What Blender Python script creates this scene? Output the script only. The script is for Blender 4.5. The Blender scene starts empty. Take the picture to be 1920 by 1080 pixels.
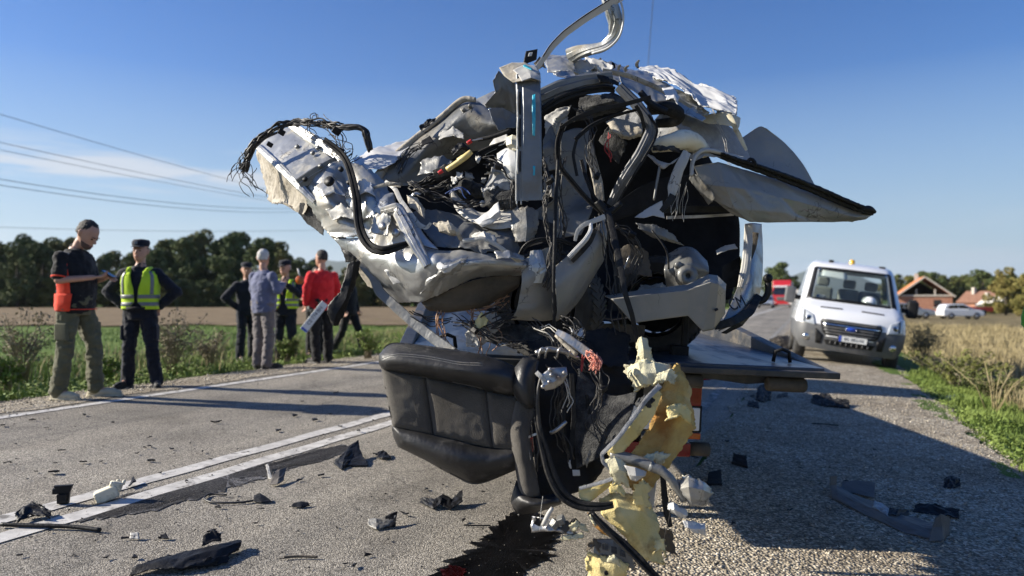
import bpy, bmesh, math, random
import numpy as np
from mathutils import Vector, Matrix, Euler

R = math.radians
SC = bpy.context.scene
COL = SC.collection
F = 1386.0            # focal length in pixels of a 1920 wide frame
CAMZ = 1.25
PITCH = math.atan(20 / F)
YAW = R(22)           # road heading, to the right of the view axis
CA, SA = math.cos(YAW), math.sin(YAW)

# ---------------------------------------------------------------- camera
cam = bpy.data.cameras.new('camera')
cam.sensor_width = 36
cam.lens = F / 1920 * 36
cam.clip_start = .05
cam.clip_end = 30000
cam.dof.use_dof = True
cam.dof.focus_distance = 3.75
cam.dof.aperture_fstop = 1.7
camo = bpy.data.objects.new('camera', cam)
COL.objects.link(camo)
camo.location = (0, 0, CAMZ)
camo.rotation_euler = (R(90) + PITCH, 0, 0)
SC.camera = camo

# ---------------------------------------------------------------- sky and sun
SUN_EL, SUN_AZ = R(27), R(-87)      # azimuth clockwise from the view axis
world = bpy.data.worlds.new('World')
SC.world = world
world.use_nodes = True
wn, wl = world.node_tree.nodes, world.node_tree.links
wn.clear()
wo = wn.new('ShaderNodeOutputWorld')
bg = wn.new('ShaderNodeBackground')
bg.inputs['Strength'].default_value = .068
sky = wn.new('ShaderNodeTexSky')
sky.sky_type = 'NISHITA'
sky.sun_disc = False
sky.sun_elevation = SUN_EL
sky.sun_rotation = SUN_AZ
sky.altitude = 200
sky.air_density = 1.0
sky.dust_density = .2
sky.ozone_density = 2.2
tc = wn.new('ShaderNodeTexCoord')
def wmath(op, a, b=None, c=None):
    n = wn.new('ShaderNodeMath'); n.operation = op
    for i, v in enumerate((a, b, c)):
        if v is None: continue
        if isinstance(v, (int, float)): n.inputs[i].default_value = v
        else: wl.new(v, n.inputs[i])
    return n.outputs[0]
sep = wn.new('ShaderNodeSeparateXYZ'); wl.new(tc.outputs['Generated'], sep.inputs[0])
mp = wn.new('ShaderNodeMapping'); mp.inputs['Scale'].default_value = (3.0, 3.0, 26)
mp.inputs['Rotation'].default_value = (0, R(-5), 0)
wl.new(tc.outputs['Generated'], mp.inputs[0])
cn = wn.new('ShaderNodeTexNoise'); cn.inputs['Scale'].default_value = 1.3; cn.inputs['Detail'].default_value = 7; cn.inputs['Roughness'].default_value = .55
wl.new(mp.outputs[0], cn.inputs['Vector'])
elev = sep.outputs['Z']
# thin cloud: a band low over the horizon and a wisp at about ten degrees
band = wmath('SUBTRACT', 1, wmath('MINIMUM', wmath('MULTIPLY', wmath('ABSOLUTE', wmath('SUBTRACT', elev, .152)), 26), 1))
wisp = wmath('MULTIPLY', band, wmath('MULTIPLY', wmath('MAXIMUM', wmath('SUBTRACT', cn.outputs[0], .42), 0), 8))
low = wmath('SUBTRACT', 1, wmath('MINIMUM', wmath('MULTIPLY', wmath('MAXIMUM', elev, 0), 7.5), 1))
lowc = wmath('MULTIPLY', low, wmath('MULTIPLY', wmath('MAXIMUM', wmath('SUBTRACT', cn.outputs[0], .40), 0), 1.5))
wisp = wmath('MULTIPLY', wisp, wmath('MINIMUM', wmath('MAXIMUM', wmath('MULTIPLY_ADD', sep.outputs['X'], -3.5, .15), 0), 1))     # the cloud lies in the west
cl = wmath('MINIMUM', wmath('ADD', wisp, lowc), .75)
mix = wn.new('ShaderNodeMixRGB'); mix.inputs[2].default_value = (5.2, 5.4, 5.8, 1)
hs = wn.new('ShaderNodeHueSaturation'); hs.inputs['Saturation'].default_value = 1.42; hs.inputs['Hue'].default_value = .516; wl.new(sky.outputs[0], hs.inputs['Color'])
hz = wn.new('ShaderNodeMixRGB'); hz.inputs[2].default_value = (2.55, 3.7, 4.9, 1)     # even haze low over the horizon
hzf = wmath('SUBTRACT', 1, wmath('MINIMUM', wmath('MULTIPLY', wmath('MAXIMUM', elev, 0), 3.6), 1))
wl.new(wmath('MULTIPLY', wmath('POWER', hzf, .8), .92), hz.inputs[0]); wl.new(hs.outputs[0], hz.inputs[1])
wl.new(cl, mix.inputs[0]); wl.new(hz.outputs[0], mix.inputs[1])
wl.new(mix.outputs[0], bg.inputs['Color'])
wl.new(bg.outputs[0], wo.inputs['Surface'])

sun = bpy.data.lights.new('sun', 'SUN')
sun.energy = 5.0
sun.angle = R(.53)
sun.color = (1, .925, .80)
suno = bpy.data.objects.new('sun', sun)
COL.objects.link(suno)
sd = Vector((math.sin(SUN_AZ) * math.cos(SUN_EL), math.cos(SUN_AZ) * math.cos(SUN_EL), math.sin(SUN_EL)))
suno.rotation_euler = sd.to_track_quat('Z', 'Y').to_euler()
suno.location = (-20, -5, 20)

vs = SC.view_settings
SC.display_settings.display_device = 'sRGB'
vs.view_transform = 'Standard'; vs.look = 'None'; vs.exposure = 1.02; vs.gamma = 1; vs.use_curve_mapping = False
SC.render.engine = 'CYCLES'
SC.cycles.use_denoising = True
SC.cycles.max_bounces = 6
SC.cycles.transparent_max_bounces = 12

# ---------------------------------------------------------------- pixel and ground helpers
cp, sp_ = math.cos(PITCH), math.sin(PITCH)
def P(x, y, d):
    """world point seen at pixel (x, y) of the 1920x1080 frame, d metres in front of the camera"""
    rx, ru = (x - 960) / F, (540 - y) / F
    ry, rz = cp - ru * sp_, sp_ + ru * cp
    k = d / ry
    return np.array((rx * k, d, CAMZ + rz * k))

PROF = [(-6000, -4), (-200, -.3), (-60, 0), (-30, .02), (-12, .08), (-9, .06), (-7.6, .21), (-6.75, .236), (-.8, 0), (1.5, -.135), (2.4, -.36), (3.4, -.52), (5, -.52), (8, -.62), (20, -.85), (60, -1.0), (200, -1.3), (6000, -6)]
PU, PZ = [p[0] for p in PROF], [p[1] for p in PROF]
def gz(x, y):
    return float(np.interp(x * CA - y * SA, PU, PZ))
def uv2(u, v):          # road coordinates (lateral, along) -> world x, y
    return u * CA + v * SA, -u * SA + v * CA
def G(px, py):
    """ground point under a pixel"""
    lo, hi = .5, 3000.
    for _ in range(60):
        m = (lo + hi) / 2
        p = P(px, py, m)
        if p[2] > gz(p[0], p[1]): lo = m
        else: hi = m
    p = P(px, py, lo)
    return Vector((p[0], p[1], gz(p[0], p[1])))

# ---------------------------------------------------------------- numpy noise
_rs = np.random.RandomState(7)
_perm = np.concatenate([_rs.permutation(256)] * 3)
_grad = _rs.normal(size=(256, 3)); _grad /= np.linalg.norm(_grad, axis=1)[:, None]
def pn(p):
    p = np.asarray(p, float); i = np.floor(p).astype(int); f = p - i; i &= 255
    w = f * f * f * (f * (f * 6 - 15) + 10)
    out = 0
    for a in (0, 1):
        for b in (0, 1):
            for c in (0, 1):
                h = _perm[_perm[_perm[(i[..., 0] + a) & 255] + ((i[..., 1] + b) & 255)] + ((i[..., 2] + c) & 255)]
                g = _grad[h]
                dot = g[..., 0] * (f[..., 0] - a) + g[..., 1] * (f[..., 1] - b) + g[..., 2] * (f[..., 2] - c)
                wx = w[..., 0] if a else 1 - w[..., 0]
                wy = w[..., 1] if b else 1 - w[..., 1]
                wz = w[..., 2] if c else 1 - w[..., 2]
                out = out + dot * wx * wy * wz
    return out * 1.6
def crumple(p, fs, seed):
    o = np.array((seed * 3.17, seed * 1.31, seed * 7.7))
    q = p + .05 * np.stack([pn(p * 4 + o), pn(p * 4 + o + 9), pn(p * 4 + o + 21)], -1)
    d = np.abs(pn(q * fs + o)) - np.abs(pn(q * fs * 1.15 + o + 31))
    d = d + .5 * (np.abs(pn(q * fs * 2.4 + o + 5)) - np.abs(pn(q * fs * 2.2 + o + 55)))
    d = d + .2 * (np.abs(pn(q * fs * 5.3 + o + 8)) - np.abs(pn(q * fs * 5.0 + o + 77)))
    return d

def facet(u, v, size, seed):
    """random heights on a triangle lattice, joined by flat facets: sharp creases like folded sheet"""
    u, v = u / size, v / size
    s = (u + v) * .3660254; x, y = u + s + seed * 17.3, v + s + seed * 9.1
    i, j = np.floor(x).astype(int), np.floor(y).astype(int); fx, fy = x - i, y - j
    def h(a, b): return _perm[(_perm[(a + seed * 31) & 255] + b) & 255] / 127.5 - 1
    lo = fx > fy
    a = np.where(lo, 1 - fx, 1 - fy); b = np.where(lo, fx - fy, fy - fx); c = np.where(lo, fy, fx)
    return a * h(i, j) + b * np.where(lo, h(i + 1, j), h(i, j + 1)) + c * h(i + 1, j + 1)
def folds(p, u, v, fs, seed):
    ang = seed * 2.399; ca, sa = math.cos(ang), math.sin(ang)
    w = .35 / fs
    u = u + w * pn(p * fs * .8 + seed); v = v + w * pn(p * fs * .8 + seed + 40)
    a, b = (u * ca - v * sa) * .62, (u * sa + v * ca) * 1.15
    S = .78 / fs
    d = facet(a, b, S, seed) + .42 * facet(b * 1.1, a, S * .45, seed + 1) + .15 * facet(a, b, S * .2, seed + 2)
    return d * .55

# ---------------------------------------------------------------- objects
def tag(o, label, cat, group=None):
    o['label'] = label; o['category'] = cat
    if group: o['group'] = group
    return o
def empty(name, loc=(0, 0, 0), rz=0):
    o = bpy.data.objects.new(name, None); COL.objects.link(o)
    o.empty_display_size = .2
    o.location = loc; o.rotation_euler = (0, 0, rz)
    return o
def link(name, me, mat=None, parent=None, worldcoords=True):
    o = bpy.data.objects.new(name, me); COL.objects.link(o)
    if mat is not None:
        for m in (mat if isinstance(mat, (list, tuple)) else [mat]): me.materials.append(m)
    if parent is not None:
        o.parent = parent
        if worldcoords:
            pm = Matrix.Translation(-Vector(parent_origin(parent)))
            o.matrix_parent_inverse = pm
    return o
def parent_origin(p):
    v = Vector(p.location) if p.type == 'EMPTY' else Vector((0, 0, 0))
    return v
def smooth(me):
    me.polygons.foreach_set('use_smooth', [True] * len(me.polygons)); me.update(); return me
def mesh(name, v, f, sm=True):
    me = bpy.data.meshes.new(name)
    me.from_pydata([tuple(map(float, q)) for q in v], [], [tuple(map(int, q)) for q in f])
    me.validate()
    if sm: smooth(me)
    me.update()
    return me
class MB:
    """collects simple solids into one mesh"""
    def __init__(s): s.v = []; s.f = []
    def add(s, v, f):
        n = len(s.v); s.v += [tuple(q) for q in v]; s.f += [tuple(i + n for i in q) for q in f]; return s
    def box(s, c, d, rot=None, taper=1):
        M_ = rot if rot is not None else Matrix.Identity(3)
        pts = []
        for z in (-1, 1):
            k = taper if z > 0 else 1
            for x, y in ((-1, -1), (1, -1), (1, 1), (-1, 1)):
                q = M_ @ Vector((x * d[0] / 2 * k, y * d[1] / 2 * k, z * d[2] / 2)); pts.append((q.x + c[0], q.y + c[1], q.z + c[2]))
        return s.add(pts, [(3, 2, 1, 0), (4, 5, 6, 7), (0, 1, 5, 4), (1, 2, 6, 5), (2, 3, 7, 6), (3, 0, 4, 7)])
    def quad(s, a, b, c, d): return s.add([a, b, c, d], [(0, 1, 2, 3)])
    def tube(s, pts, r, n=8, cap=True):
        pts = [Vector(p) for p in pts]
        rr = r if isinstance(r, (list, tuple)) else [r] * len(pts)
        up = Vector((0, 0, 1)); vs_ = []
        t0 = (pts[1] - pts[0]).normalized()
        a = t0.cross(up)
        if a.length < .1: a = t0.cross(Vector((1, 0, 0)))
        a.normalize()
        for i, p in enumerate(pts):
            t = (pts[min(i + 1, len(pts) - 1)] - pts[max(i - 1, 0)]).normalized()
            a = (a - t * a.dot(t)).normalized(); b = t.cross(a)
            for k in range(n):
                w = 2 * math.pi * k / n
                vs_.append(tuple(p + a * math.cos(w) * rr[i] + b * math.sin(w) * rr[i]))
        fs = []
        for i in range(len(pts) - 1):
            for k in range(n):
                k2 = (k + 1) % n
                fs.append((i * n + k, i * n + k2, (i + 1) * n + k2, (i + 1) * n + k))
        if cap:
            fs.append(tuple(reversed(range(n)))); fs.append(tuple(range((len(pts) - 1) * n, len(pts) * n)))
        return s.add(vs_, fs)
    def lathe(s, prof, c, axis='Y', n=32, rot=None):
        vs_, fs = [], []
        for r, h in prof:
            for k in range(n):
                w = 2 * math.pi * k / n
                x, y = r * math.cos(w), r * math.sin(w)
                q = {'Y': (x, h, y), 'Z': (x, y, h), 'X': (h, x, y)}[axis]
                q = Vector(q)
                if rot is not None: q = rot @ q
                vs_.append((q.x + c[0], q.y + c[1], q.z + c[2]))
        for i in range(len(prof) - 1):
            for k in range(n):
                k2 = (k + 1) % n
                fs.append((i * n + k, i * n + k2, (i + 1) * n + k2, (i + 1) * n + k))
        return s.add(vs_, fs)
    def prism(s, poly, axis_fn, d0, d1):
        """poly: 2D outline, axis_fn(a, b, d) -> point; extruded from d0 to d1"""
        n = len(poly)
        vs_ = [axis_fn(a, b, d0) for a, b in poly] + [axis_fn(a, b, d1) for a, b in poly]
        fs = [tuple(range(n)), tuple(reversed(range(n, 2 * n)))] + [((i + 1) % n, i, n + i, n + (i + 1) % n) for i in range(n)]
        return s.add(vs_, fs)
    def build(s, name, mat, parent=None, sm=False, wc=True, bevel=0, bseg=2):
        me = mesh(name, s.v, s.f, sm)
        if bevel or True:
            bm = bmesh.new(); bm.from_mesh(me); bmesh.ops.recalc_face_normals(bm, faces=bm.faces[:]); bm.to_mesh(me); bm.free()
            if sm: smooth(me)
        o = link(name, me, mat, parent, wc)
        if bevel:
            b = o.modifiers.new('bevel', 'BEVEL'); b.width = bevel; b.segments = bseg; b.limit_method = 'ANGLE'; b.angle_limit = R(35)
            smooth(me); b.harden_normals = False
            w = o.modifiers.new('wn', 'WEIGHTED_NORMAL'); w.keep_sharp = False
        return o

# ---------------------------------------------------------------- materials
def M(name, c, c2=None, rough=.5, metal=0., scale=5., bump=0., bscale=40., coat=0., ramp=(.35, .65), detail=6, spec=.5, dirt=None, dirtscale=3., dirtramp=(.52, .7), sheen=0, bdist=.01, emit=None, aniso=None, dent=0, dscale=14., scr=0):
    m = bpy.data.materials.new(name); m.use_nodes = True
    nt = m.node_tree; N, L = nt.nodes, nt.links
    b = N['Principled BSDF']
    b.inputs['Roughness'].default_value = rough; b.inputs['Metallic'].default_value = metal
    b.inputs['Specular IOR Level'].default_value = spec
    b.inputs['Coat Weight'].default_value = coat; b.inputs['Coat Roughness'].default_value = .08
    if sheen: b.inputs['Sheen Weight'].default_value = sheen
    t = N.new('ShaderNodeTexCoord'); vec = t.outputs['Object']
    if aniso:
        mp = N.new('ShaderNodeMapping'); mp.inputs['Scale'].default_value = aniso; L.new(vec, mp.inputs[0]); vec = mp.outputs[0]
    def noise(s, det=detail, rg=.55):
        n = N.new('ShaderNodeTexNoise'); n.inputs['Scale'].default_value = s; n.inputs['Detail'].default_value = det; n.inputs['Roughness'].default_value = rg
        L.new(vec, n.inputs['Vector']); return n.outputs[0]
    def rmp(v, a, z, ca, cb):
        r = N.new('ShaderNodeValToRGB'); r.color_ramp.elements[0].position = a; r.color_ramp.elements[1].position = z
        r.color_ramp.elements[0].color = (*ca, 1); r.color_ramp.elements[1].color = (*cb, 1); L.new(v, r.inputs[0]); return r.outputs[0]
    if c2 is not None: col = rmp(noise(scale), ramp[0], ramp[1], c, c2)
    else:
        rgb = N.new('ShaderNodeRGB'); rgb.outputs[0].default_value = (*c, 1); col = rgb.outputs[0]
    if dirt is not None:
        f = rmp(noise(dirtscale, 8, .65), dirtramp[0], dirtramp[1], (0, 0, 0), (1, 1, 1))
        mx = N.new('ShaderNodeMixRGB'); L.new(f, mx.inputs[0]); L.new(col, mx.inputs[1]); mx.inputs[2].default_value = (*dirt, 1); col = mx.outputs[0]
        ma = N.new('ShaderNodeMapRange'); L.new(f, ma.inputs[0]); ma.inputs[3].default_value = rough; ma.inputs[4].default_value = min(.95, rough + .35); L.new(ma.outputs[0], b.inputs['Roughness'])
        if metal:
            mb_ = N.new('ShaderNodeMapRange'); L.new(f, mb_.inputs[0]); mb_.inputs[3].default_value = metal; mb_.inputs[4].default_value = 0; L.new(mb_.outputs[0], b.inputs['Metallic'])
    if scr:      # scratches and cracks filled with grime
        w2 = N.new('ShaderNodeVectorMath'); w2.operation = 'MULTIPLY_ADD'; n2 = N.new('ShaderNodeTexNoise'); n2.inputs['Scale'].default_value = 7; n2.inputs['Detail'].default_value = 6; L.new(vec, n2.inputs['Vector'])
        L.new(n2.outputs['Color'], w2.inputs[0]); w2.inputs[1].default_value = (.25,) * 3; L.new(vec, w2.inputs[2])
        v2 = N.new('ShaderNodeTexVoronoi'); v2.feature = 'DISTANCE_TO_EDGE'; v2.inputs['Scale'].default_value = scr; L.new(w2.outputs[0], v2.inputs['Vector'])
        q = rmp(v2.outputs[0], .004, .022, (1, 1, 1), (0, 0, 0)); q2 = rmp(noise(5, 3), .5, .62, (0, 0, 0), (1, 1, 1))
        mu = N.new('ShaderNodeMath'); mu.operation = 'MULTIPLY'; L.new(q, mu.inputs[0]); L.new(q2, mu.inputs[1])
        mx = N.new('ShaderNodeMixRGB'); L.new(mu.outputs[0], mx.inputs[0]); L.new(col, mx.inputs[1]); mx.inputs[2].default_value = (.05, .045, .038, 1); col = mx.outputs[0]
    L.new(col, b.inputs['Base Color'])
    if bump:
        bp = N.new('ShaderNodeBump'); bp.inputs['Strength'].default_value = bump; bp.inputs['Distance'].default_value = bdist
        hgt = noise(bscale, 5, .6)
        if dent:     # creased dents: cells with flat flanks and sharp ridges, warped
            wp = N.new('ShaderNodeVectorMath'); wp.operation = 'MULTIPLY_ADD'; nn_ = N.new('ShaderNodeTexNoise'); nn_.inputs['Scale'].default_value = dscale * .6; nn_.inputs['Detail'].default_value = 3; L.new(vec, nn_.inputs['Vector'])
            L.new(nn_.outputs['Color'], wp.inputs[0]); wp.inputs[1].default_value = (.12,) * 3; L.new(vec, wp.inputs[2])
            vo = N.new('ShaderNodeTexVoronoi'); vo.inputs['Scale'].default_value = dscale; L.new(wp.outputs[0], vo.inputs['Vector'])
            ml = N.new('ShaderNodeMath'); ml.operation = 'MULTIPLY_ADD'; L.new(vo.outputs['Distance'], ml.inputs[0]); ml.inputs[1].default_value = dent; L.new(hgt, ml.inputs[2]); hgt = ml.outputs[0]
        L.new(hgt, bp.inputs['Height']); L.new(bp.outputs[0], b.inputs['Normal'])
    if emit:
        b.inputs['Emission Color'].default_value = (*emit[:3], 1); b.inputs['Emission Strength'].default_value = emit[3]
    return m

def grain(name, cols, vscale, bump, big=None, rough=.85, bdist=.006, tracks=False):
    """chips or stones: voronoi cells with their own tone, cell relief, large-scale wear"""
    m = bpy.data.materials.new(name); m.use_nodes = True
    N, L = m.node_tree.nodes, m.node_tree.links
    b = N['Principled BSDF']; b.inputs['Roughness'].default_value = rough; b.inputs['Specular IOR Level'].default_value = .35
    t = N.new('ShaderNodeTexCoord')
    def vor(s, feat='F1'):
        v = N.new('ShaderNodeTexVoronoi'); v.inputs['Scale'].default_value = s; v.feature = feat; L.new(t.outputs['Object'], v.inputs['Vector']); return v
    def nz(s, d=6):
        n = N.new('ShaderNodeTexNoise'); n.inputs['Scale'].default_value = s; n.inputs['Detail'].default_value = d; L.new(t.outputs['Object'], n.inputs['Vector']); return n.outputs[0]
    v = vor(vscale)
    sx = N.new('ShaderNodeSeparateColor'); L.new(v.outputs['Color'], sx.inputs[0])
    r = N.new('ShaderNodeValToRGB'); L.new(sx.outputs[0], r.inputs[0])
    e = r.color_ramp.elements
    for i, (p, c) in enumerate(cols):
        el = e[i] if i < 2 else e.new(p)
        el.position = p; el.color = (*c, 1)
    col = r.outputs[0]
    # dark joints between the stones
    j = N.new('ShaderNodeMapRange'); L.new(v.outputs['Distance'], j.inputs[0]); j.inputs[1].default_value = .35; j.inputs[2].default_value = .75; j.inputs[3].default_value = 1; j.inputs[4].default_value = .45
    mu = N.new('ShaderNodeMixRGB'); mu.blend_type = 'MULTIPLY'; mu.inputs[0].default_value = 1; L.new(col, mu.inputs[1]); L.new(j.outputs[0], mu.inputs[2]); col = mu.outputs[0]
    if big:
        for (s, lo, hi, c) in big:
            q = N.new('ShaderNodeMapRange'); L.new(nz(s), q.inputs[0]); q.inputs[1].default_value = lo; q.inputs[2].default_value = hi
            mx = N.new('ShaderNodeMixRGB'); mx.blend_type = 'MULTIPLY'; L.new(q.outputs[0], mx.inputs[0]); L.new(col, mx.inputs[1]); mx.inputs[2].default_value = (*c, 1); col = mx.outputs[0]
    if tracks:      # polished wheel paths, drips and patches stretched along the road, fine cracks
        mp = N.new('ShaderNodeMapping'); mp.inputs['Rotation'].default_value = (0, 0, YAW); L.new(t.outputs['Object'], mp.inputs[0])
        m2 = N.new('ShaderNodeMapping'); m2.inputs['Scale'].default_value = (1.1, .06, 1); L.new(mp.outputs[0], m2.inputs[0])
        n3 = N.new('ShaderNodeTexNoise'); n3.inputs['Scale'].default_value = 1.6; n3.inputs['Detail'].default_value = 5; L.new(m2.outputs[0], n3.inputs['Vector'])
        q = N.new('ShaderNodeValToRGB'); q.color_ramp.elements[0].position = .32; q.color_ramp.elements[1].position = .66; q.color_ramp.elements[0].color = (.66, .66, .67, 1); q.color_ramp.elements[1].color = (1.12, 1.1, 1.07, 1); L.new(n3.outputs[0], q.inputs[0])
        mx = N.new('ShaderNodeMixRGB'); mx.blend_type = 'MULTIPLY'; mx.inputs[0].default_value = 1; L.new(col, mx.inputs[1]); L.new(q.outputs[0], mx.inputs[2]); col = mx.outputs[0]
        n4 = N.new('ShaderNodeTexNoise'); n4.inputs['Scale'].default_value = 1.3; n4.inputs['Detail'].default_value = 5; L.new(t.outputs['Object'], n4.inputs['Vector'])
        wv = N.new('ShaderNodeVectorMath'); wv.operation = 'MULTIPLY_ADD'; L.new(n4.outputs['Color'], wv.inputs[0]); wv.inputs[1].default_value = (1.4, 1.4, 0); L.new(t.outputs['Object'], wv.inputs[2])
        vc = N.new('ShaderNodeTexVoronoi'); vc.feature = 'DISTANCE_TO_EDGE'; vc.inputs['Scale'].default_value = .55; L.new(wv.outputs[0], vc.inputs['Vector'])
        cr = N.new('ShaderNodeMapRange'); L.new(vc.outputs[0], cr.inputs[0]); cr.inputs[1].default_value = .002; cr.inputs[2].default_value = .010; cr.inputs[3].default_value = .75; cr.inputs[4].default_value = 1
        mx = N.new('ShaderNodeMixRGB'); mx.blend_type = 'MULTIPLY'; mx.inputs[0].default_value = 1; L.new(col, mx.inputs[1]); L.new(cr.outputs[0], mx.inputs[2]); col = mx.outputs[0]
    L.new(col, b.inputs['Base Color'])
    h = N.new('ShaderNodeMath'); h.operation = 'SUBTRACT'; h.inputs[0].default_value = 1; L.new(v.outputs['Distance'], h.inputs[1])
    ad = N.new('ShaderNodeMath'); ad.operation = 'MULTIPLY_ADD'; L.new(sx.outputs[1], ad.inputs[0]); ad.inputs[1].default_value = .8; L.new(h.outputs[0], ad.inputs[2])
    bp = N.new('ShaderNodeBump'); bp.inputs['Strength'].default_value = bump; bp.inputs['Distance'].default_value = bdist; L.new(ad.outputs[0], bp.inputs['Height'])
    L.new(bp.outputs[0], b.inputs['Normal'])
    return m
# ================================================================= the setting
m_asphalt = grain('worn_asphalt', [(0, (.16, .146, .122)), (.45, (.33, .302, .252)), (.75, (.48, .442, .372)), (1, (.66, .61, .52))], 150, .65, big=[(.35, .45, .75, (.62, .61, .6)), (2.2, .5, .72, (.75, .74, .73))], rough=.8, tracks=True)
m_gravel = grain('shoulder_gravel', [(0, (.20, .168, .125)), (.4, (.40, .345, .26)), (.75, (.58, .51, .39)), (1, (.78, .71, .58))], 60, 1., big=[(.8, .45, .7, (.66, .62, .57)), (6, .5, .7, (.7, .68, .65))], rough=.9, bdist=.014)
m_paint = M('road_paint', (.62, .60, .56), (.40, .385, .36), rough=.7, scale=9, bump=.5, bscale=140, dirt=(.16, .15, .14), dirtscale=14, dirtramp=(.55, .66), bdist=.004)
m_wet = M('spilled_fluid', (.004, .004, .004), (.010, .009, .009), rough=.55, scale=7, bump=.9, bscale=120, spec=.18, bdist=.003)
m_streak = grain('fluid_streak', [(0, (.065, .063, .06)), (.5, (.15, .142, .132)), (.8, (.23, .215, .20)), (1, (.34, .32, .29))], 150, .5, rough=.5)
m_red = M('red_fluid', (.04, .002, .003), rough=.25, spec=.6, bump=.3, bscale=30)

def ground_mat():
    m = bpy.data.materials.new('field_ground'); m.use_nodes = True
    N, L = m.node_tree.nodes, m.node_tree.links; b = N['Principled BSDF']; b.inputs['Roughness'].default_value = .95; b.inputs['Specular IOR Level'].default_value = .15
    t = N.new('ShaderNodeTexCoord')
    def nz(s, d=7):
        n = N.new('ShaderNodeTexNoise'); n.inputs['Scale'].default_value = s; n.inputs['Detail'].default_value = d; L.new(t.outputs['Object'], n.inputs['Vector']); return n.outputs[0]
    def ramp(v, *st):
        r = N.new('ShaderNodeValToRGB'); L.new(v, r.inputs[0])
        for i, (p, c) in enumerate(st):
            e = r.color_ramp.elements[i] if i < 2 else r.color_ramp.elements.new(p)
            e.position = p; e.color = (*c, 1)
        return r.outputs[0]
    green = ramp(nz(1.6), (.3, (.06, .10, .02)), (.6, (.11, .17, .035)), (.8, (.17, .19, .06)))
    dry = ramp(nz(.9), (.3, (.10, .085, .04)), (.55, (.20, .16, .085)), (.75, (.30, .245, .14)))
    # which crop grows where: right of the road is dry, the left is green
    mp = N.new('ShaderNodeMapping'); mp.inputs['Rotation'].default_value = (0, 0, YAW); L.new(t.outputs['Object'], mp.inputs[0])
    s = N.new('ShaderNodeSeparateXYZ'); L.new(mp.outputs[0], s.inputs[0])
    a = N.new('ShaderNodeMath'); a.operation = 'MULTIPLY_ADD'; L.new(nz(.25), a.inputs[0]); a.inputs[1].default_value = 5; L.new(s.outputs[0], a.inputs[2])
    q = N.new('ShaderNodeMapRange'); L.new(a.outputs[0], q.inputs[0]); q.inputs[1].default_value = 4.5; q.inputs[2].default_value = 7.5
    mx = N.new('ShaderNodeMixRGB'); L.new(q.outputs[0], mx.inputs[0]); L.new(green, mx.inputs[1]); L.new(dry, mx.inputs[2])
    L.new(mx.outputs[0], b.inputs['Base Color'])
    bp = N.new('ShaderNodeBump'); bp.inputs['Strength'].default_value = .9; bp.inputs['Distance'].default_value = .06; L.new(nz(14, 8), bp.inputs['Height']); L.new(bp.outputs[0], b.inputs['Normal'])
    return m
m_ground = ground_mat()
m_soil = M('ploughed_soil', (.13, .095, .06), (.24, .185, .115), rough=.95, scale=1.2, bump=1, bscale=5, bdist=.1, spec=.1, aniso=(.3, 1, 1))

def strip(name, us, vs_, dz, mat, kind='structure', wob=None, uvcut=None):
    """sheet that follows the cross profile of the road"""
    v, f = [], []
    for j, vv in enumerate(vs_):
        for i, u in enumerate(us):
            uu = u + (wob(i, vv) if wob else 0)
            x, y = uv2(uu, vv); v.append((x, y, gz(x, y) + dz))
    n = len(us)
    for j in range(len(vs_) - 1):
        for i in range(n - 1):
            f.append((j * n + i, j * n + i + 1, (j + 1) * n + i + 1, (j + 1) * n + i))
    o = link(name, mesh(name, v, f, True), mat)
    if kind: o['kind'] = kind
    return o
def vseq(a, b, first=.5, g=1.12):
    out = [a]; s = first
    while out[-1] < b: out.append(min(b, out[-1] + s)); s *= g
    return out
vv = [-60, -30, -15, -8, -4, -2] + vseq(0, 4000, 1, 1.15)
us = [-6000, -2500, -1000, -400, -200, -120, -60, -30, -20, -12, -10.5, -9, -8.3, -7.6, -6.75, -5, -3, -.8, 0, .8, 1.5, 1.95, 2.4, 2.9, 3.4, 4.2, 5, 6.5, 8, 12, 20, 35, 60, 120, 200, 600, 2000, 6000]
strip('ground', us, [-3000] + vv + [9000], -.012, m_ground)
lane = [-20, -10, -5] + vseq(0, 600, 1, 1.08)
ragged = lambda i, v: (.06 * math.sin(v * 1.7) + .04 * math.sin(v * 4.1 + 1) + .03 * math.sin(v * 9.3)) * (1 if i in (0,) else 0)
vfine = [-20, -10] + list(np.arange(-2, 30, .12)) + vseq(30.1, 600, 1, 1.08)
strip('road', [-6.75, -5.3, -3.7, -2.2, -.8], lane, .0, m_asphalt)
def wob_sh(i, v):
    if i == 0: return .07 * pn(np.array([v * 1.1, 3.3, 0])) * 2 + .04 * pn(np.array([v * 5.1, 1.3, 0]))
    if i == 4: return .3 * pn(np.array([v * .6, 8.3, 0])) + .12 * pn(np.array([v * 3.1, 5.3, 0]))
    return 0
strip('gravel_shoulder', [-.85, -.3, .3, .9, 1.6], vfine, .006, m_gravel, wob=wob_sh)
def wob_l(i, v):
    if i == 2: return .12 * pn(np.array([v * 1.3, 2.3, 0])) + .06 * pn(np.array([v * 5, 2.3, 4]))
    if i == 0: return .35 * pn(np.array([v * .7, 12.3, 0])) + .15 * pn(np.array([v * 3.3, 2.3, 7]))
    return 0
strip('gravel_verge', [-7.65, -7.1, -6.62], vfine, .006, m_gravel, wob=wob_l)
for nm, u0 in (('lane_line', -3.83), ('lane_line', -3.57)):
    strip(nm, [u0 - .065, u0 + .065], [-5] + list(np.arange(0, 40, .25)) + vseq(40, 300, 1, 1.1), .005, m_paint, wob=lambda i, v: .008 * math.sin(v * 7 + i))
strip('edge_line', [-6.52, -6.41], lane, .005, m_paint)
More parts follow.
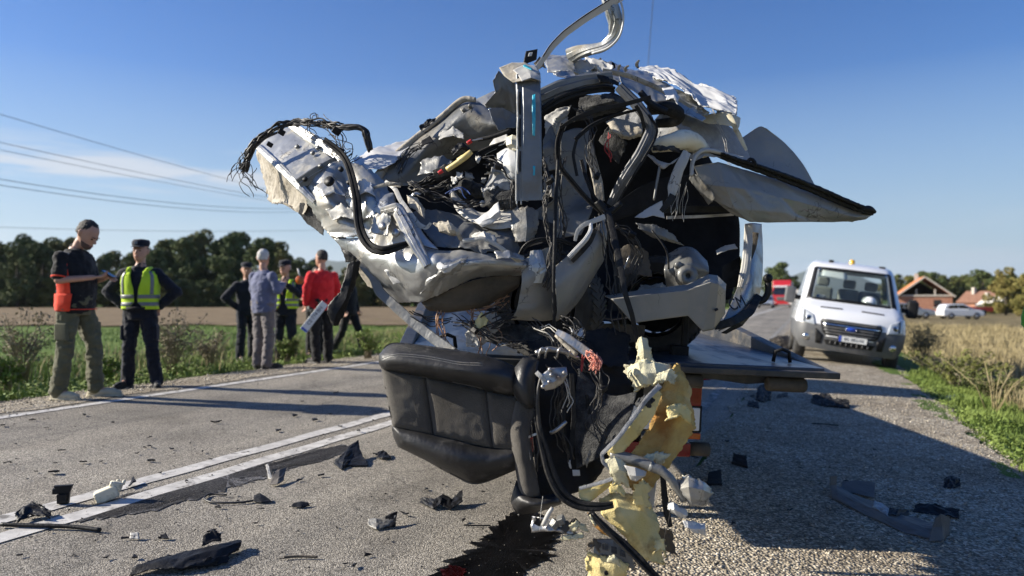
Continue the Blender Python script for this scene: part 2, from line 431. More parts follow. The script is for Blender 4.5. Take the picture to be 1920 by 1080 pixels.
m_wornpaint = M('worn_road_paint', (.40, .385, .35), (.26, .25, .23), rough=.8, scale=9, bump=.6, bscale=140, dirt=(.13, .125, .115), dirtscale=9, dirtramp=(.40, .56), bdist=.004)
strip('edge_line', [-1.2, -1.09], [v for v in lane if v > 5], .005, m_wornpaint)
# ploughed field and stubble beyond the green strip on the left
def field(name, px0, px1, d0, d1, mat, dz=.05):
    v, f = [], []
    n = 24
    for j, d in enumerate(np.geomspace(d0, d1, 14)):
        for i in range(n + 1):
            x = -1.25 * d + i / n * (1.25 * d + (-.02 * d if px1 is None else px1 * d))
            dd = d + (1.2 * math.sin(i * 1.7) if j in (0,) else 0)
            v.append((x, dd, gz(x, dd) + dz))
    for j in range(13):
        for i in range(n):
            a = j * (n + 1) + i; f.append((a, a + 1, a + n + 2, a + n + 1))
    o = link(name, mesh(name, v, f), mat); o['kind'] = 'structure'; return o
field('ploughed_field', 0, None, 33, 125, m_soil)

def blob_sheet(name, pts, dz, mat, seed=0, jag=.05, label=None, cat=None, n=560):
    """flat stain with a ragged outline given by ground pixels"""
    g = [G(*p) for p in pts]; c = sum(g, Vector()) / len(g)
    loop = []
    m = len(g)
    for i in range(n):
        t = i / n * m; k = int(t); a = t - k
        p0, p1, p2, p3 = g[(k - 1) % m], g[k], g[(k + 1) % m], g[(k + 2) % m]
        q = .5 * ((2 * p1) + (-p0 + p2) * a + (2 * p0 - 5 * p1 + 4 * p2 - p3) * a * a + (-p0 + 3 * p1 - 3 * p2 + p3) * a ** 3)
        w = 1 + jag * (pn(np.array([i * .1, seed, .5])) + .9 * pn(np.array([i * .3, seed, 4.5])) + .8 * pn(np.array([i * .83, seed, 2.5])))
        q = c + (q - c) * w + Vector((pn(np.array([i * .37, seed + 3, .5])) + .8 * pn(np.array([i * 1.1, seed + 3, 8.5])), pn(np.array([i * .37, seed + 7, .5])) + .8 * pn(np.array([i * 1.1, seed + 7, 8.5])), 0)) * min(.06, 1.2 * jag)
        loop.append((q.x, q.y, gz(q.x, q.y) + dz))
    v = [(c.x, c.y, gz(c.x, c.y) + dz)] + loop
    f = [(0, 1 + i, 1 + (i + 1) % n) for i in range(n)]
    o = link(name, mesh(name, v, f, False), mat)
    if label: tag(o, label, cat)
    else: o['kind'] = 'structure'
    return o
blob_sheet('fluid_stain', [(985, 962), (1035, 990), (1030, 1030), (1000, 1062), (930, 1100), (800, 1110), (850, 1060), (905, 1022), (940, 985)], .0045, m_wet, 2, .09, 'black oily fluid stain on the asphalt under the hanging seat', 'stain')
blob_sheet('red_fluid_spot', [(838, 1076), (850, 1068), (862, 1072), (860, 1090), (844, 1095)], .0075, m_red, 5, .03, 'small red puddle at the bottom edge of the black stain', 'puddle')
blob_sheet('fluid_streak', [(150, 962), (260, 925), (420, 890), (560, 856), (640, 838), (632, 852), (520, 885), (400, 925), (280, 955), (180, 972)], .0045, m_streak, 9, .05, 'long damp streak along the double white line', 'stain')

# far hills
m_hill = M('far_hill', (.05, .075, .06), (.07, .09, .06), rough=1, scale=.002, spec=0)
def hills(name, d, pxs):
    v, f = [], []
    for i, (px, py) in enumerate(pxs):
        p = P(px, py, d); v += [(p[0], p[1], p[2]), (p[0] * .8, d * .8, -10), (p[0] * 1.3, d * 1.3, -10)]
    for i in range(len(pxs) - 1):
        a = i * 3; f += [(a, a + 3, a + 4, a + 1), (a + 3, a, a + 2, a + 5)]
    o = link(name, mesh(name, v, f), m_hill); o['kind'] = 'structure'; return o
def ridge(x0, x1, base, amp, seed, n=60):
    return [(x0 + (x1 - x0) * i / n, base - amp * (.5 + .8 * float(pn(np.array([i * .11 + seed, .3, seed]))) + .15 * float(pn(np.array([i * .5, .7, seed])))) * math.sin(math.pi * i / n) ** .5) for i in range(n + 1)]
hills('hills', 7000, ridge(-900, 1100, 560, 118, 3.1))
hills('hills', 7500, ridge(1050, 2900, 560, 96, 8.4))
# ================================================================= the wreck: tools
def crom(a, n, axis):
    """Catmull-Rom resampling of an array along an axis to n samples"""
    a = np.moveaxis(a, axis, 0); m = a.shape[0]
    if m == 2:
        t = np.linspace(0, 1, n).reshape(-1, *([1] * (a.ndim - 1))); out = a[0] * (1 - t) + a[1] * t
        return np.moveaxis(out, 0, axis)
    e = np.concatenate([2 * a[:1] - a[1:2], a, 2 * a[-1:] - a[-2:-1]])
    t = np.linspace(0, m - 1, n); k = np.minimum(t.astype(int), m - 2); u = (t - k).reshape(-1, *([1] * (a.ndim - 1)))
    p0, p1, p2, p3 = e[k], e[k + 1], e[k + 2], e[k + 3]
    out = .5 * (2 * p1 + (p2 - p0) * u + (2 * p0 - 5 * p1 + 4 * p2 - p3) * u * u + (3 * p1 - p0 - 3 * p2 + p3) * u ** 3)
    return np.moveaxis(out, 0, axis)
_seed = [0]
def patch(name, rows, mat, parent, amp=.012, fs=7., jag=0., thick=.0025, step=.007, linear=None, roll=0):
    """sheet of metal, cloth or foam through control points (px, py, depth): bent, crumpled, with thickness"""
    _seed[0] += 1; sd_ = _seed[0]
    A = np.array([[P(*q) for q in r] for r in rows])
    Lr = np.mean(np.sum(np.linalg.norm(np.diff(A, axis=0), axis=2), axis=0)); Lc = np.mean(np.sum(np.linalg.norm(np.diff(A, axis=1), axis=2), axis=1))
    nr, nc = int(np.clip(Lr / step, 6, 110)), int(np.clip(Lc / step, 6, 130))
    if linear is None:
        linear = Lr * Lc < .05
        if Lr * Lc > .022: fs *= .62; amp *= .72
    if linear:
        nr = max(2, round(nr / (len(rows) - 1))) * (len(rows) - 1) + 1; nc = max(2, round(nc / (len(rows[0]) - 1))) * (len(rows[0]) - 1) + 1
        def lin(a, n, ax):
            a = np.moveaxis(a, ax, 0); t = np.linspace(0, len(a) - 1, n); k = np.minimum(t.astype(int), len(a) - 2); u = (t - k)[:, None, None]
            return np.moveaxis(a[k] * (1 - u) + a[k + 1] * u, 0, ax)
        B = lin(lin(A, nr, 0), nc, 1)
    else: B = crom(crom(A, nr, 0), nc, 1)
    du = np.gradient(B, axis=1); dv = np.gradient(B, axis=0)
    nn = np.cross(du, dv); nn /= np.maximum(np.linalg.norm(nn, axis=2, keepdims=True), 1e-9)
    uu, ww = np.meshgrid(np.linspace(0, Lc, nc), np.linspace(0, Lr, nr))
    if amp: B = B + nn * (amp * folds(B, uu, ww, fs, sd_))[..., None]
    if jag:
        e = np.zeros(B.shape[:2]); ii = np.arange(nr)[:, None]; jj = np.arange(nc)[None, :]
        edge = np.minimum(np.minimum(ii, nr - 1 - ii), np.minimum(jj, nc - 1 - jj)); w = np.clip(1 - edge / 3., 0, 1)
        cen = B.mean((0, 1)); inw = cen - B; inw /= np.maximum(np.linalg.norm(inw, axis=2, keepdims=True), 1e-6)
        j = np.abs(pn(B * 38 + sd_)) + .7 * np.abs(pn(B * 95 + sd_ * 2)); B = B + inw * (w * j * jag)[..., None] - nn * (w * pn(B * 30 + 5) * jag * .6)[..., None]
    v = B.reshape(-1, 3); f = []
    for i in range(nr - 1):
        for k in range(nc - 1):
            a = i * nc + k; f.append((a, a + 1, a + nc + 1, a + nc))
    me = mesh(name, v, f); me.set_sharp_from_angle(angle=R(26))
    o = link(name, me, mat, parent)
    s = o.modifiers.new('thickness', 'SOLIDIFY'); s.thickness = thick; s.offset = 0
    return o
PROFS = {
    'flat': ([(-.5, 0), (-.25, .05), (0, .06), (.25, .05), (.5, 0), (.5, -.06), (0, 0), (-.5, -.06)], True),
    'chan': ([(-.5, -.35), (-.52, .0), (-.42, .14), (-.2, .16), (-.14, .24), (.14, .24), (.2, .16), (.40, .14), (.52, .0), (.5, -.35), (.44, -.35), (.44, -.03), (.36, .06), (-.36, .06), (-.44, -.03), (-.44, -.35)], True),
    'seal': ([(-.5, -.2), (-.5, .15), (-.36, .3), (-.12, .3), (-.05, .1), (.05, .1), (.12, .3), (.36, .3), (.5, .15), (.5, -.2)], True),
    'box': ([(-.5, -.3), (-.5, .24), (-.42, .3), (.42, .3), (.5, .24), (.5, -.3)], True),
    'pill': ([(-.5, -.22), (-.5, .04), (-.45, .08), (.22, .08), (.27, .04), (.36, .04), (.41, .08), (.46, .08), (.5, .03), (.5, -.22), (.46, -.22), (.46, 0), (-.46, 0), (-.46, -.22)], True),
    'round': ([(.5 * math.cos(a * math.pi / 5), .5 * math.sin(a * math.pi / 5)) for a in range(10)], True),
}
def rail(name, pts, prof, mat, parent, amp=.0, fs=14, n=None, twist=None):
    """bent profile along (px, py, depth, width px); the profile's face looks at the viewer's side"""
    _seed[0] += 1; sd_ = _seed[0]
    A = np.array([np.append(P(*q[:3]), q[3] * q[2] / F) for q in pts])
    L_ = np.sum(np.linalg.norm(np.diff(A[:, :3], axis=0), axis=1)); n = n or int(np.clip(L_ / .012, 8, 160))
    if prof in ('chan', 'box', 'flat', 'pill') and len(A) > 2:      # pressed metal kinks, it does not bow
        tt = np.linspace(0, len(A) - 1, n); B = np.stack([np.interp(tt, np.arange(len(A)), A[:, c]) for c in range(4)], -1)
        for _ in range(2): B[1:-1] = .5 * B[1:-1] + .25 * (B[:-2] + B[2:])
    else: B = crom(A, n, 0)
    tw = None if twist is None else crom(np.array(twist, float)[:, None], n, 0)[:, 0]
    pr, closed = PROFS[prof]; v = []
    T = np.gradient(B[:, :3], axis=0)
    for i in range(n):
        t = Vector(T[i]).normalized(); view = Vector((-B[i, 0], -B[i, 1], CAMZ - B[i, 2])).normalized()
        s = t.cross(view)
        if s.length < 1e-3: s = t.cross(Vector((0, 0, 1)))
        s.normalize(); q = s.cross(t)
        if tw is not None:
            rm = Matrix.Rotation(tw[i], 3, t); s = rm @ s; q = rm @ q
        for a, b in pr: v.append(Vector(B[i, :3]) + (s * a + q * b) * B[i, 3])
    m = len(pr); f = []
    if amp:
        va = np.array([tuple(q) for q in v]); d = crumple(va, fs * .6, sd_) * amp * .6
        va = va + np.stack([d, -d, d * .6], -1); v = [tuple(q) for q in va]
    for i in range(n - 1):
        for k in range(m):
            k2 = (k + 1) % m; f.append((i * m + k, i * m + k2, (i + 1) * m + k2, (i + 1) * m + k))
    f.append(tuple(range(m))); f.append(tuple(reversed(range((n - 1) * m, n * m))))
    me = mesh(name, v, f, False)
    bm = bmesh.new(); bm.from_mesh(me); bmesh.ops.recalc_face_normals(bm, faces=bm.faces[:]); bm.to_mesh(me); bm.free()
    o = link(name, me, mat, parent)
    if prof == 'round': smooth(me)
    return o
def wires(name, paths, rpx, mat, parent, wig=0., seed=1, n=24):
    """bundle of strands in one mesh; rpx radius in pixels"""
    mb = MB(); rs = np.random.RandomState(seed)
    for p in paths:
        A = np.array([P(*q[:3]) for q in p]); B = crom(A, n, 0) if len(A) > 1 else A
        if wig: B = B + wig * np.stack([pn(B * 16 + rs.uniform(0, 50)), pn(B * 16 + rs.uniform(0, 50)), pn(B * 16 + rs.uniform(0, 50))], -1)
        mb.tube([tuple(q) for q in B], rpx * p[0][2] / F, 5)
    o = mb.build(name, mat, parent, sm=True); o['kind'] = 'stuff'
    return o
def bundle(path, k, spread, seed):
    rs = np.random.RandomState(seed); out = []
    for _ in range(k):
        o = rs.normal(size=2) * spread
        out.append([(x + o[0] + rs.normal() * spread * .5, y + o[1] + rs.normal() * spread * .5, d + rs.normal() * spread * .002) for x, y, d in path])
    return out

m_silver = M('silver_paint', (.33, .335, .325), (.44, .445, .435), rough=.36, metal=.68, scale=3, bump=.5, bscale=18, coat=.15, dent=.22, dscale=9, scr=9, dirt=(.27, .235, .175), dirtscale=6, dirtramp=(.50, .72), bdist=.006)
m_prim_shade = M('grey_primer_and_shade', (.14, .143, .14), (.21, .21, .20), rough=.45, metal=.35, scale=5, bump=.45, bscale=22, dent=.25, dscale=9, scr=8, dirt=(.22, .19, .14), dirtscale=5, dirtramp=(.5, .75), coat=.1)  # grey primer, and also the painted shade of silver sheets
m_beige = M('dirty_underside', (.30, .265, .205), (.43, .39, .32), rough=.7, scale=9, bump=.5, bscale=40, dent=.8, dscale=20, scr=8, dirt=(.10, .085, .065), dirtscale=7, dirtramp=(.55, .72))
m_pale = M('pale_inner_sheet', (.36, .35, .32), (.45, .44, .41), rough=.55, scale=4, bump=.4, bscale=16, dent=.8, dscale=16, scr=8, dirt=(.38, .34, .27), dirtscale=5, dirtramp=(.55, .75))
m_pillar = M('blue_shade_pillar', (.12, .13, .14), (.17, .18, .19), rough=.42, metal=.4, scale=6, bump=.15, bscale=25, coat=.2, dirt=(.15, .14, .12), dirtscale=7)  # blue-grey of shade reflecting the sky is put into the colour
m_teal = M('teal_sealant', (.02, .32, .45), (.05, .42, .52), rough=.4, scale=25)
m_black = M('black_plastic', (.008, .008, .009), (.018, .018, .018), rough=.5, scale=12, bump=.35, bscale=60, dirt=(.07, .062, .05), dirtscale=9, dirtramp=(.62, .8), spec=.22)
m_rubber = M('black_rubber', (.012, .012, .012), (.026, .025, .024), rough=.75, spec=.2, scale=20, bump=.3, bscale=70, dirt=(.10, .09, .075), dirtscale=11, dirtramp=(.55, .8))
m_wire = M('wire_black', (.012, .012, .012), (.04, .035, .03), rough=.5, scale=40)
m_wirec = M('wire_copper', (.30, .13, .07), (.42, .26, .14), rough=.5, scale=60)
m_wirey = M('wire_yellow_plastic', (.62, .48, .17), (.70, .58, .27), rough=.45, scale=30)
m_redp = M('red_plastic', (.50, .02, .02), rough=.4)
m_cream = M('cream_plastic', (.66, .60, .44), (.72, .68, .54), rough=.45, scale=10, dirt=(.35, .30, .2), dirtscale=12)
m_felt = M('grey_headliner_felt', (.27, .275, .28), (.35, .355, .36), rough=.95, scale=30, bump=.6, bscale=180, dirt=(.24, .22, .19), dirtscale=4, spec=.1, sheen=.3)
m_carpet = M('charcoal_carpet', (.035, .036, .038), (.10, .10, .098), rough=.95, scale=22, bump=1, bscale=120, spec=.1)
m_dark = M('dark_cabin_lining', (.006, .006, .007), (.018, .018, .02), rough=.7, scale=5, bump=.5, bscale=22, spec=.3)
m_brown = M('rusty_liner', (.05, .042, .032), (.11, .09, .065), rough=.8, scale=8, bump=.5, bscale=35)
m_leather = M('black_leatherette', (.014, .014, .014), (.028, .027, .027), rough=.45, scale=8, bump=.28, bscale=55, dirt=(.14, .13, .12), dirtscale=9, dirtramp=(.56, .82), bdist=.008)
m_cloth = M('charcoal_seat_cloth', (.062, .056, .048), (.105, .096, .083), rough=.92, scale=5, bump=.7, bscale=260, spec=.15, sheen=.15, dirt=(.15, .14, .12), dirtscale=6, dirtramp=(.58, .8))
m_foam = M('yellow_seat_foam', (.62, .49, .19), (.74, .64, .34), rough=.95, scale=7, bump=.6, bscale=150, spec=.1, dirt=(.20, .10, .03), dirtscale=5.5, dirtramp=(.56, .72))
m_foamp = M('pale_seat_foam', (.55, .51, .33), (.66, .62, .44), rough=.95, scale=7, bump=.6, bscale=140, spec=.1, dirt=(.18, .16, .11), dirtscale=7, dirtramp=(.55, .75))
m_stain = M('stained_foam', (.50, .38, .15), (.26, .13, .04), rough=.95, scale=4.2, bump=.6, bscale=120, spec=.1, ramp=(.38, .62), dirt=(.60, .48, .24), dirtscale=3.0, dirtramp=(.56, .68))
m_steel = M('bare_steel', (.30, .30, .30), (.42, .41, .40), rough=.35, metal=.9, scale=20, bump=.15, bscale=40, dirt=(.14, .10, .07), dirtscale=10)
m_tyre = M('tyre_rubber', (.018, .018, .018), (.035, .034, .032), rough=.75, scale=14, bump=.3, bscale=60, dirt=(.10, .09, .075), dirtscale=6, dirtramp=(.5, .8))
m_alloy = M('alloy_wheel', (.38, .38, .38), (.46, .46, .46), rough=.32, metal=.8, scale=10, dirt=(.10, .09, .08), dirtscale=10)
m_white = M('white_and_sunlit_silver', (.54, .54, .53), (.46, .46, .45), rough=.35, scale=5, bump=.15, bscale=14, coat=.3, dirt=(.5, .47, .42), dirtscale=6, dirtramp=(.6, .8))  # white sheet; on roof skin and bent sheet it paints sunlit silver
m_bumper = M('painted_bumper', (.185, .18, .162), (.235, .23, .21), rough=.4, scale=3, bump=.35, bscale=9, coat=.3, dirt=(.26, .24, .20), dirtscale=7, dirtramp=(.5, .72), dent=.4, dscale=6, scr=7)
m_ink = M('black_lettering', (.015, .015, .016), rough=.5)
# ================================================================= the wreck on the flatbed
W = empty('wrecked_car', (.35, 4.6, .98))
tag(W, 'crushed silver hatchback wreck piled on the flatbed, seats and foam hanging out', 'car wreck')

# --- dark cabin
patch('dark_backing', [[(700, 345, 4.45), (800, 300, 4.6), (900, 240, 4.7), (1010, 190, 4.7), (1120, 180, 4.7), (1230, 230, 4.75), (1330, 290, 4.8)],
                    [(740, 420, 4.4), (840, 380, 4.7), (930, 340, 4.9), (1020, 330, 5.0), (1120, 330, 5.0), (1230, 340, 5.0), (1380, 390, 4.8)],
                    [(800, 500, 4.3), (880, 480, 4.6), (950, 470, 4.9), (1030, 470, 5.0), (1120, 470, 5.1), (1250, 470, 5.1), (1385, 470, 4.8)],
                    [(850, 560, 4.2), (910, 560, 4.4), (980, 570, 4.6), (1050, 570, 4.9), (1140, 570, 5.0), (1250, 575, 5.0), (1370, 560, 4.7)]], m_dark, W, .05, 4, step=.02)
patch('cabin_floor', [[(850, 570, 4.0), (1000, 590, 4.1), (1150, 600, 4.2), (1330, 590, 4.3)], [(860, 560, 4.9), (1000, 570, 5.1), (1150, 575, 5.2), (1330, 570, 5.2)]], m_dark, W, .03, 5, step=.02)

# --- left wing: torn floor plate
patch('floor_plate', [[(482, 272, 4.40), (514, 252, 4.39), (548, 235, 4.38)], [(520, 308, 4.10), (552, 287, 4.10), (590, 268, 4.10)], [(560, 345, 3.82), (592, 325, 3.84), (630, 305, 3.86)]], m_silver, W, .008, 9)
rail('plate_flange', [(480, 272, 4.36, 12), (520, 309, 4.06, 14), (563, 350, 3.84, 16), (590, 378, 3.8, 12)], 'chan', m_silver, W, .004)
rail('plate_flange', [(545, 234, 4.34, 14), (590, 262, 4.06, 18), (640, 300, 3.92, 22), (668, 335, 3.86, 18)], 'chan', m_silver, W, .006)
rail('cross_member', [(560, 346, 3.84, 22), (592, 326, 3.86, 24), (632, 302, 3.9, 18)], 'box', m_prim_shade, W, .004)
patch('torn_skirt', [[(478, 274, 4.38), (505, 298, 4.16), (535, 325, 3.98), (566, 352, 3.84)], [(488, 320, 4.36), (515, 330, 4.18), (545, 358, 4.02), (578, 382, 3.88)], [(500, 360, 4.32), (520, 365, 4.18), (545, 385, 4.04), (572, 402, 3.93)], [(503, 378, 4.30), (516, 384, 4.18), (534, 384, 4.05), (560, 402, 3.98)]], m_beige, W, .03, 9, .02)
patch('inner_liner', [[(562, 380, 3.95), (585, 377, 3.88), (606, 400, 3.84)], [(558, 400, 3.98), (585, 405, 3.92), (610, 425, 3.86)], [(572, 418, 4.0), (590, 430, 3.95), (606, 442, 3.88)]], m_carpet, W, .012, 10, .008)
for x, y, d in ((552, 240, 4.34), (597, 278, 4.02), (587, 288, 4.0), (602, 312, 3.86), (573, 337, 3.83), (558, 276, 4.15)):
    c = P(x, y, d - .012); nrm = Vector((-.35, -.75, .56)).to_track_quat('Y', 'Z').to_matrix()
    MB().lathe([(0, -.004), (.010, -.004), (.013, .0), (.013, .012), (0, .012)], c, 'Y', 14, nrm).build('rubber_plug', m_black if y % 2 else m_prim_shade, W, True)
patch('crushed_floor', [[(560, 350, 3.85), (600, 322, 3.86), (640, 300, 3.86), (690, 318, 3.84), (722, 345, 3.82)],
                        [(578, 388, 3.86), (612, 372, 3.72), (652, 348, 3.82), (690, 360, 3.72), (738, 372, 3.74)],
                        [(604, 425, 3.82), (632, 408, 3.72), (668, 398, 3.72), (706, 402, 3.62), (758, 396, 3.66)],
                        [(624, 447, 3.76), (660, 446, 3.70), (702, 446, 3.64), (744, 442, 3.58), (795, 432, 3.60)]], m_silver, W, .04, 4.5, .012)
for x, y, d, r in ((618, 341, 3.72, .026), (655, 343, 3.76, .012), (640, 318, 3.8, .013)):
    c = P(x, y, d - .03); nrm = Vector((-.3, -.85, .4)).to_track_quat('Y', 'Z').to_matrix()
    MB().lathe([(0, -.002), (r * .45, -.002), (r * .5, -.006), (r, -.004), (r, .012), (0, .012)], c, 'Y', 18, nrm).build('rubber_plug', m_black, W, True)
patch('bent_sheet', [[(660, 296, 4.1), (700, 278, 4.12), (735, 266, 4.15), (775, 258, 4.2)], [(668, 312, 3.98), (705, 300, 3.98), (742, 290, 4.0), (770, 275, 4.08)], [(690, 322, 3.9), (715, 318, 3.9), (738, 305, 3.92), (752, 296, 3.98)]], m_white, W, .03, 9, .01)  # silver sheet painted white for its sunlit look
patch('bent_sheet', [[(640, 360, 3.74), (670, 345, 3.72), (705, 350, 3.7), (740, 362, 3.68)], [(650, 395, 3.70), (680, 380, 3.66), (715, 378, 3.62), (750, 385, 3.64)], [(660, 420, 3.70), (690, 412, 3.64), (720, 405, 3.60), (760, 405, 3.62)]], m_silver, W, .04, 11, .02)

# --- sill and crushed lower side
patch('crushed_sill', [[(625, 447, 3.76), (700, 446, 3.66), (762, 452, 3.56), (822, 468, 3.5), (884, 470, 3.46), (978, 480, 3.5)],
                       [(648, 474, 3.74), (704, 486, 3.60), (766, 488, 3.48), (832, 490, 3.40), (892, 488, 3.40), (988, 494, 3.46)],
                       [(690, 520, 3.74), (736, 528, 3.62), (786, 532, 3.47), (836, 518, 3.42), (896, 504, 3.42), (984, 505, 3.48)],
                       [(735, 566, 3.78), (760, 568, 3.70), (792, 565, 3.56), (832, 546, 3.50), (892, 522, 3.5), (978, 513, 3.55)]], m_silver, W, .035, 8, .004)
patch('sill_edge', [[(612, 432, 3.80), (632, 432, 3.76), (655, 452, 3.72)], [(640, 462, 3.78), (660, 470, 3.73), (690, 488, 3.70)], [(668, 505, 3.80), (688, 512, 3.75), (716, 530, 3.72)], [(692, 535, 3.84), (708, 545, 3.78), (738, 568, 3.75)]], m_beige, W, .02, 12, .01)
patch('door_shut_face', [[(700, 452, 3.62), (715, 405, 3.64), (752, 388, 3.62), (775, 402, 3.58)], [(715, 470, 3.58), (735, 430, 3.6), (765, 420, 3.55), (795, 440, 3.52)], [(735, 488, 3.55), (760, 465, 3.53), (790, 462, 3.49), (822, 468, 3.46)]], m_silver, W, .012, 9)
rail('sill_rib', [(716, 398, 3.6, 18), (745, 392, 3.56, 24), (765, 430, 3.5, 26), (780, 460, 3.45, 24), (802, 498, 3.40, 16)], 'chan', m_silver, W, .006)
for x, y in ((718, 425), (743, 437)):
    c = P(x, y, 3.5); nrm = Vector((-.5, -.8, .2)).to_track_quat('Y', 'Z').to_matrix()
    MB().lathe([(0, -.018), (.009, -.018), (.010, -.006), (.02, -.004), (.02, .01), (0, .01)], c, 'Y', 12, nrm).build('bolt', m_steel, W, True)
patch('torn_bulge', [[(785, 555, 3.5), (820, 528, 3.42), (868, 505, 3.38)], [(795, 535, 3.46), (830, 508, 3.36), (872, 490, 3.36)], [(800, 512, 3.48), (838, 492, 3.38), (880, 480, 3.4)]], m_silver, W, .03, 10, .02)
patch('torn_lip', [[(818, 500, 3.4), (828, 512, 3.36), (845, 512, 3.36), (862, 498, 3.36)], [(822, 488, 3.42), (834, 497, 3.35), (850, 495, 3.34), (866, 484, 3.38)]], m_white, W, .02, 16, .01)
patch('wheel_arch', [[(790, 566, 3.57), (832, 547, 3.52), (892, 523, 3.52), (978, 514, 3.56)], [(806, 582, 3.62), (850, 586, 3.6), (910, 575, 3.6), (972, 540, 3.6)], [(815, 575, 3.95), (850, 570, 3.95), (905, 560, 3.95), (965, 535, 3.95)]], m_brown, W, .02, 8)
rail('bent_bar', [(672, 488, 3.72, 14), (700, 520, 3.7, 17), (712, 548, 3.68, 18), (760, 592, 3.62, 18), (800, 625, 3.56, 19), (850, 662, 3.48, 21)], 'box', m_prim_shade, W, .004)
patch('torn_plastic_flap', [[(652, 492, 3.68), (664, 488, 3.68), (676, 488, 3.70)], [(645, 525, 3.66), (658, 525, 3.66), (671, 520, 3.70)], [(634, 548, 3.64), (648, 560, 3.63), (658, 555, 3.68)], [(612, 574, 3.62), (630, 590, 3.62), (645, 588, 3.66)], [(614, 590, 3.63), (624, 612, 3.63), (632, 610, 3.65)]], m_black, W, .015, 10, .012)
patch('torn_plastic_flap', [[(636, 452, 3.76), (662, 460, 3.74), (676, 482, 3.72)], [(640, 470, 3.75), (655, 480, 3.72), (668, 488, 3.71)], [(648, 492, 3.74), (655, 492, 3.73), (662, 494, 3.72)]], m_black, W, .01, 12, .01)
rail('weather_strip', [(608, 262, 3.86, 11), (640, 288, 3.82, 13), (656, 320, 3.74, 14), (668, 372, 3.64, 16), (674, 425, 3.56, 17), (690, 458, 3.5, 18), (715, 470, 3.46, 18), (745, 463, 3.46, 15), (768, 455, 3.48, 9)], 'seal', m_rubber, W)
patch('torn_bracket', [[(900, 590, 3.62), (925, 580, 3.6), (950, 600, 3.6)], [(870, 625, 3.62), (900, 615, 3.58), (935, 620, 3.6)], [(875, 650, 3.64), (895, 655, 3.6), (910, 645, 3.62)]], m_pale, W, .02, 12, .015)
patch('torn_bracket', [[(890, 600, 3.55), (903, 582, 3.54), (918, 600, 3.54)], [(884, 620, 3.55), (900, 618, 3.53), (912, 610, 3.54)]], m_wirey, W, .01, 14, .008)
wires('hanging_wires', bundle([(825, 575, 3.6), (822, 605, 3.58), (830, 640, 3.57), (838, 660, 3.57)], 7, 5, 3) + bundle([(900, 560, 3.6), (895, 600, 3.58), (915, 640, 3.57), (912, 665, 3.57)], 6, 10, 4) + bundle([(868, 570, 3.6), (890, 580, 3.6), (930, 575, 3.6), (950, 560, 3.6)], 8, 6, 8), .9, m_wirec, W, .012, 3)
wires('hanging_wires', bundle([(935, 570, 3.55), (950, 590, 3.52), (920, 600, 3.52), (965, 585, 3.52)], 8, 8, 5) + bundle([(770, 590, 3.6), (800, 600, 3.6), (840, 600, 3.6)], 4, 7, 6), 1.1, m_wire, W, .015, 4)

# --- wiring harness over the left wing
hp = [(457, 318, 4.1), (466, 290, 4.08), (480, 268, 4.06), (520, 240, 4.06), (548, 230, 4.06), (585, 230, 4.02), (612, 234, 3.98), (640, 238, 3.94)]
wires('wiring_harness', bundle(hp, 16, 2.6, 11), 1.6, m_wire, W, .02, 7, 40)
wires('wiring_harness', bundle([(632, 242, 3.94), (650, 240, 3.92), (680, 242, 3.9), (688, 258, 3.9), (694, 282, 3.9)], 10, 2.0, 12), 2.2, m_wire, W, .008, 8)
wires('loose_wires', bundle([(457, 318, 4.1), (452, 300, 4.09), (470, 278, 4.08)], 7, 4, 13) + bundle([(460, 310, 4.1), (458, 330, 4.1), (468, 345, 4.1), (480, 360, 4.1)], 8, 8, 14) + bundle([(450, 305, 4.1), (440, 320, 4.1), (436, 335, 4.1)], 4, 4, 15), .7, m_wire, W, .02, 9)
wires('loose_wires', bundle([(595, 236, 4.0), (625, 250, 3.97), (640, 268, 3.95), (636, 300, 3.93), (660, 290, 3.92)], 9, 8, 16) + bundle([(580, 232, 4.0), (575, 248, 4.0), (590, 262, 4.0)], 4, 4, 17) + bundle([(583, 226, 4.0), (584, 215, 4.0), (592, 213, 4.0), (596, 219, 4.0)], 2, 1, 18), .8, m_wire, W, .02, 10)
for x, y, d, w in ((631, 246, 3.93, 16), (640, 282, 3.92, 10), (506, 271, 4.05, 11), (528, 248, 4.04, 13)):
    c = P(x, y, d); MB().box(c, (w * d / F, w * d / F * .7, w * d / F * .8), Euler((.3, .5, .4)).to_matrix()).build('connector', m_black, W, bevel=.004)

# --- big panel rising to the right
patch('roof_inner_panel', [[(728, 296, 4.14), (786, 254, 4.14), (826, 220, 4.14), (866, 190, 4.14), (893, 188, 4.12), (915, 205, 4.05)],
                           [(716, 318, 4.0), (780, 278, 4.02), (830, 242, 4.0), (874, 208, 3.98), (910, 222, 3.94), (945, 232, 3.9)],
                           [(704, 338, 3.92), (760, 322, 3.96), (812, 286, 4.02), (862, 258, 4.02), (905, 250, 3.98), (950, 246, 3.94)],
                           [(735, 348, 3.94), (776, 346, 3.98), (815, 322, 4.08), (860, 292, 4.1), (905, 280, 4.05), (955, 268, 4.0)]], m_prim_shade, W, .022, 6)  # silver panel in shade, its grey put into the colour
rail('rolled_flange', [(703, 340, 3.9, 20), (724, 312, 3.98, 17), (750, 284, 4.06, 14), (790, 250, 4.1, 12), (830, 217, 4.1, 11), (866, 188, 4.1, 12), (892, 187, 4.08, 9)], 'round', m_beige, W, .006)
patch('anchor_plate', [[(862, 204, 3.92), (876, 196, 3.93), (888, 202, 3.92)], [(868, 213, 3.9), (880, 206, 3.91), (884, 212, 3.9)]], m_prim_shade, W, 0)
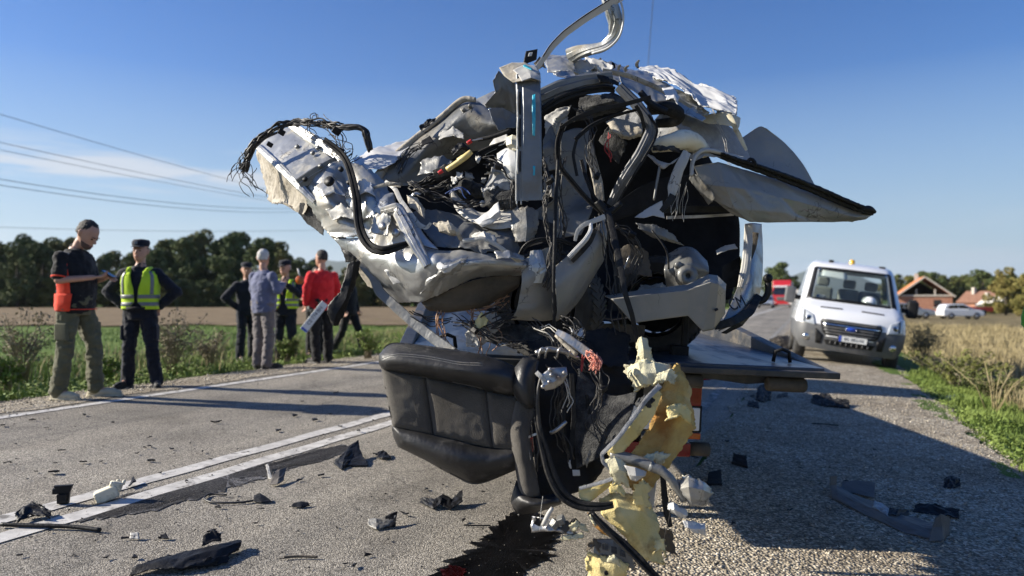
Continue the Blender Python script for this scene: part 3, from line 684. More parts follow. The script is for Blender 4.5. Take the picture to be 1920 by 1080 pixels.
for x, y in ((869, 206), (881, 198), (756, 290), (748, 296), (794, 314)):
    c = P(x, y, 3.9 if x > 860 else 3.96); MB().lathe([(0, -.006), (.009, -.006), (.011, 0), (.011, .02), (0, .02)], c, 'Y', 12).build('bolt', m_prim_shade if x != 794 else m_black, W, True)
patch('black_grommet', [[(790, 264, 3.94), (806, 254, 3.95)], [(790, 274, 3.93), (814, 266, 3.93)]], m_dark, W, .004, 14)
wires('frayed_edge', bundle([(792, 272, 3.93), (770, 285, 3.92), (758, 300, 3.92), (750, 320, 3.92)], 12, 3.5, 21), .7, m_wire, W, .012, 12)
patch('torn_clip', [[(785, 238, 4.02), (800, 222, 4.02), (818, 218, 4.04)], [(788, 248, 4.0), (802, 238, 4.0), (816, 226, 4.02)]], m_black, W, .02, 20, .012)
patch('bent_sheet', [[(890, 190, 4.2), (925, 172, 4.2), (962, 160, 4.2), (1000, 150, 4.2)], [(905, 205, 4.12), (935, 195, 4.1), (965, 190, 4.1), (1000, 180, 4.1)]], m_silver, W, .02, 9)
patch('bent_bracket', [[(924, 150, 3.56), (934, 132, 3.58), (948, 140, 3.62), (968, 150, 3.68)], [(928, 172, 3.58), (940, 165, 3.62), (955, 172, 3.66), (970, 178, 3.72)], [(908, 196, 3.58), (930, 192, 3.63), (950, 195, 3.69), (970, 205, 3.75)], [(910, 202, 3.60), (925, 202, 3.64), (940, 200, 3.69), (966, 215, 3.76)]], m_pillar, W, .02, 10, .006)  # shade on the bracket is painted with the darker pillar colour
patch('bent_sheet', [[(915, 205, 3.72), (945, 190, 3.78), (972, 195, 3.86)], [(922, 225, 3.70), (945, 220, 3.76), (972, 220, 3.84)], [(936, 246, 3.70), (955, 240, 3.76), (972, 242, 3.84)]], m_pillar, W, .02, 9, .004)

# --- folded centre pillar standing in front
rail('centre_pillar', [(990, 140, 3.42, 46), (992, 200, 3.38, 46), (992, 270, 3.36, 47), (991, 330, 3.36, 50), (992, 376, 3.36, 52)], 'pill', m_pillar, W, .002)
patch('pillar_cap', [[(936, 128, 3.52), (960, 118, 3.56), (985, 118, 3.58), (1006, 128, 3.56)], [(945, 142, 3.46), (970, 135, 3.46), (992, 134, 3.46), (1012, 140, 3.48)], [(962, 155, 3.40), (978, 152, 3.38), (995, 150, 3.38), (1014, 156, 3.42)]], m_beige, W, .006, 10)
patch('pillar_cap', [[(962, 132, 3.45), (985, 121, 3.5), (1005, 124, 3.5)], [(972, 142, 3.41), (992, 133, 3.42), (1013, 138, 3.42)], [(978, 152, 3.37), (996, 146, 3.37), (1014, 152, 3.38)]], m_pale, W, .004, 12)
for pts in ([(980, 124, 3.45), (998, 132, 3.41), (996, 128, 3.44), (984, 121, 3.48)],):
    patch('sealant_smear', [[pts[0], pts[3]], [pts[1], pts[2]]], m_teal, W, .004, 20, .004)
patch('sealant_smear', [[(998, 176, 3.345), (1004, 176, 3.345)], [(997, 215, 3.325), (1005, 215, 3.325)], [(999, 256, 3.325), (1003, 256, 3.325)]], m_teal, W, .004, 30, .006, .001)
patch('sealant_smear', [[(999, 310, 3.325), (1004, 310, 3.325)], [(999, 330, 3.325), (1003, 330, 3.325)]], m_teal, W, .003, 30, .004, .001)
for y0, y1 in ((172, 215), (222, 275), (283, 322)):
    rail('pillar_slot', [(975, y0, 3.35, 4), (974, (y0 + y1) / 2, 3.335, 6), (975, y1, 3.335, 4)], 'flat', m_dark, W)
    rail('torn_edge', [(971, y0 - 4, 3.34, 3), (970, (y0 + y1) / 2, 3.33, 3), (971, y1 + 4, 3.33, 3)], 'round', m_pale, W, .003)
for x in (969, 977): rail('stud', [(x, 372, 3.36, 3.5), (x, 384, 3.36, 3)], 'round', m_steel, W)

# --- curled white strip above the roof
rail('roof_trim_strip', [(1003, 133, 3.6, 9), (1018, 112, 3.6, 10), (1036, 86, 3.6, 12), (1060, 62, 3.6, 13), (1100, 33, 3.6, 14), (1150, 3, 3.6, 15), (1185, -18, 3.62, 15)], 'flat', m_white, W, twist=[.3, .3, .25, .25, .2, .2, .2])
rail('roof_trim_edge', [(1018, 106, 3.585, 2.2), (1034, 82, 3.585, 2.2), (1060, 56, 3.585, 2.2), (1100, 27, 3.585, 2.2), (1150, -5, 3.585, 2.2)], 'round', m_rubber, W)
rail('roof_trim_strip', [(1138, -6, 3.62, 22), (1148, 14, 3.62, 28), (1156, 40, 3.63, 28), (1152, 66, 3.65, 22), (1132, 86, 3.68, 18), (1104, 92, 3.72, 20), (1082, 98, 3.76, 24), (1066, 106, 3.8, 28)], 'chan', m_silver, W, .004, twist=[-.3, -.3, -.2, .3, .7, .5, .2, .1])
rail('roof_trim_edge', [(1162, -4, 3.6, 4), (1168, 20, 3.6, 4), (1168, 45, 3.61, 4), (1160, 70, 3.62, 4), (1140, 90, 3.65, 5), (1110, 100, 3.7, 4)], 'round', m_white, W)
patch('black_tag', [[(986, 96, 3.66), (1008, 92, 3.66)], [(980, 122, 3.66), (1006, 112, 3.66)]], m_black, W, .002)
patch('tag_hole', [[(992, 99, 3.655), (999, 98, 3.655)], [(990, 106, 3.655), (997, 105, 3.655)]], m_white, W, 0)
patch('bent_bracket', [[(1000, 118, 3.66), (1012, 105, 3.66), (1020, 112, 3.66)], [(1008, 132, 3.64), (1018, 126, 3.64), (1024, 130, 3.64)]], m_brown, W, .012, 18, .004)

# --- crumpled roof
patch('crumpled_roof', [[(1018, 108, 4.5), (1060, 104, 4.45), (1110, 118, 4.4), (1160, 122, 4.35), (1210, 136, 4.28), (1260, 158, 4.2), (1305, 185, 4.1), (1330, 215, 4.0)],
                        [(1022, 125, 4.2), (1070, 125, 4.15), (1115, 132, 4.08), (1165, 138, 4.02), (1212, 158, 3.96), (1260, 178, 3.92), (1300, 200, 3.88), (1325, 218, 3.86)],
                        [(1040, 142, 3.98), (1085, 146, 3.94), (1125, 146, 3.9), (1170, 158, 3.86), (1215, 182, 3.82), (1260, 200, 3.8), (1298, 214, 3.8), (1322, 222, 3.82)]], m_silver, W, .03, 7, .012, linear=True)
patch('crumpled_roof', [[(1078, 108, 3.86), (1100, 115, 3.84), (1125, 125, 3.84)], [(1070, 125, 3.78), (1095, 132, 3.74), (1120, 136, 3.76)], [(1075, 142, 3.76), (1095, 146, 3.72), (1115, 145, 3.76)]], m_pale, W, .05, 17, .02)
patch('roof_skin_sheet', [[(1195, 128, 4.55), (1225, 121, 4.55), (1255, 128, 4.45), (1300, 158, 4.25), (1340, 168, 4.15), (1382, 180, 4.02)],
                          [(1212, 136, 4.3), (1240, 138, 4.25), (1272, 155, 4.12), (1305, 178, 3.98), (1345, 190, 3.92), (1384, 200, 3.85)],
                          [(1230, 145, 4.1), (1262, 160, 4.0), (1290, 178, 3.9), (1312, 198, 3.82), (1345, 205, 3.78), (1382, 215, 3.74)]], m_white, W, .03, 6, .02, linear=True)  # silver roof skin painted white as sunlit metal
patch('roof_end_fold', [[(1345, 200, 4.06), (1365, 195, 4.1), (1382, 192, 4.15)], [(1342, 214, 4.0), (1362, 210, 4.02), (1380, 212, 4.06)], [(1345, 222, 4.0), (1362, 222, 4.02), (1380, 228, 4.05)]], m_silver, W, .03, 12, .008)
rail('roof_edge_rail', [(1130, 132, 3.78, 8), (1180, 142, 3.8, 9), (1240, 168, 3.82, 9), (1300, 205, 3.88, 9), (1322, 222, 3.95, 8)], 'chan', m_beige, W, .003)
rail('roof_rail', [(1012, 186, 3.6, 34), (1050, 168, 3.6, 34), (1095, 155, 3.62, 32), (1148, 148, 3.64, 30)], 'chan', m_pillar, W, .004)
rail('roof_seal', [(1014, 208, 3.58, 13), (1050, 186, 3.58, 15), (1090, 172, 3.6, 15), (1130, 166, 3.62, 14), (1152, 168, 3.64, 11)], 'seal', m_black, W)
patch('torn_trim', [[(1118, 140, 3.58), (1140, 142, 3.58), (1162, 156, 3.6)], [(1122, 155, 3.58), (1145, 158, 3.57), (1160, 163, 3.6)]], m_black, W, .01, 16, .01)
for i, (x, y) in enumerate(((1122, 112), (1136, 118), (1160, 124), (1152, 120), (1194, 118), (1100, 118), (1175, 126))):
    rail('torn_scrap', [(x, y + 8, 3.95, 5), (x + 2 - i, y + 2, 3.94, 6), (x + 4 * (-1) ** i, y - 3 - (i == 4) * 2, 3.93, 3)], 'flat', m_black if i % 2 else m_beige, W, .006)
rail('torn_scrap', [(1196, 128, 3.98, 5), (1195, 120, 3.98, 3), (1199, 113, 3.98, 2)], 'flat', m_black, W)

m_dframe = M('dark_door_frame', (.06, .062, .066), (.10, .102, .105), rough=.45, metal=.3, scale=8, coat=.2)
patch('roof_front_fold', [[(1160, 140, 3.74), (1205, 158, 3.72), (1250, 180, 3.7), (1298, 206, 3.7), (1326, 222, 3.72)], [(1165, 158, 3.70), (1208, 180, 3.68), (1252, 202, 3.66), (1290, 218, 3.66), (1318, 228, 3.68)]], m_silver, W, .02, 8, .006)
patch('torn_white_flap', [[(1240, 165, 3.78), (1262, 160, 3.76), (1275, 180, 3.7)], [(1248, 188, 3.68), (1264, 186, 3.66), (1272, 196, 3.64)]], m_white, W, .015, 9, .012)
patch('torn_white_flap', [[(1095, 112, 3.9), (1130, 118, 3.86), (1150, 128, 3.82)], [(1100, 130, 3.8), (1128, 134, 3.76), (1150, 142, 3.74)]], m_white, W, .04, 14, .015)
patch('torn_white_flap', [[(1022, 112, 3.86), (1050, 108, 3.84), (1078, 114, 3.8)], [(1026, 138, 3.74), (1055, 136, 3.7), (1082, 140, 3.68)]], m_silver, W, .03, 9, .012)
# --- cabin side: door frame, trims, inner panels
rail('door_frame', [(1160, 162, 3.56, 18), (1190, 192, 3.54, 20), (1214, 222, 3.52, 20), (1222, 245, 3.52, 20), (1200, 290, 3.52, 21), (1170, 335, 3.54, 20), (1145, 385, 3.58, 17)], 'chan', m_dframe, W, .003)
rail('door_frame_edge', [(1216, 215, 3.5, 4.3), (1232, 248, 3.5, 4.3), (1206, 300, 3.5, 5.0), (1178, 345, 3.52, 4.3), (1152, 392, 3.55, 4.3)], 'seal', m_black, W)
rail('window_trim', [(1050, 240, 3.5, 6.5), (1078, 222, 3.48, 7.9), (1120, 206, 3.46, 8.6), (1170, 196, 3.45, 8.6), (1220, 182, 3.45, 7.2)], 'box', m_black, W, .002)
rail('window_trim', [(1192, 198, 3.47, 7.2), (1202, 214, 3.48, 7.2), (1208, 240, 3.5, 6.5)], 'box', m_black, W)
rail('window_trim', [(1078, 262, 3.5, 7.9), (1110, 235, 3.5, 7.9), (1150, 218, 3.5, 6.5), (1200, 204, 3.5, 5.0)], 'seal', m_black, W)
rail('window_trim', [(1082, 258, 3.52, 5.8), (1074, 290, 3.52, 5.8), (1082, 330, 3.52, 5.8)], 'box', m_black, W)
rail('door_seal', [(1056, 232, 3.52, 10.8), (1046, 270, 3.52, 10.8), (1050, 310, 3.52, 10.1), (1072, 340, 3.52, 10.1), (1100, 372, 3.52, 9.4), (1128, 398, 3.52, 8.6)], 'seal', m_rubber, W)
rail('door_seal', [(1090, 300, 3.58, 7.2), (1098, 330, 3.56, 7.2), (1115, 370, 3.55, 6.5), (1140, 392, 3.54, 6.5)], 'seal', m_black, W)
patch('inner_door_panel', [[(1052, 250, 3.66), (1080, 240, 3.7), (1105, 245, 3.72)], [(1050, 310, 3.64), (1078, 310, 3.68), (1100, 310, 3.7)], [(1040, 370, 3.62), (1075, 370, 3.66), (1108, 368, 3.66)], [(1000, 400, 3.62), (1050, 405, 3.62), (1110, 395, 3.6)], [(975, 460, 3.62), (1030, 450, 3.6), (1090, 440, 3.58)]], m_prim_shade, W, .025, 7)
patch('inner_pillar_trim', [[(1090, 255, 3.78), (1106, 252, 3.78)], [(1102, 300, 3.76), (1118, 296, 3.76)], [(1112, 345, 3.74), (1130, 340, 3.74)], [(1118, 380, 3.72), (1134, 376, 3.72)]], m_beige, W, .008, 10)
patch('torn_inner_sheet', [[(1018, 215, 3.8), (1042, 200, 3.8), (1072, 196, 3.8)], [(1020, 240, 3.78), (1045, 230, 3.76), (1066, 220, 3.8)], [(1026, 262, 3.8), (1042, 255, 3.78), (1058, 245, 3.8)]], m_pale, W, .035, 14, .01)
patch('airbag_cloth', [[(1018, 262, 3.72), (1034, 235, 3.74), (1044, 262, 3.74)], [(1018, 290, 3.7), (1034, 280, 3.7), (1052, 285, 3.72)], [(1018, 322, 3.7), (1040, 318, 3.68), (1060, 320, 3.7)]], m_prim_shade, W, .02, 8, linear=False)
patch('seat_belt_pad', [[(1135, 225, 3.72), (1165, 222, 3.72), (1205, 235, 3.7)], [(1148, 245, 3.66), (1175, 252, 3.64), (1206, 248, 3.66)], [(1165, 255, 3.68), (1185, 262, 3.66), (1202, 256, 3.68)]], m_beige, W, .02, 14, .006, linear=False)
patch('torn_headliner', [[(1148, 222, 3.9), (1175, 205, 3.95), (1205, 212, 3.92)], [(1155, 240, 3.86), (1180, 235, 3.86), (1206, 236, 3.86)]], m_felt, W, .02, 10)
patch('dark_trim_cover', [[(1085, 180, 3.75), (1120, 172, 3.75), (1150, 172, 3.75), (1175, 185, 3.75)], [(1082, 205, 3.72), (1118, 198, 3.7), (1148, 190, 3.7), (1178, 195, 3.72)], [(1075, 230, 3.74), (1115, 222, 3.74), (1145, 212, 3.76), (1176, 205, 3.76)]], m_carpet, W, .035, 10, .01)
rail('black_hose', [(1215, 205, 3.66, 22), (1250, 202, 3.66, 26), (1272, 215, 3.68, 26), (1262, 228, 3.7, 20), (1230, 232, 3.72, 16)], 'round', m_rubber, W)
rail('black_hose', [(1200, 172, 3.62, 12), (1222, 196, 3.62, 14), (1250, 210, 3.62, 14)], 'round', m_black, W)

# --- headliner and paddings to the right
patch('headliner', [[(1215, 232, 4.0), (1262, 205, 4.05), (1310, 215, 4.1), (1360, 232, 4.15), (1398, 262, 4.2)], [(1220, 258, 3.9), (1262, 238, 3.95), (1310, 245, 4.0), (1362, 262, 4.05), (1405, 288, 4.1)], [(1228, 285, 3.85), (1270, 275, 3.9), (1318, 282, 3.95), (1370, 292, 4.0), (1412, 308, 4.05)]], m_felt, W, .02, 6, linear=False)
patch('lit_cloth_strip', [[(1305, 222, 3.96), (1335, 214, 3.98), (1362, 212, 4.0), (1388, 222, 4.02)], [(1330, 232, 3.92), (1345, 232, 3.92), (1368, 236, 3.94), (1386, 240, 3.98)]], m_cream, W, .012, 10, .004, linear=False)
rail('torn_cloth_tail', [(1366, 214, 3.94, 9), (1378, 238, 3.92, 9), (1390, 262, 3.92, 8), (1400, 282, 3.92, 5)], 'flat', m_cream, W, .004)
wires('loose_threads', bundle([(1334, 205, 3.9), (1348, 238, 3.88), (1362, 275, 3.86), (1368, 320, 3.84)], 5, 2.5, 31) + bundle([(1276, 340, 3.7), (1270, 380, 3.7), (1268, 405, 3.7)], 9, 6, 32), .4, m_pale, W, .008, 14)
rail('rolled_padding', [(1222, 275, 3.62, 22), (1255, 268, 3.6, 34), (1285, 262, 3.62, 38), (1305, 270, 3.68, 34), (1320, 285, 3.76, 26)], 'round', m_cream, W, .012)
patch('padding_core', [[(1218, 272, 3.57), (1250, 270, 3.56), (1278, 278, 3.57)], [(1222, 283, 3.57), (1250, 284, 3.55), (1280, 286, 3.57)]], m_carpet, W, .03, 24, .02)
patch('torn_padding', [[(1205, 285, 3.62), (1225, 292, 3.6), (1240, 308, 3.58)], [(1222, 300, 3.6), (1240, 310, 3.56), (1262, 308, 3.57)], [(1235, 310, 3.6), (1248, 316, 3.57), (1275, 295, 3.58)]], m_felt, W, .015, 12, .006)
rail('belt_bracket', [(1288, 285, 3.58, 16), (1276, 310, 3.56, 18), (1268, 332, 3.56, 18), (1262, 350, 3.56, 20), (1258, 372, 3.56, 12)], 'chan', m_pale, W, .01)
rail('belt_buckle', [(1262, 366, 3.55, 14), (1255, 378, 3.55, 13), (1240, 396, 3.55, 9)], 'box', m_black, W, .004)
rail('trim_edge', [(1238, 308, 3.58, 5), (1232, 340, 3.58, 5), (1226, 376, 3.58, 4)], 'round', m_prim_shade, W)
patch('torn_lining', [[(1292, 290, 3.66), (1318, 275, 3.7), (1350, 282, 3.76), (1400, 298, 3.86)], [(1296, 305, 3.62), (1320, 292, 3.66), (1352, 296, 3.72), (1402, 308, 3.82)]], m_felt, W, .02, 10, .008)
rail('folded_seal', [(1296, 330, 3.6, 7), (1300, 300, 3.62, 8), (1318, 282, 3.66, 9), (1350, 286, 3.72, 8), (1392, 300, 3.8, 7)], 'round', m_pale, W, .004)
# rear side quarter and hatch sticking out
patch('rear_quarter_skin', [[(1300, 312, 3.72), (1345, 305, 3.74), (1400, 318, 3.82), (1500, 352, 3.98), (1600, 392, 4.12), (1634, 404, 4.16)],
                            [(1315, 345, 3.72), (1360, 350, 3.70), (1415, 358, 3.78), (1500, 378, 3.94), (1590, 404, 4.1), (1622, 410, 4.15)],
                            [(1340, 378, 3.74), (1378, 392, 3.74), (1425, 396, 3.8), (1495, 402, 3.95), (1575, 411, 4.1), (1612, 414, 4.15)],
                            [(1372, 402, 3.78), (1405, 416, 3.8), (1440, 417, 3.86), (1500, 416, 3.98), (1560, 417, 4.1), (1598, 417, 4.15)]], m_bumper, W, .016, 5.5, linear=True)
rail('hatch_edge_seal', [(1330, 282, 3.7, 10), (1380, 302, 3.76, 14), (1440, 322, 3.84, 16), (1520, 352, 3.96, 17), (1600, 386, 4.08, 16), (1636, 398, 4.14, 13)], 'seal', m_black, W, .006, 40)
rail('hatch_tip', [(1612, 392, 4.1, 9), (1630, 392, 4.12, 13), (1641, 398, 4.13, 7)], 'round', m_black, W, .004)
rail('hinge_loop', [(1400, 305, 3.8, 7), (1408, 298, 3.79, 7), (1416, 306, 3.79, 7), (1412, 314, 3.8, 7)], 'round', m_black, W)
patch('hatch_skin', [[(1392, 258, 4.3), (1422, 238, 4.34), (1436, 240, 4.35)], [(1396, 275, 4.28), (1440, 262, 4.35), (1474, 270, 4.4)], [(1402, 300, 4.26), (1460, 300, 4.36), (1506, 308, 4.44)], [(1420, 312, 4.24), (1480, 328, 4.36), (1528, 347, 4.46)]], m_bumper, W, .006, 4, linear=False)
rail('hatch_hinge_bar', [(1240, 395, 3.8, 12), (1300, 392, 3.84, 13), (1372, 392, 3.9, 12)], 'box', m_black, W)
rail('hatch_hinge_bar', [(1250, 408, 3.82, 6), (1310, 406, 3.86, 6), (1375, 402, 3.92, 5)], 'box', m_steel, W)
patch('torn_sheet_flag', [[(1190, 408, 3.64), (1215, 390, 3.64), (1242, 375, 3.64)], [(1205, 410, 3.62), (1225, 405, 3.62), (1246, 410, 3.62)]], m_white, W, .01, 8, .004)
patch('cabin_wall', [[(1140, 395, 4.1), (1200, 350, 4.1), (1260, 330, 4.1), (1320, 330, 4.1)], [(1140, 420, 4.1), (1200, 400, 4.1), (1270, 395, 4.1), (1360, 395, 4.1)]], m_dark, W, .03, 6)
# rear end with the number plate letters, tow ball
patch('rear_corner', [[(1396, 420, 3.98), (1412, 418, 4.0), (1428, 420, 4.06)], [(1394, 470, 3.92), (1414, 468, 3.94), (1430, 470, 4.02)], [(1388, 520, 3.86), (1410, 520, 3.86), (1430, 515, 3.96)], [(1368, 575, 3.74), (1398, 565, 3.78), (1424, 550, 3.92)], [(1345, 622, 3.66), (1378, 606, 3.7), (1412, 580, 3.86)]], m_silver, W, .006, 8, step=.007)
rail('lamp_recess', [(1416, 436, 3.92, 13), (1412, 460, 3.9, 14), (1406, 484, 3.88, 9)], 'flat', m_brown, W)
rail('rear_post', [(1404, 424, 3.9, 14), (1402, 460, 3.86, 16), (1398, 505, 3.82, 17), (1388, 540, 3.78, 12)], 'chan', m_pale, W, .004)
patch('bumper_valance', [[(1352, 624, 3.62), (1385, 605, 3.66), (1416, 576, 3.8)], [(1362, 626, 3.66), (1392, 610, 3.7), (1418, 580, 3.82)]], m_black, W, .004, 12)
rail('bumper_valance', [(1340, 612, 3.64, 13), (1375, 603, 3.66, 17), (1405, 585, 3.74, 17), (1422, 556, 3.86, 13)], 'box', m_black, W, .003)
rail('tow_ball_neck', [(1420, 566, 3.86, 11), (1432, 562, 3.86, 12), (1440, 548, 3.86, 12), (1440, 530, 3.86, 12)], 'round', m_black, W)
MB().lathe([(0, -.024), (.014, -.021), (.023, -.009), (.024, 0), (.023, .009), (.014, .021), (0, .024)], P(1440, 522, 3.86), 'Z', 16).build('tow_ball', m_black, W, True)
def text(name, s, size, loc, rot, mat, parent=None, ext=.001, font=None, align='CENTER', wc=True, sx=1):
    cu = bpy.data.curves.new(name, 'FONT'); cu.body = s; cu.size = size; cu.extrude = ext; cu.align_x = align; cu.align_y = 'CENTER'; cu.resolution_u = 3
    o = bpy.data.objects.new(name, cu); COL.objects.link(o)
    dg = bpy.context.evaluated_depsgraph_get(); me = bpy.data.meshes.new_from_object(o.evaluated_get(dg)); bpy.data.objects.remove(o)
    o = link(name, me, mat, parent, wc); me.materials.clear(); me.materials.append(mat)
    o.matrix_basis = Matrix.Translation(Vector(loc)) @ (rot if isinstance(rot, Matrix) else Euler(rot).to_matrix().to_4x4()) @ Matrix.Diagonal((sx, 1, 1, 1))
    return o
# letters lie on the rear corner sheet
def onplane(a, b, c):
    """matrix whose x runs a->b and y leans to c"""
    a, b, c = Vector(a), Vector(b), Vector(c); x = (b - a).normalized(); z = x.cross(c - a).normalized(); y = z.cross(x)
    return Matrix((x, y, z)).transposed().to_4x4()
text('letters', 'CM', .088, P(1382, 569, 3.735), onplane(P(1370, 576, 3.755), P(1396, 566, 3.775), P(1376, 540, 3.79)), m_ink, W, .002, sx=.7)

# lower bumper torn loose
patch('loose_bumper', [[(1134, 555, 3.50), (1210, 543, 3.52), (1288, 534, 3.54), (1328, 515, 3.54), (1345, 517, 3.56), (1361, 533, 3.62)],
                       [(1148, 562, 3.38), (1215, 553, 3.41), (1290, 545, 3.45), (1332, 530, 3.46), (1347, 533, 3.48), (1360, 545, 3.56)],
                       [(1186, 606, 3.40), (1228, 600, 3.43), (1290, 592, 3.47), (1318, 622, 3.48), (1338, 618, 3.50), (1359, 588, 3.58)]], m_bumper, W, 0, 6, 0, .004, linear=True)
rail('bumper_slot', [(1340, 582, 3.475, 5), (1346, 579, 3.48, 5)], 'flat', m_dark, W)
# mechanical parts inside the opening
patch('strut_tower', [[(1250, 480, 4.0), (1290, 465, 4.0), (1325, 490, 4.0)], [(1245, 505, 3.9), (1290, 495, 3.85), (1328, 510, 3.9)], [(1250, 540, 3.95), (1290, 545, 3.9), (1325, 530, 3.95)]], m_prim_shade, W, .03, 8)
MB().lathe([(.012, .0), (.02, -.012), (.045, -.012), (.06, .02), (.06, .05)], P(1290, 517, 3.84), 'Y', 20).build('strut_mount', m_prim_shade, W, True)
MB().lathe([(.0, -.006), (.012, -.006), (.02, .0), (.02, .05)], P(1272, 497, 3.86), 'Y', 16).build('strut_mount', m_prim_shade, W, True)
patch('torn_inner_sheet', [[(1190, 418, 3.8), (1230, 420, 3.8), (1265, 440, 3.82)], [(1196, 428, 3.78), (1232, 440, 3.78), (1275, 455, 3.82)], [(1225, 448, 3.8), (1250, 452, 3.8), (1285, 462, 3.84)]], m_prim_shade, W, .02, 12, .015)
patch('box_bracket', [[(1342, 470, 3.95), (1360, 460, 3.95), (1378, 458, 3.96)], [(1344, 478, 3.9), (1362, 470, 3.9), (1384, 466, 3.92)]], m_pale, W, .008, 10, .004)
patch('grey_crate_panel', [[(1352, 500, 3.96), (1388, 480, 3.98)], [(1356, 545, 3.94), (1388, 535, 3.96)]], m_black, W, .01, 8)
rail('cable', [(1222, 432, 3.75, 4), (1244, 460, 3.72, 4), (1252, 480, 3.72, 4), (1254, 505, 3.72, 4)], 'round', m_black, W)
rail('cable', [(1180, 480, 3.7, 3), (1172, 500, 3.7, 4), (1160, 520, 3.7, 4)], 'round', m_steel, W)
patch('heat_shield', [[(1200, 535, 4.0), (1240, 530, 4.0), (1250, 535, 4.0)], [(1190, 550, 3.9), (1225, 545, 3.86), (1248, 545, 3.9)]], m_beige, W, .015, 10, .01)

# --- shaded centre, door skin and its torn window sill
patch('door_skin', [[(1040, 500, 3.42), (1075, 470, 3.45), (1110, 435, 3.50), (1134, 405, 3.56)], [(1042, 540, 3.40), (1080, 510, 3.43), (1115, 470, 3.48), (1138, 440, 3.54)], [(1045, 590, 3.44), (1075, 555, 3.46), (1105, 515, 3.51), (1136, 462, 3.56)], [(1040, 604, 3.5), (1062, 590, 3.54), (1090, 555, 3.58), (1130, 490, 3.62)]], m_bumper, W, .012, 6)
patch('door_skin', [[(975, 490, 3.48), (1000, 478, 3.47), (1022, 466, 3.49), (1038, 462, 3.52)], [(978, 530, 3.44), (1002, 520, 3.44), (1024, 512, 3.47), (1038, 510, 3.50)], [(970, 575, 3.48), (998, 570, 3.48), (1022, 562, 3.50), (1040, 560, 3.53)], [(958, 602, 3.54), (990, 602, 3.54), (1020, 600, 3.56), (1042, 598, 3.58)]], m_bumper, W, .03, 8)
rail('door_edge_strip', [(970, 490, 3.5, 9), (985, 462, 3.47, 9), (1010, 450, 3.46, 9), (1045, 450, 3.46, 9), (1080, 460, 3.46, 8)], 'seal', m_black, W)
rail('bent_trim', [(1078, 452, 3.42, 6), (1082, 432, 3.41, 8), (1096, 420, 3.40, 9), (1112, 415, 3.40, 9), (1134, 406, 3.42, 10)], 'flat', m_pale, W, .004)
rail('bright_trim', [(1066, 482, 3.40, 7), (1082, 466, 3.39, 9), (1098, 450, 3.38, 9), (1108, 432, 3.39, 7), (1108, 418, 3.40, 6)], 'chan', m_white, W, .004)
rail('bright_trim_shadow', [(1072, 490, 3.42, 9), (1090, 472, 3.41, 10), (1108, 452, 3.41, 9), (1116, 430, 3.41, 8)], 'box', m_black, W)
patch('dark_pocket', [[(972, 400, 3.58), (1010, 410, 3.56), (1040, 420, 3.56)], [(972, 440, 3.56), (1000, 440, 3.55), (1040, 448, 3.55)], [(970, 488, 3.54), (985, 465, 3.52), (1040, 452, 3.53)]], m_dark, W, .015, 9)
rail('wing_patch_rib', [(1004, 470, 3.46, 22), (1008, 500, 3.44, 34), (1006, 530, 3.44, 20)], 'flat', m_silver, W, .01)

# --- shaded tangle in the middle
patch('torn_sheet', [[(775, 400, 3.74), (820, 392, 3.72), (875, 402, 3.68), (925, 420, 3.62), (975, 432, 3.6)], [(788, 425, 3.66), (835, 432, 3.6), (885, 440, 3.56), (930, 448, 3.54), (975, 458, 3.55)], [(815, 462, 3.54), (850, 466, 3.50), (895, 470, 3.46), (935, 475, 3.47), (978, 482, 3.5)]], m_prim_shade, W, .05, 8, .01)  # shaded silver sheet, darkened by the grey material
patch('torn_sheet', [[(845, 345, 3.86), (862, 372, 3.8), (900, 400, 3.72), (940, 392, 3.68), (968, 378, 3.64)], [(848, 375, 3.78), (880, 402, 3.68), (918, 415, 3.62), (950, 408, 3.60), (972, 402, 3.6)], [(860, 400, 3.72), (890, 420, 3.62), (925, 430, 3.58), (955, 428, 3.56), (974, 425, 3.56)]], m_pale, W, .022, 7)
patch('bright_fold', [[(888, 412, 3.60), (912, 396, 3.58), (935, 378, 3.56)], [(895, 420, 3.57), (918, 408, 3.54), (938, 395, 3.53)], [(905, 426, 3.57), (925, 418, 3.55), (940, 405, 3.54)]], m_white, W, .015, 12, .004)
patch('white_plastic_bulge', [[(932, 288, 3.66), (948, 278, 3.62), (968, 280, 3.58)], [(934, 310, 3.62), (952, 305, 3.56), (968, 305, 3.54)], [(944, 328, 3.62), (956, 330, 3.57), (968, 328, 3.55)], [(955, 342, 3.64), (962, 345, 3.6), (968, 338, 3.57)]], m_white, W, .01, 7, linear=False)
patch('grey_felt_flap', [[(922, 305, 3.72), (932, 300, 3.7), (946, 325, 3.66), (956, 340, 3.64)], [(915, 335, 3.72), (928, 330, 3.68), (942, 340, 3.65), (958, 352, 3.62)], [(904, 355, 3.7), (925, 348, 3.66), (945, 350, 3.63), (960, 362, 3.62)], [(905, 372, 3.7), (925, 362, 3.67), (945, 365, 3.64), (962, 372, 3.63)]], m_felt, W, .02, 12, .008)
patch('carpet_flap', [[(905, 358, 3.68), (935, 345, 3.64), (962, 345, 3.62)], [(908, 382, 3.66), (938, 375, 3.62), (966, 372, 3.6)], [(918, 395, 3.68), (945, 395, 3.64), (970, 390, 3.62)]], m_carpet, W, .02, 12, .008)
for i, (x, y, d, r) in enumerate(((875, 352, 3.85, .05), (895, 358, 3.82, .04), (860, 365, 3.88, .05), (905, 382, 3.72, .018), (922, 372, 3.7, .02))):
    v = MB(); v.lathe([(0, -r), (r * .6, -r * .8), (r, -r * .2), (r * .9, r * .5), (r * .5, r), (0, r)], P(x, y, d), 'X', 14); v.build('rubber_mount', m_carpet if i < 3 else m_pale, W, True)
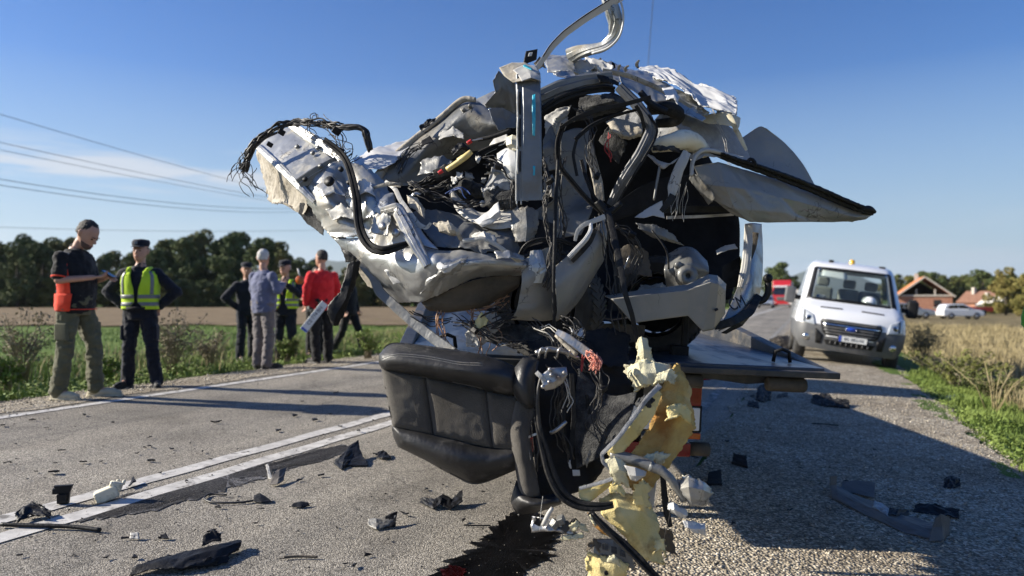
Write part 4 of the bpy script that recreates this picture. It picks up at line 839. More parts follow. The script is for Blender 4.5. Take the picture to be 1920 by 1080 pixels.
rail('loom_conduit', [(780, 352, 3.8, 13), (820, 336, 3.76, 13), (860, 318, 3.72, 14), (905, 285, 3.7, 12), (965, 262, 3.68, 9)], 'seal', m_rubber, W, .004)
rail('loom_conduit', [(815, 330, 3.72, 22), (850, 318, 3.68, 26), (885, 302, 3.66, 24), (900, 290, 3.68, 14)], 'flat', m_black, W, .006)
wires('wire_loom', bundle([(775, 350, 3.78), (800, 340, 3.76), (825, 325, 3.74), (838, 312, 3.72)], 10, 4, 41) + bundle([(790, 345, 3.78), (815, 352, 3.76), (845, 342, 3.72), (862, 322, 3.7)], 8, 4, 42), 1.1, m_wire, W, .015, 15)
rail('yellow_conduit', [(838, 318, 3.66, 10), (858, 305, 3.64, 11), (875, 292, 3.63, 12), (884, 284, 3.63, 9)], 'round', m_wirey, W, .003)
patch('yellow_bracket', [[(856, 298, 3.64), (866, 290, 3.64), (880, 284, 3.64)], [(860, 302, 3.62), (870, 294, 3.62), (884, 288, 3.62)]], m_wirey, W, .005, 20, .004)
patch('connector_block', [[(845, 280, 3.72), (866, 266, 3.72), (882, 272, 3.72)], [(850, 296, 3.68), (868, 282, 3.66), (884, 284, 3.68)]], m_black, W, .03, 24, .012)
for x, y in ((880, 266), (826, 322)): rail('red_cap', [(x - 4, y + 3, 3.62, 7), (x + 4, y - 2, 3.62, 8)], 'round', m_redp, W)
rail('steel_pin', [(884, 264, 3.62, 3), (905, 260, 3.61, 3)], 'round', m_steel, W)
rail('loom_tube', [(896, 262, 3.66, 7), (925, 256, 3.64, 8), (958, 244, 3.62, 8)], 'round', m_rubber, W)
patch('cream_socket', [[(950, 258, 3.58), (960, 252, 3.57), (970, 256, 3.56)], [(950, 272, 3.57), (960, 270, 3.55), (970, 274, 3.55)], [(955, 280, 3.58), (962, 282, 3.57), (970, 282, 3.56)]], m_cream, W, .012, 30)
patch('torn_cream_sheet', [[(905, 288, 3.74), (925, 262, 3.74), (950, 250, 3.72)], [(910, 292, 3.7), (935, 275, 3.68), (955, 262, 3.66)]], m_pale, W, .012, 12, .006)
for i, (x, y, s) in enumerate(((862, 330, 1), (880, 332, 1.1), (852, 338, .9), (908, 338, .8), (898, 300, .8))):
    patch('torn_scrap', [[(x - 8 * s, y - 10 * s, 3.66), (x + 6 * s, y - 8 * s, 3.65)], [(x - 9 * s, y + 2, 3.65), (x + 8 * s, y + 1, 3.63)], [(x - 3 * s, y + 9 * s, 3.65), (x + 3 * s, y + 8 * s, 3.64)]], m_pale if i % 2 == 0 else m_prim_shade, W, .02, 24, .012)
rail('curled_strip', [(722, 340, 3.74, 7), (740, 352, 3.68, 9), (752, 378, 3.62, 9), (770, 402, 3.58, 9), (786, 422, 3.54, 9), (800, 428, 3.52, 7), (808, 418, 3.52, 5)], 'flat', m_pale, W, .003)
rail('curled_strip', [(700, 352, 3.7, 6), (730, 344, 3.68, 8), (752, 348, 3.66, 7)], 'flat', m_beige, W, .003)
patch('torn_patch', [[(762, 365, 3.72), (782, 370, 3.68), (798, 392, 3.64)], [(768, 390, 3.68), (785, 398, 3.64), (796, 410, 3.62)]], m_beige, W, .015, 14, .01)
patch('torn_patch', [[(808, 418, 3.5), (838, 410, 3.46), (858, 425, 3.46)], [(822, 432, 3.48), (848, 430, 3.44), (866, 442, 3.46)], [(846, 444, 3.5), (860, 446, 3.47), (870, 454, 3.48)]], m_beige, W, .03, 18, .02)
rail('arch_flange', [(868, 452, 3.44, 8), (905, 446, 3.42, 8), (935, 462, 3.42, 8), (960, 480, 3.42, 8), (975, 492, 3.44, 7)], 'chan', m_pale, W, .003)
rail('sill_crease', [(850, 500, 3.38, 7), (890, 492, 3.36, 8), (930, 492, 3.38, 8), (978, 497, 3.42, 7)], 'chan', m_silver, W, .004)
# random scraps of sheet metal and plastic hanging in the tangle
rs = np.random.RandomState(77)
for i in range(26):
    x, y = rs.uniform(690, 1010), 0
    y = np.interp(x, [690, 800, 900, 1010], [345, 330, 300, 290]) + rs.uniform(0, 130)
    if 640 < x < 770 and y > 420: continue
    d = 3.62 + rs.uniform(-.06, .12); s = rs.uniform(6, 17); a = rs.uniform(0, 6.28)
    ca, sa = math.cos(a), math.sin(a)
    def q(u, v, dd=0): return (x + (u * ca - v * sa) * s, y + (u * sa + v * ca) * s * .45, d + dd)
    mt = [m_silver, m_prim_shade, m_pale, m_black, m_carpet, m_beige, m_black][i % 7]
    patch('torn_scrap', [[q(-1, -.5, rs.uniform(-.03, .03)), q(0, -.6), q(1, -.4, rs.uniform(-.03, .03))], [q(-1, .3), q(0, .5, rs.uniform(-.03, .03)), q(1, .5)]], mt, W, .015, 22, .012)

# --- straps and hoses hanging down the middle
rail('black_hose', [(1046, 300, 3.4, 6.5), (1042, 380, 3.38, 7.2), (1040, 460, 3.36, 7.2), (1038, 540, 3.36, 6.5), (1040, 640, 3.4, 5.8)], 'round', m_black, W)
rail('belt_webbing', [(1140, 398, 3.46, 11.5), (1150, 440, 3.42, 13.0), (1162, 490, 3.38, 12.2), (1172, 550, 3.34, 10.1), (1185, 590, 3.34, 9.4), (1195, 640, 3.36, 7.9)], 'flat', m_black, W)
rail('cable', [(1134, 390, 3.5, 12), (1120, 378, 3.5, 14), (1140, 398, 3.5, 14), (1165, 380, 3.5, 10)], 'round', m_black, W)
wires('cable_tangle', bundle([(1060, 300, 3.56), (1050, 350, 3.55), (1058, 420, 3.54), (1045, 500, 3.54)], 5, 5, 51) + bundle([(1120, 400, 3.5), (1140, 470, 3.48), (1150, 560, 3.48), (1160, 620, 3.48)], 5, 8, 52), 1.2, m_wire, W, .02, 16)

# more torn sheets, brackets and edges packed into the middle of the wreck
for i, (rows, mt, am) in enumerate((
    ([[(790, 300, 3.84), (830, 290, 3.8), (850, 300, 3.78)], [(780, 330, 3.8), (815, 325, 3.74), (842, 322, 3.74)]], m_prim_shade, .03),
    ([[(955, 395, 3.56), (985, 385, 3.54), (1010, 392, 3.54)], [(958, 430, 3.53), (988, 425, 3.5), (1012, 428, 3.52)], [(965, 455, 3.52), (985, 455, 3.5), (1000, 450, 3.52)]], m_prim_shade, .03),
    ([[(1020, 330, 3.56), (1036, 325, 3.55), (1050, 345, 3.55)], [(1016, 370, 3.55), (1034, 372, 3.52), (1052, 380, 3.54)]], m_prim_shade, .03),
    ([[(1140, 232, 3.82), (1160, 250, 3.8), (1180, 270, 3.8)], [(1120, 262, 3.84), (1140, 290, 3.82), (1160, 310, 3.82)]], m_carpet, .03),
    ([[(1240, 230, 3.84), (1275, 228, 3.8), (1300, 245, 3.8)], [(1232, 255, 3.8), (1270, 258, 3.74), (1300, 268, 3.74)]], m_felt, .02),
    ([[(1300, 320, 3.70), (1320, 340, 3.68), (1345, 372, 3.70)], [(1290, 335, 3.74), (1308, 360, 3.74), (1330, 385, 3.76)]], m_prim_shade, .02),
    ([[(1150, 470, 3.9), (1180, 455, 3.9), (1215, 470, 3.9)], [(1150, 520, 3.86), (1185, 515, 3.84), (1225, 520, 3.86)]], m_brown, .03),
    ([[(880, 440, 3.5), (905, 430, 3.46), (930, 440, 3.46)], [(890, 455, 3.47), (912, 450, 3.43), (935, 458, 3.44)]], m_pale, .03),
    ([[(700, 402, 3.6), (722, 395, 3.58), (735, 405, 3.56)], [(690, 440, 3.58), (712, 440, 3.55), (728, 445, 3.54)]], m_silver, .025),
    ([[(655, 350, 3.72), (680, 330, 3.72), (700, 345, 3.7)], [(662, 372, 3.68), (685, 362, 3.66), (705, 370, 3.66)]], m_white, .03),
    ([[(590, 350, 3.76), (620, 330, 3.76), (645, 345, 3.74)], [(602, 372, 3.72), (628, 362, 3.7), (650, 368, 3.7)]], m_silver, .03),
    ([[(610, 392, 3.74), (640, 380, 3.7), (662, 392, 3.68)], [(622, 415, 3.72), (648, 408, 3.68), (668, 415, 3.66)]], m_pale, .03),
    ([[(820, 250, 4.0), (850, 235, 3.98), (870, 250, 3.96)], [(822, 262, 3.96), (850, 255, 3.94), (872, 262, 3.92)]], m_pale, .02),
    ([[(925, 470, 3.4), (955, 468, 3.4), (985, 478, 3.44)], [(930, 485, 3.37), (958, 484, 3.37), (985, 490, 3.42)]], m_silver, .02),
    ([[(720, 505, 3.58), (752, 500, 3.54), (780, 515, 3.48)], [(738, 535, 3.58), (765, 530, 3.52), (788, 540, 3.47)]], m_white, .02))):
    patch('torn_sheet', rows, mt, W, am * .45, 7, .014)

# taped and frayed looms threaded through the wreck
m_wireb = M('wire_blue', (.02, .06, .22), rough=.5); m_wirew = M('wire_pale', (.45, .43, .38), rough=.6); m_wirer = M('wire_red', (.35, .02, .02), rough=.5)
for i, (pth, k, sp, mt) in enumerate((
    ([(770, 345, 3.72), (800, 362, 3.68), (830, 372, 3.64), (868, 385, 3.62), (900, 380, 3.6)], 8, 3.5, m_wire), ([(905, 300, 3.64), (935, 312, 3.6), (960, 340, 3.58), (958, 385, 3.56)], 7, 4, m_wire),
    ([(1020, 300, 3.5), (1032, 340, 3.48), (1024, 400, 3.47), (1034, 460, 3.45), (1026, 540, 3.43)], 8, 3.5, m_wire), ([(1085, 200, 3.6), (1110, 230, 3.58), (1105, 280, 3.56), (1120, 330, 3.55)], 6, 4, m_wire),
    ([(1150, 420, 3.5), (1185, 440, 3.52), (1200, 480, 3.56), (1180, 530, 3.56)], 7, 4, m_wire), ([(1060, 600, 3.3), (1085, 620, 3.28), (1070, 660, 3.26), (1095, 690, 3.26)], 10, 6, m_wire),
    ([(1000, 612, 3.4), (1030, 632, 3.34), (1050, 655, 3.3)], 8, 6, m_wire), ([(1110, 690, 3.24), (1130, 730, 3.22), (1115, 790, 3.2), (1135, 830, 3.16)], 8, 7, m_wire), ([(850, 600, 3.58), (890, 620, 3.54), (930, 640, 3.5), (980, 650, 3.46)], 9, 6, m_wire),
    ([(840, 360, 3.64), (862, 352, 3.62), (880, 366, 3.6)], 3, 4, m_wireb), ([(1012, 610, 3.36), (1040, 618, 3.3), (1052, 640, 3.28)], 3, 5, m_wirew), ([(1052, 700, 3.18), (1066, 730, 3.16), (1060, 770, 3.16)], 3, 5, m_wirew), ([(1140, 250, 3.7), (1136, 275, 3.7), (1142, 300, 3.7)], 3, 3, m_wirer), ([(1080, 640, 3.2), (1098, 660, 3.2), (1090, 690, 3.2)], 3, 4, m_wirer))):
    wires('wire_loom', bundle(pth, k, sp, 200 + i), 1.0, mt, W, .02, 300 + i)
for x, y, d in ((800, 362, 3.66), (935, 312, 3.58), (1032, 340, 3.46), (1185, 440, 3.5), (1070, 655, 3.25), (1130, 730, 3.2), (890, 620, 3.52), (1120, 330, 3.53)):
    MB().box(P(x, y, d), (.035, .025, .022), Euler((x * .1, .4, y * .1)).to_matrix()).build('connector', m_black, W, bevel=.004)
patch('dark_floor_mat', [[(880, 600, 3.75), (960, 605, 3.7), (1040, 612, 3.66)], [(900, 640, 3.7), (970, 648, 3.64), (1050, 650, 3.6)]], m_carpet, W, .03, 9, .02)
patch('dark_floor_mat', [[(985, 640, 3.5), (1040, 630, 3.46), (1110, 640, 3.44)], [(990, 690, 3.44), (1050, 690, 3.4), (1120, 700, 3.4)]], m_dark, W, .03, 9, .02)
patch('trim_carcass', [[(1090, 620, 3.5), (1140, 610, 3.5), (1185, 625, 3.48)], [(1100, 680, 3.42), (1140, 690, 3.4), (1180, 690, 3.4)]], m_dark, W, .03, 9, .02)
# ================================================================= wheels, seats and foam hanging from the wreck
def wheel(parent, c, axis, r=.305, w=.2, spokes=5, tyre_mat=None, roll=.3):
    """part wheel > tyre, rim"""
    q = Vector(axis).normalized().to_track_quat('Y', 'Z').to_matrix()
    q = q @ Matrix.Rotation(roll, 3, 'Y')
    mb = MB()
    pr = [(r * .66, -w * .40), (r * .72, -w * .48), (r * .86, -w * .52), (r * .95, -w * .46), (r * .99, -w * .36), (r, -w * .2), (r, w * .2), (r * .99, w * .36), (r * .95, w * .46), (r * .86, w * .5), (r * .66, w * .4)]
    mb.lathe(pr, c, 'Y', 48, q)
    n = 46
    for k in range(n):                      # tread blocks
        a = 2 * math.pi * k / n
        for s, sk in ((-1, .5), (1, -.5)):
            m_ = q @ Matrix.Rotation(-a, 3, 'Y') @ Matrix.Rotation(sk, 3, 'X')
            off = q @ (Matrix.Rotation(-a, 3, 'Y') @ Vector((r * .998, s * w * .24, 0)))
            mb.box((c[0] + off.x, c[1] + off.y, c[2] + off.z), (.007, w * .36, .017), m_)
    rim = MB()
    rim.lathe([(r * .70, -w * .42), (r * .67, -w * .44), (r * .63, -w * .38), (r * .60, -w * .2), (r * .58, w * .4)], c, 'Y', 48, q)
    for k in range(spokes):
        for sgn in (-1, 1):
            a = 2 * math.pi * k / spokes + sgn * .17
            pts = []
            for rr_, h in ((.10, -.30), (.35, -.36), (.66, -.37)):
                v = q @ (Matrix.Rotation(-a, 3, 'Y') @ Vector((r * rr_, w * h, 0))); pts.append((c[0] + v.x, c[1] + v.y, c[2] + v.z))
            rim.tube(pts, [.022, .017, .015], 6)
    rim.lathe([(0, -w * .36), (r * .16, -w * .36), (r * .2, -w * .28), (r * .2, 0)], c, 'Y', 20, q)
    t = mb.build('tyre', tyre_mat or m_tyre, None, False)
    ri = rim.build('rim', m_alloy, None, True)
    ho = MB().lathe([(0, .0), (r * .56, .0)], c, 'Y', 24, q).build('brake_disc', m_dark, None)
    e = bpy.data.objects.new('wheel', None); COL.objects.link(e); e.location = c; e.parent = parent
    if parent is not None: e.matrix_parent_inverse = Matrix.Translation(-parent_origin(parent))
    for o in (t, ri, ho):
        o.parent = e; o.matrix_parent_inverse = Matrix.Translation(-Vector(c))
    return e
wheel(W, P(1030, 572, 4.02), (-.62, -1, -.02), .30, .2, 5)
wheel(W, P(1232, 572, 4.75), (-.35, -1, .05), .31, .2, 5)
patch('rear_axle_beam', [[(1080, 610, 4.2), (1150, 606, 4.25), (1210, 610, 4.3)], [(1085, 640, 4.2), (1150, 645, 4.2), (1205, 640, 4.3)]], m_brown, W, .02, 8)

def pillow(name, rows, mat, parent, thick=.09, bulge=.035, amp=.004, fs=14, step=.008):
    """stuffed closed body: rounded edge all round, front and back"""
    _seed[0] += 1; sd_ = _seed[0]
    A = np.array([[P(*q) for q in r] for r in rows])
    Lr = np.mean(np.sum(np.linalg.norm(np.diff(A, axis=0), axis=2), axis=0)); Lc = np.mean(np.sum(np.linalg.norm(np.diff(A, axis=1), axis=2), axis=1))
    nr, nc = int(np.clip(Lr / step, 8, 90)), int(np.clip(Lc / step, 8, 110))
    B = crom(crom(A, nr, 0), nc, 1)
    s = np.linspace(0, 1, nr)[:, None]; t = np.linspace(0, 1, nc)[None, :]
    ed = np.minimum(np.minimum(s, 1 - s) * Lr, np.minimum(t, 1 - t) * Lc) / (thick * .5)
    pr = np.sqrt(np.clip(1 - (1 - np.clip(ed, 0, 1)) ** 2, 0, 1))
    bl = np.sin(np.pi * s) * np.sin(np.pi * t)
    view = -B.copy(); view[..., 2] = CAMZ - B[..., 2]; view /= np.linalg.norm(view, axis=2, keepdims=True)
    cr = amp * crumple(B, fs, sd_)
    Fr = B + view * (pr * thick * .5 + bl * bulge + cr)[..., None] - view * (thick * .5)
    Bk = B - view * (pr * thick * .5)[..., None] - view * (thick * .5)
    v = np.concatenate([Fr.reshape(-1, 3), Bk.reshape(-1, 3)]); n0 = nr * nc; f = []
    for i in range(nr - 1):
        for k in range(nc - 1):
            a = i * nc + k; f.append((a, a + nc, a + nc + 1, a + 1)); f.append((n0 + a, n0 + a + 1, n0 + a + nc + 1, n0 + a + nc))
    loop = [k for k in range(nc)] + [i * nc + nc - 1 for i in range(1, nr)] + [(nr - 1) * nc + k for k in range(nc - 2, -1, -1)] + [i * nc for i in range(nr - 2, 0, -1)]
    for i in range(len(loop)):
        a, b = loop[i], loop[(i + 1) % len(loop)]; f.append((a, b, n0 + b, n0 + a))
    me = mesh(name, v, f)
    return link(name, me, mat, parent)
# -- hanging seat
S = bpy.data.objects.new('hanging_seat', None); COL.objects.link(S); S.location = P(840, 760, 3.2); S.parent = W; S.matrix_parent_inverse = Matrix.Translation(-parent_origin(W))
def sub(o): return o
pillow('top_bolster', [[(711, 664, 3.22), (735, 643, 3.24), (800, 648, 3.22), (880, 660, 3.18), (930, 672, 3.16), (972, 690, 3.16)], [(710, 680, 3.2), (745, 676, 3.18), (810, 684, 3.15), (880, 694, 3.11), (930, 702, 3.10), (974, 715, 3.12)], [(718, 694, 3.22), (760, 702, 3.2), (815, 712, 3.17), (880, 724, 3.14), (925, 736, 3.13), (972, 745, 3.14)]], m_leather, S, .11, .03, .003, 8)
pillow('cloth_panel', [[(714, 688, 3.24), (755, 697, 3.23), (798, 706, 3.22)], [(724, 740, 3.24), (765, 748, 3.23), (806, 758, 3.22)], [(736, 800, 3.24), (775, 810, 3.23), (814, 818, 3.22)]], m_cloth, S, .07, .006, .003, 10)
pillow('cloth_panel', [[(796, 705, 3.22), (850, 716, 3.20), (912, 732, 3.18)], [(803, 758, 3.22), (860, 770, 3.2), (918, 785, 3.18)], [(812, 816, 3.22), (868, 830, 3.2), (926, 842, 3.18)]], m_cloth, S, .07, .008, .003, 10)
pillow('cloth_panel', [[(910, 731, 3.18), (940, 738, 3.17), (976, 744, 3.16)], [(915, 785, 3.18), (944, 790, 3.17), (976, 792, 3.16)], [(922, 840, 3.18), (946, 845, 3.17), (976, 846, 3.16)]], m_cloth, S, .07, .006, .003, 10)
pillow('lower_bolster', [[(734, 797, 3.24), (790, 808, 3.21), (850, 822, 3.19), (910, 836, 3.18), (974, 838, 3.16)], [(738, 820, 3.24), (790, 840, 3.20), (850, 860, 3.17), (910, 868, 3.16), (976, 860, 3.15)], [(746, 838, 3.25), (795, 862, 3.23), (850, 892, 3.21), (896, 908, 3.2), (976, 878, 3.18)]], m_leather, S, .10, .02, .005, 7)
for off in (0, 4):
    wires('seam_stitching', [[(716, 672 + off, 3.15), (745, 664 + off, 3.125), (800, 668 + off, 3.10), (860, 679 + off, 3.07), (905, 681 + off, 3.055)]], .9, m_prim_shade, S)
# -- second seat frame beside it
S2 = bpy.data.objects.new('seat_frame', None); COL.objects.link(S2); S2.location = P(1040, 800, 3.2); S2.parent = W; S2.matrix_parent_inverse = Matrix.Translation(-parent_origin(W))
pillow('side_bolster', [[(964, 690, 3.15), (985, 668, 3.15), (1012, 672, 3.15)], [(956, 720, 3.12), (980, 712, 3.10), (1004, 714, 3.12)], [(968, 748, 3.12), (988, 752, 3.10), (1004, 748, 3.12)], [(985, 764, 3.14), (996, 768, 3.12), (1006, 760, 3.14)]], m_leather, S2, .08, .02, .004, 12)
pillow('side_bolster', [[(962, 750, 3.16), (980, 748, 3.15), (1004, 768, 3.15)], [(956, 810, 3.14), (974, 812, 3.12), (994, 812, 3.13)], [(966, 880, 3.14), (984, 880, 3.12), (1004, 880, 3.13)], [(976, 930, 3.14), (995, 935, 3.12), (1014, 930, 3.13)]], m_cloth, S2, .07, .01, .005, 14)
pillow('cushion_corner', [[(968, 900, 3.18), (1000, 928, 3.14), (1046, 925, 3.14)], [(958, 940, 3.16), (1000, 945, 3.10), (1052, 940, 3.12)], [(970, 966, 3.17), (1010, 960, 3.13), (1054, 945, 3.14)]], m_leather, S2, .09, .015, .005, 12)
patch('seat_pan', [[(985, 668, 3.36), (1060, 655, 3.42), (1130, 670, 3.46), (1180, 690, 3.48)], [(995, 740, 3.32), (1050, 740, 3.36), (1120, 740, 3.42), (1180, 750, 3.46)], [(1000, 830, 3.30), (1050, 830, 3.34), (1110, 830, 3.38), (1150, 840, 3.4)], [(1010, 930, 3.28), (1050, 930, 3.3), (1090, 920, 3.32), (1120, 900, 3.36)]], m_dark, S2, .03, 9)
patch('seat_back_cloth', [[(1085, 690, 3.38), (1140, 740, 3.36), (1195, 735, 3.32)], [(1075, 780, 3.34), (1130, 790, 3.3), (1180, 785, 3.26)], [(1080, 880, 3.3), (1120, 860, 3.26), (1140, 845, 3.22)]], m_carpet, S2, .012, 8)
patch('recliner_plate', [[(1012, 705, 3.06), (1032, 690, 3.06), (1062, 688, 3.07)], [(1018, 724, 3.05), (1040, 715, 3.05), (1064, 702, 3.06)], [(1022, 732, 3.06), (1042, 728, 3.06), (1058, 716, 3.07)]], m_steel, S2, .006, 18)
for x, y in ((1018, 725), (1034, 703), (1048, 707), (1030, 716), (1058, 699), (1031, 693)):
    MB().lathe([(0, -.012), (.007, -.012), (.009, -.004), (.009, .01), (0, .01)], P(x, y, 3.05), 'Y', 10).build('bolt', m_steel, S2, True)
rail('recliner_lever', [(1006, 698, 3.06, 8), (1014, 706, 3.05, 9), (1022, 714, 3.05, 6)], 'box', m_pale, S2)
rail('frame_tube', [(1004, 662, 3.2, 10), (1030, 655, 3.2, 11), (1060, 660, 3.2, 10), (1084, 672, 3.22, 8)], 'round', m_steel, S2)
rail('frame_tube', [(1032, 812, 3.16, 7), (1045, 805, 3.15, 8), (1062, 790, 3.15, 7)], 'round', m_steel, S2)
rail('frame_bar', [(988, 822, 3.14, 4), (1000, 815, 3.13, 5), (1014, 812, 3.13, 4)], 'box', m_steel, S2)
rail('frame_bar', [(988, 822, 3.14, 4), (990, 845, 3.13, 4), (994, 862, 3.13, 4)], 'box', m_steel, S2)
rail('frame_bar', [(1056, 735, 3.24, 6), (1058, 790, 3.22, 6), (1056, 840, 3.22, 6)], 'box', m_black, S2)
rail('frame_bar', [(1072, 700, 3.3, 9), (1076, 780, 3.28, 9), (1070, 860, 3.26, 9)], 'box', m_black, S2)
rail('frame_bar', [(1100, 740, 3.34, 6), (1108, 800, 3.32, 6), (1104, 860, 3.3, 6)], 'box', m_black, S2)
for x in (1010, 1022, 1044, 1066): rail('bent_hook', [(x, 672, 3.18, 4), (x + 2, 660, 3.17, 5), (x + 7, 652, 3.17, 4), (x + 12, 656, 3.17, 3)], 'round', m_steel, S2)
rail('seat_harness', [(1004, 770, 3.1, 9), (1012, 810, 3.08, 13), (1022, 848, 3.07, 18), (1034, 890, 3.06, 21), (1054, 926, 3.05, 22), (1085, 946, 3.04, 20), (1120, 950, 3.03, 17), (1150, 946, 3.03, 13)], 'seal', m_rubber, S2)
rail('seat_harness', [(1016, 700, 3.1, 6), (1008, 740, 3.08, 7), (1010, 790, 3.08, 8), (1018, 840, 3.08, 9)], 'round', m_wire, S2)
wires('cable_tangle', bundle([(1040, 690, 3.2), (1060, 720, 3.18), (1050, 780, 3.2), (1070, 850, 3.2)], 7, 8, 61) + bundle([(1000, 790, 3.12), (1012, 830, 3.12), (1008, 880, 3.12)], 4, 5, 62), 1.1, m_wire, S2, .02, 18)
patch('paper_label', [[(1073, 881, 3.2), (1087, 881, 3.2)], [(1074, 892, 3.2), (1088, 892, 3.2)]], m_white, S2, 0)
patch('torn_scrap', [[(1064, 862, 3.22), (1070, 860, 3.22)], [(1066, 878, 3.22), (1072, 880, 3.22)]], m_white, S2, .01, 30, .01)
patch('torn_scrap', [[(1096, 868, 3.2), (1106, 842, 3.2)], [(1100, 878, 3.2), (1110, 850, 3.2)]], m_prim_shade, S2, .006, 30, .006)
patch('logo_flap', [[(1052, 768, 3.26), (1060, 765, 3.26)], [(1055, 830, 3.24), (1063, 828, 3.24)]], m_black, S2, .01, 12)
# lower bracket with bits
patch('seat_rail_bracket', [[(994, 968, 3.1), (1030, 972, 3.07), (1070, 985, 3.06)], [(996, 998, 3.1), (1040, 996, 3.06), (1090, 1008, 3.05)]], m_steel, S2, .02, 14, .008)
for i, (x, y) in enumerate(((1008, 978), (1040, 982), (1062, 988), (1078, 980), (1052, 975))):
    MB().box(P(x, y, 3.06), (.03, .03, .025 + .01 * (i % 3)), Euler((.3 * i, .4, .7 * i)).to_matrix()).build('seat_rail_block', [m_black, m_prim_shade, m_brown][i % 3], S2, bevel=.004)
rail('seat_rail_pin', [(1018, 985, 3.04, 8), (1028, 965, 3.03, 9), (1036, 952, 3.03, 7)], 'round', m_pale, S2)
wires('loose_threads', [[(1018, 930, 3.05), (1014, 960, 3.05), (1012, 995, 3.05)]], .5, m_pale, S2)

# -- torn foam
FO = bpy.data.objects.new('torn_foam_seat', None); COL.objects.link(FO); FO.location = P(1180, 880, 3.2); FO.parent = W; FO.matrix_parent_inverse = Matrix.Translation(-parent_origin(W))
def foam(name, rows, mat, amp=.014, fs=8, jag=.02, thick=.010): return patch(name, rows, mat, FO, amp, fs, jag, thick, linear=True)
foam('foam_flap', [[(1190, 640, 3.24), (1202, 630, 3.24), (1214, 632, 3.24)], [(1194, 665, 3.22), (1206, 655, 3.2), (1222, 660, 3.22)], [(1190, 688, 3.24), (1208, 680, 3.2), (1232, 690, 3.22)]], m_foamp)
foam('foam_flap', [[(1172, 685, 3.24), (1198, 676, 3.18), (1225, 672, 3.18), (1262, 680, 3.2)], [(1170, 708, 3.22), (1200, 700, 3.12), (1230, 700, 3.12), (1262, 705, 3.16)], [(1188, 738, 3.2), (1210, 728, 3.1), (1232, 724, 3.1), (1250, 720, 3.14)]], m_foamp, .03, 7, .03)
foam('stained_foam_back', [[(1262, 682, 3.18), (1272, 680, 3.2), (1282, 700, 3.24)], [(1240, 730, 3.12), (1268, 725, 3.14), (1294, 745, 3.22)], [(1222, 780, 3.10), (1262, 780, 3.12), (1302, 790, 3.22)], [(1196, 830, 3.10), (1240, 832, 3.10), (1290, 830, 3.2)], [(1170, 870, 3.12), (1215, 880, 3.10), (1250, 882, 3.16)], [(1160, 905, 3.14), (1188, 918, 3.12), (1206, 925, 3.14)]], m_stain, .03, 5, .02, .012)
foam('foam_edge_strip', [[(1232, 728, 3.06), (1240, 738, 3.06)], [(1208, 760, 3.04), (1228, 775, 3.05)], [(1180, 798, 3.03), (1200, 815, 3.04)], [(1150, 832, 3.03), (1168, 848, 3.04)], [(1136, 848, 3.04), (1150, 862, 3.05)]], m_foam, .012, 14, .008)
rail('torn_cloth_edge', [(1238, 722, 3.03, 10), (1212, 748, 3.01, 10), (1186, 785, 3.0, 9), (1160, 820, 3.0, 8), (1138, 842, 3.01, 8), (1128, 852, 3.02, 7), (1130, 868, 3.02, 7), (1148, 884, 3.02, 7), (1152, 896, 3.02, 7), (1130, 904, 3.03, 7), (1086, 916, 3.04, 6)], 'flat', m_felt, FO, .006)
foam('foam_flap', [[(1085, 912, 3.06), (1112, 904, 3.05), (1150, 896, 3.06)], [(1084, 930, 3.05), (1112, 920, 3.04), (1148, 908, 3.05)], [(1092, 946, 3.06), (1115, 935, 3.05), (1135, 918, 3.06)]], m_foam, .012, 14, .006)
foam('foam_slab', [[(1122, 936, 3.12), (1150, 925, 3.12), (1185, 925, 3.14), (1222, 955, 3.18)], [(1128, 965, 3.08), (1160, 955, 3.06), (1198, 960, 3.08), (1232, 985, 3.12)], [(1165, 1000, 3.06), (1190, 998, 3.04), (1215, 1010, 3.06), (1240, 1030, 3.08)], [(1210, 1055, 3.05), (1222, 1055, 3.05), (1236, 1058, 3.06), (1246, 1062, 3.08)]], m_foam, .016, 5, .012)
foam('foam_slab', [[(1100, 960, 3.08), (1120, 968, 3.06), (1145, 990, 3.04)], [(1112, 985, 3.06), (1132, 995, 3.04), (1155, 1012, 3.03)], [(1128, 1002, 3.06), (1150, 1010, 3.04), (1172, 1028, 3.03)]], m_stain, .015, 12, .01)
foam('foam_slab', [[(1098, 1030, 3.08), (1120, 1040, 3.06), (1150, 1040, 3.04), (1182, 1058, 3.04)], [(1096, 1058, 3.07), (1125, 1062, 3.04), (1152, 1062, 3.03), (1180, 1072, 3.04)], [(1098, 1085, 3.08), (1130, 1092, 3.05), (1152, 1094, 3.04), (1178, 1092, 3.05)]], m_foam, .02, 8, .03)
foam('foam_scrap', [[(1052, 1005, 3.05), (1075, 1000, 3.04), (1094, 998, 3.05)], [(1050, 1012, 3.05), (1072, 1014, 3.03), (1094, 1010, 3.04)]], m_foamp, .015, 18, .012)
foam('foam_scrap', [[(1140, 1040, 2.98), (1150, 1038, 2.98), (1162, 1052, 2.98)], [(1138, 1052, 2.98), (1152, 1058, 2.97), (1166, 1066, 2.98)]], m_foamp, .02, 22, .015)
foam('foam_scrap', [[(1105, 965, 2.99), (1110, 975, 2.99)], [(1112, 980, 2.98), (1118, 992, 2.98)]], m_foamp, .01, 22, .01)
patch('plastic_grid', [[(1115, 1010, 3.08), (1150, 1010, 3.06), (1185, 1040, 3.05)], [(1112, 1040, 3.07), (1150, 1045, 3.05), (1190, 1070, 3.05)]], m_prim_shade, FO, .008, 12)
for i in range(3): patch('grid_opening', [[(1130 + i * 16, 1018 + i * 6, 3.03), (1140 + i * 16, 1020 + i * 6, 3.03)], [(1130 + i * 16, 1030 + i * 6, 3.025), (1141 + i * 16, 1033 + i * 6, 3.025)]], m_carpet, FO, 0)
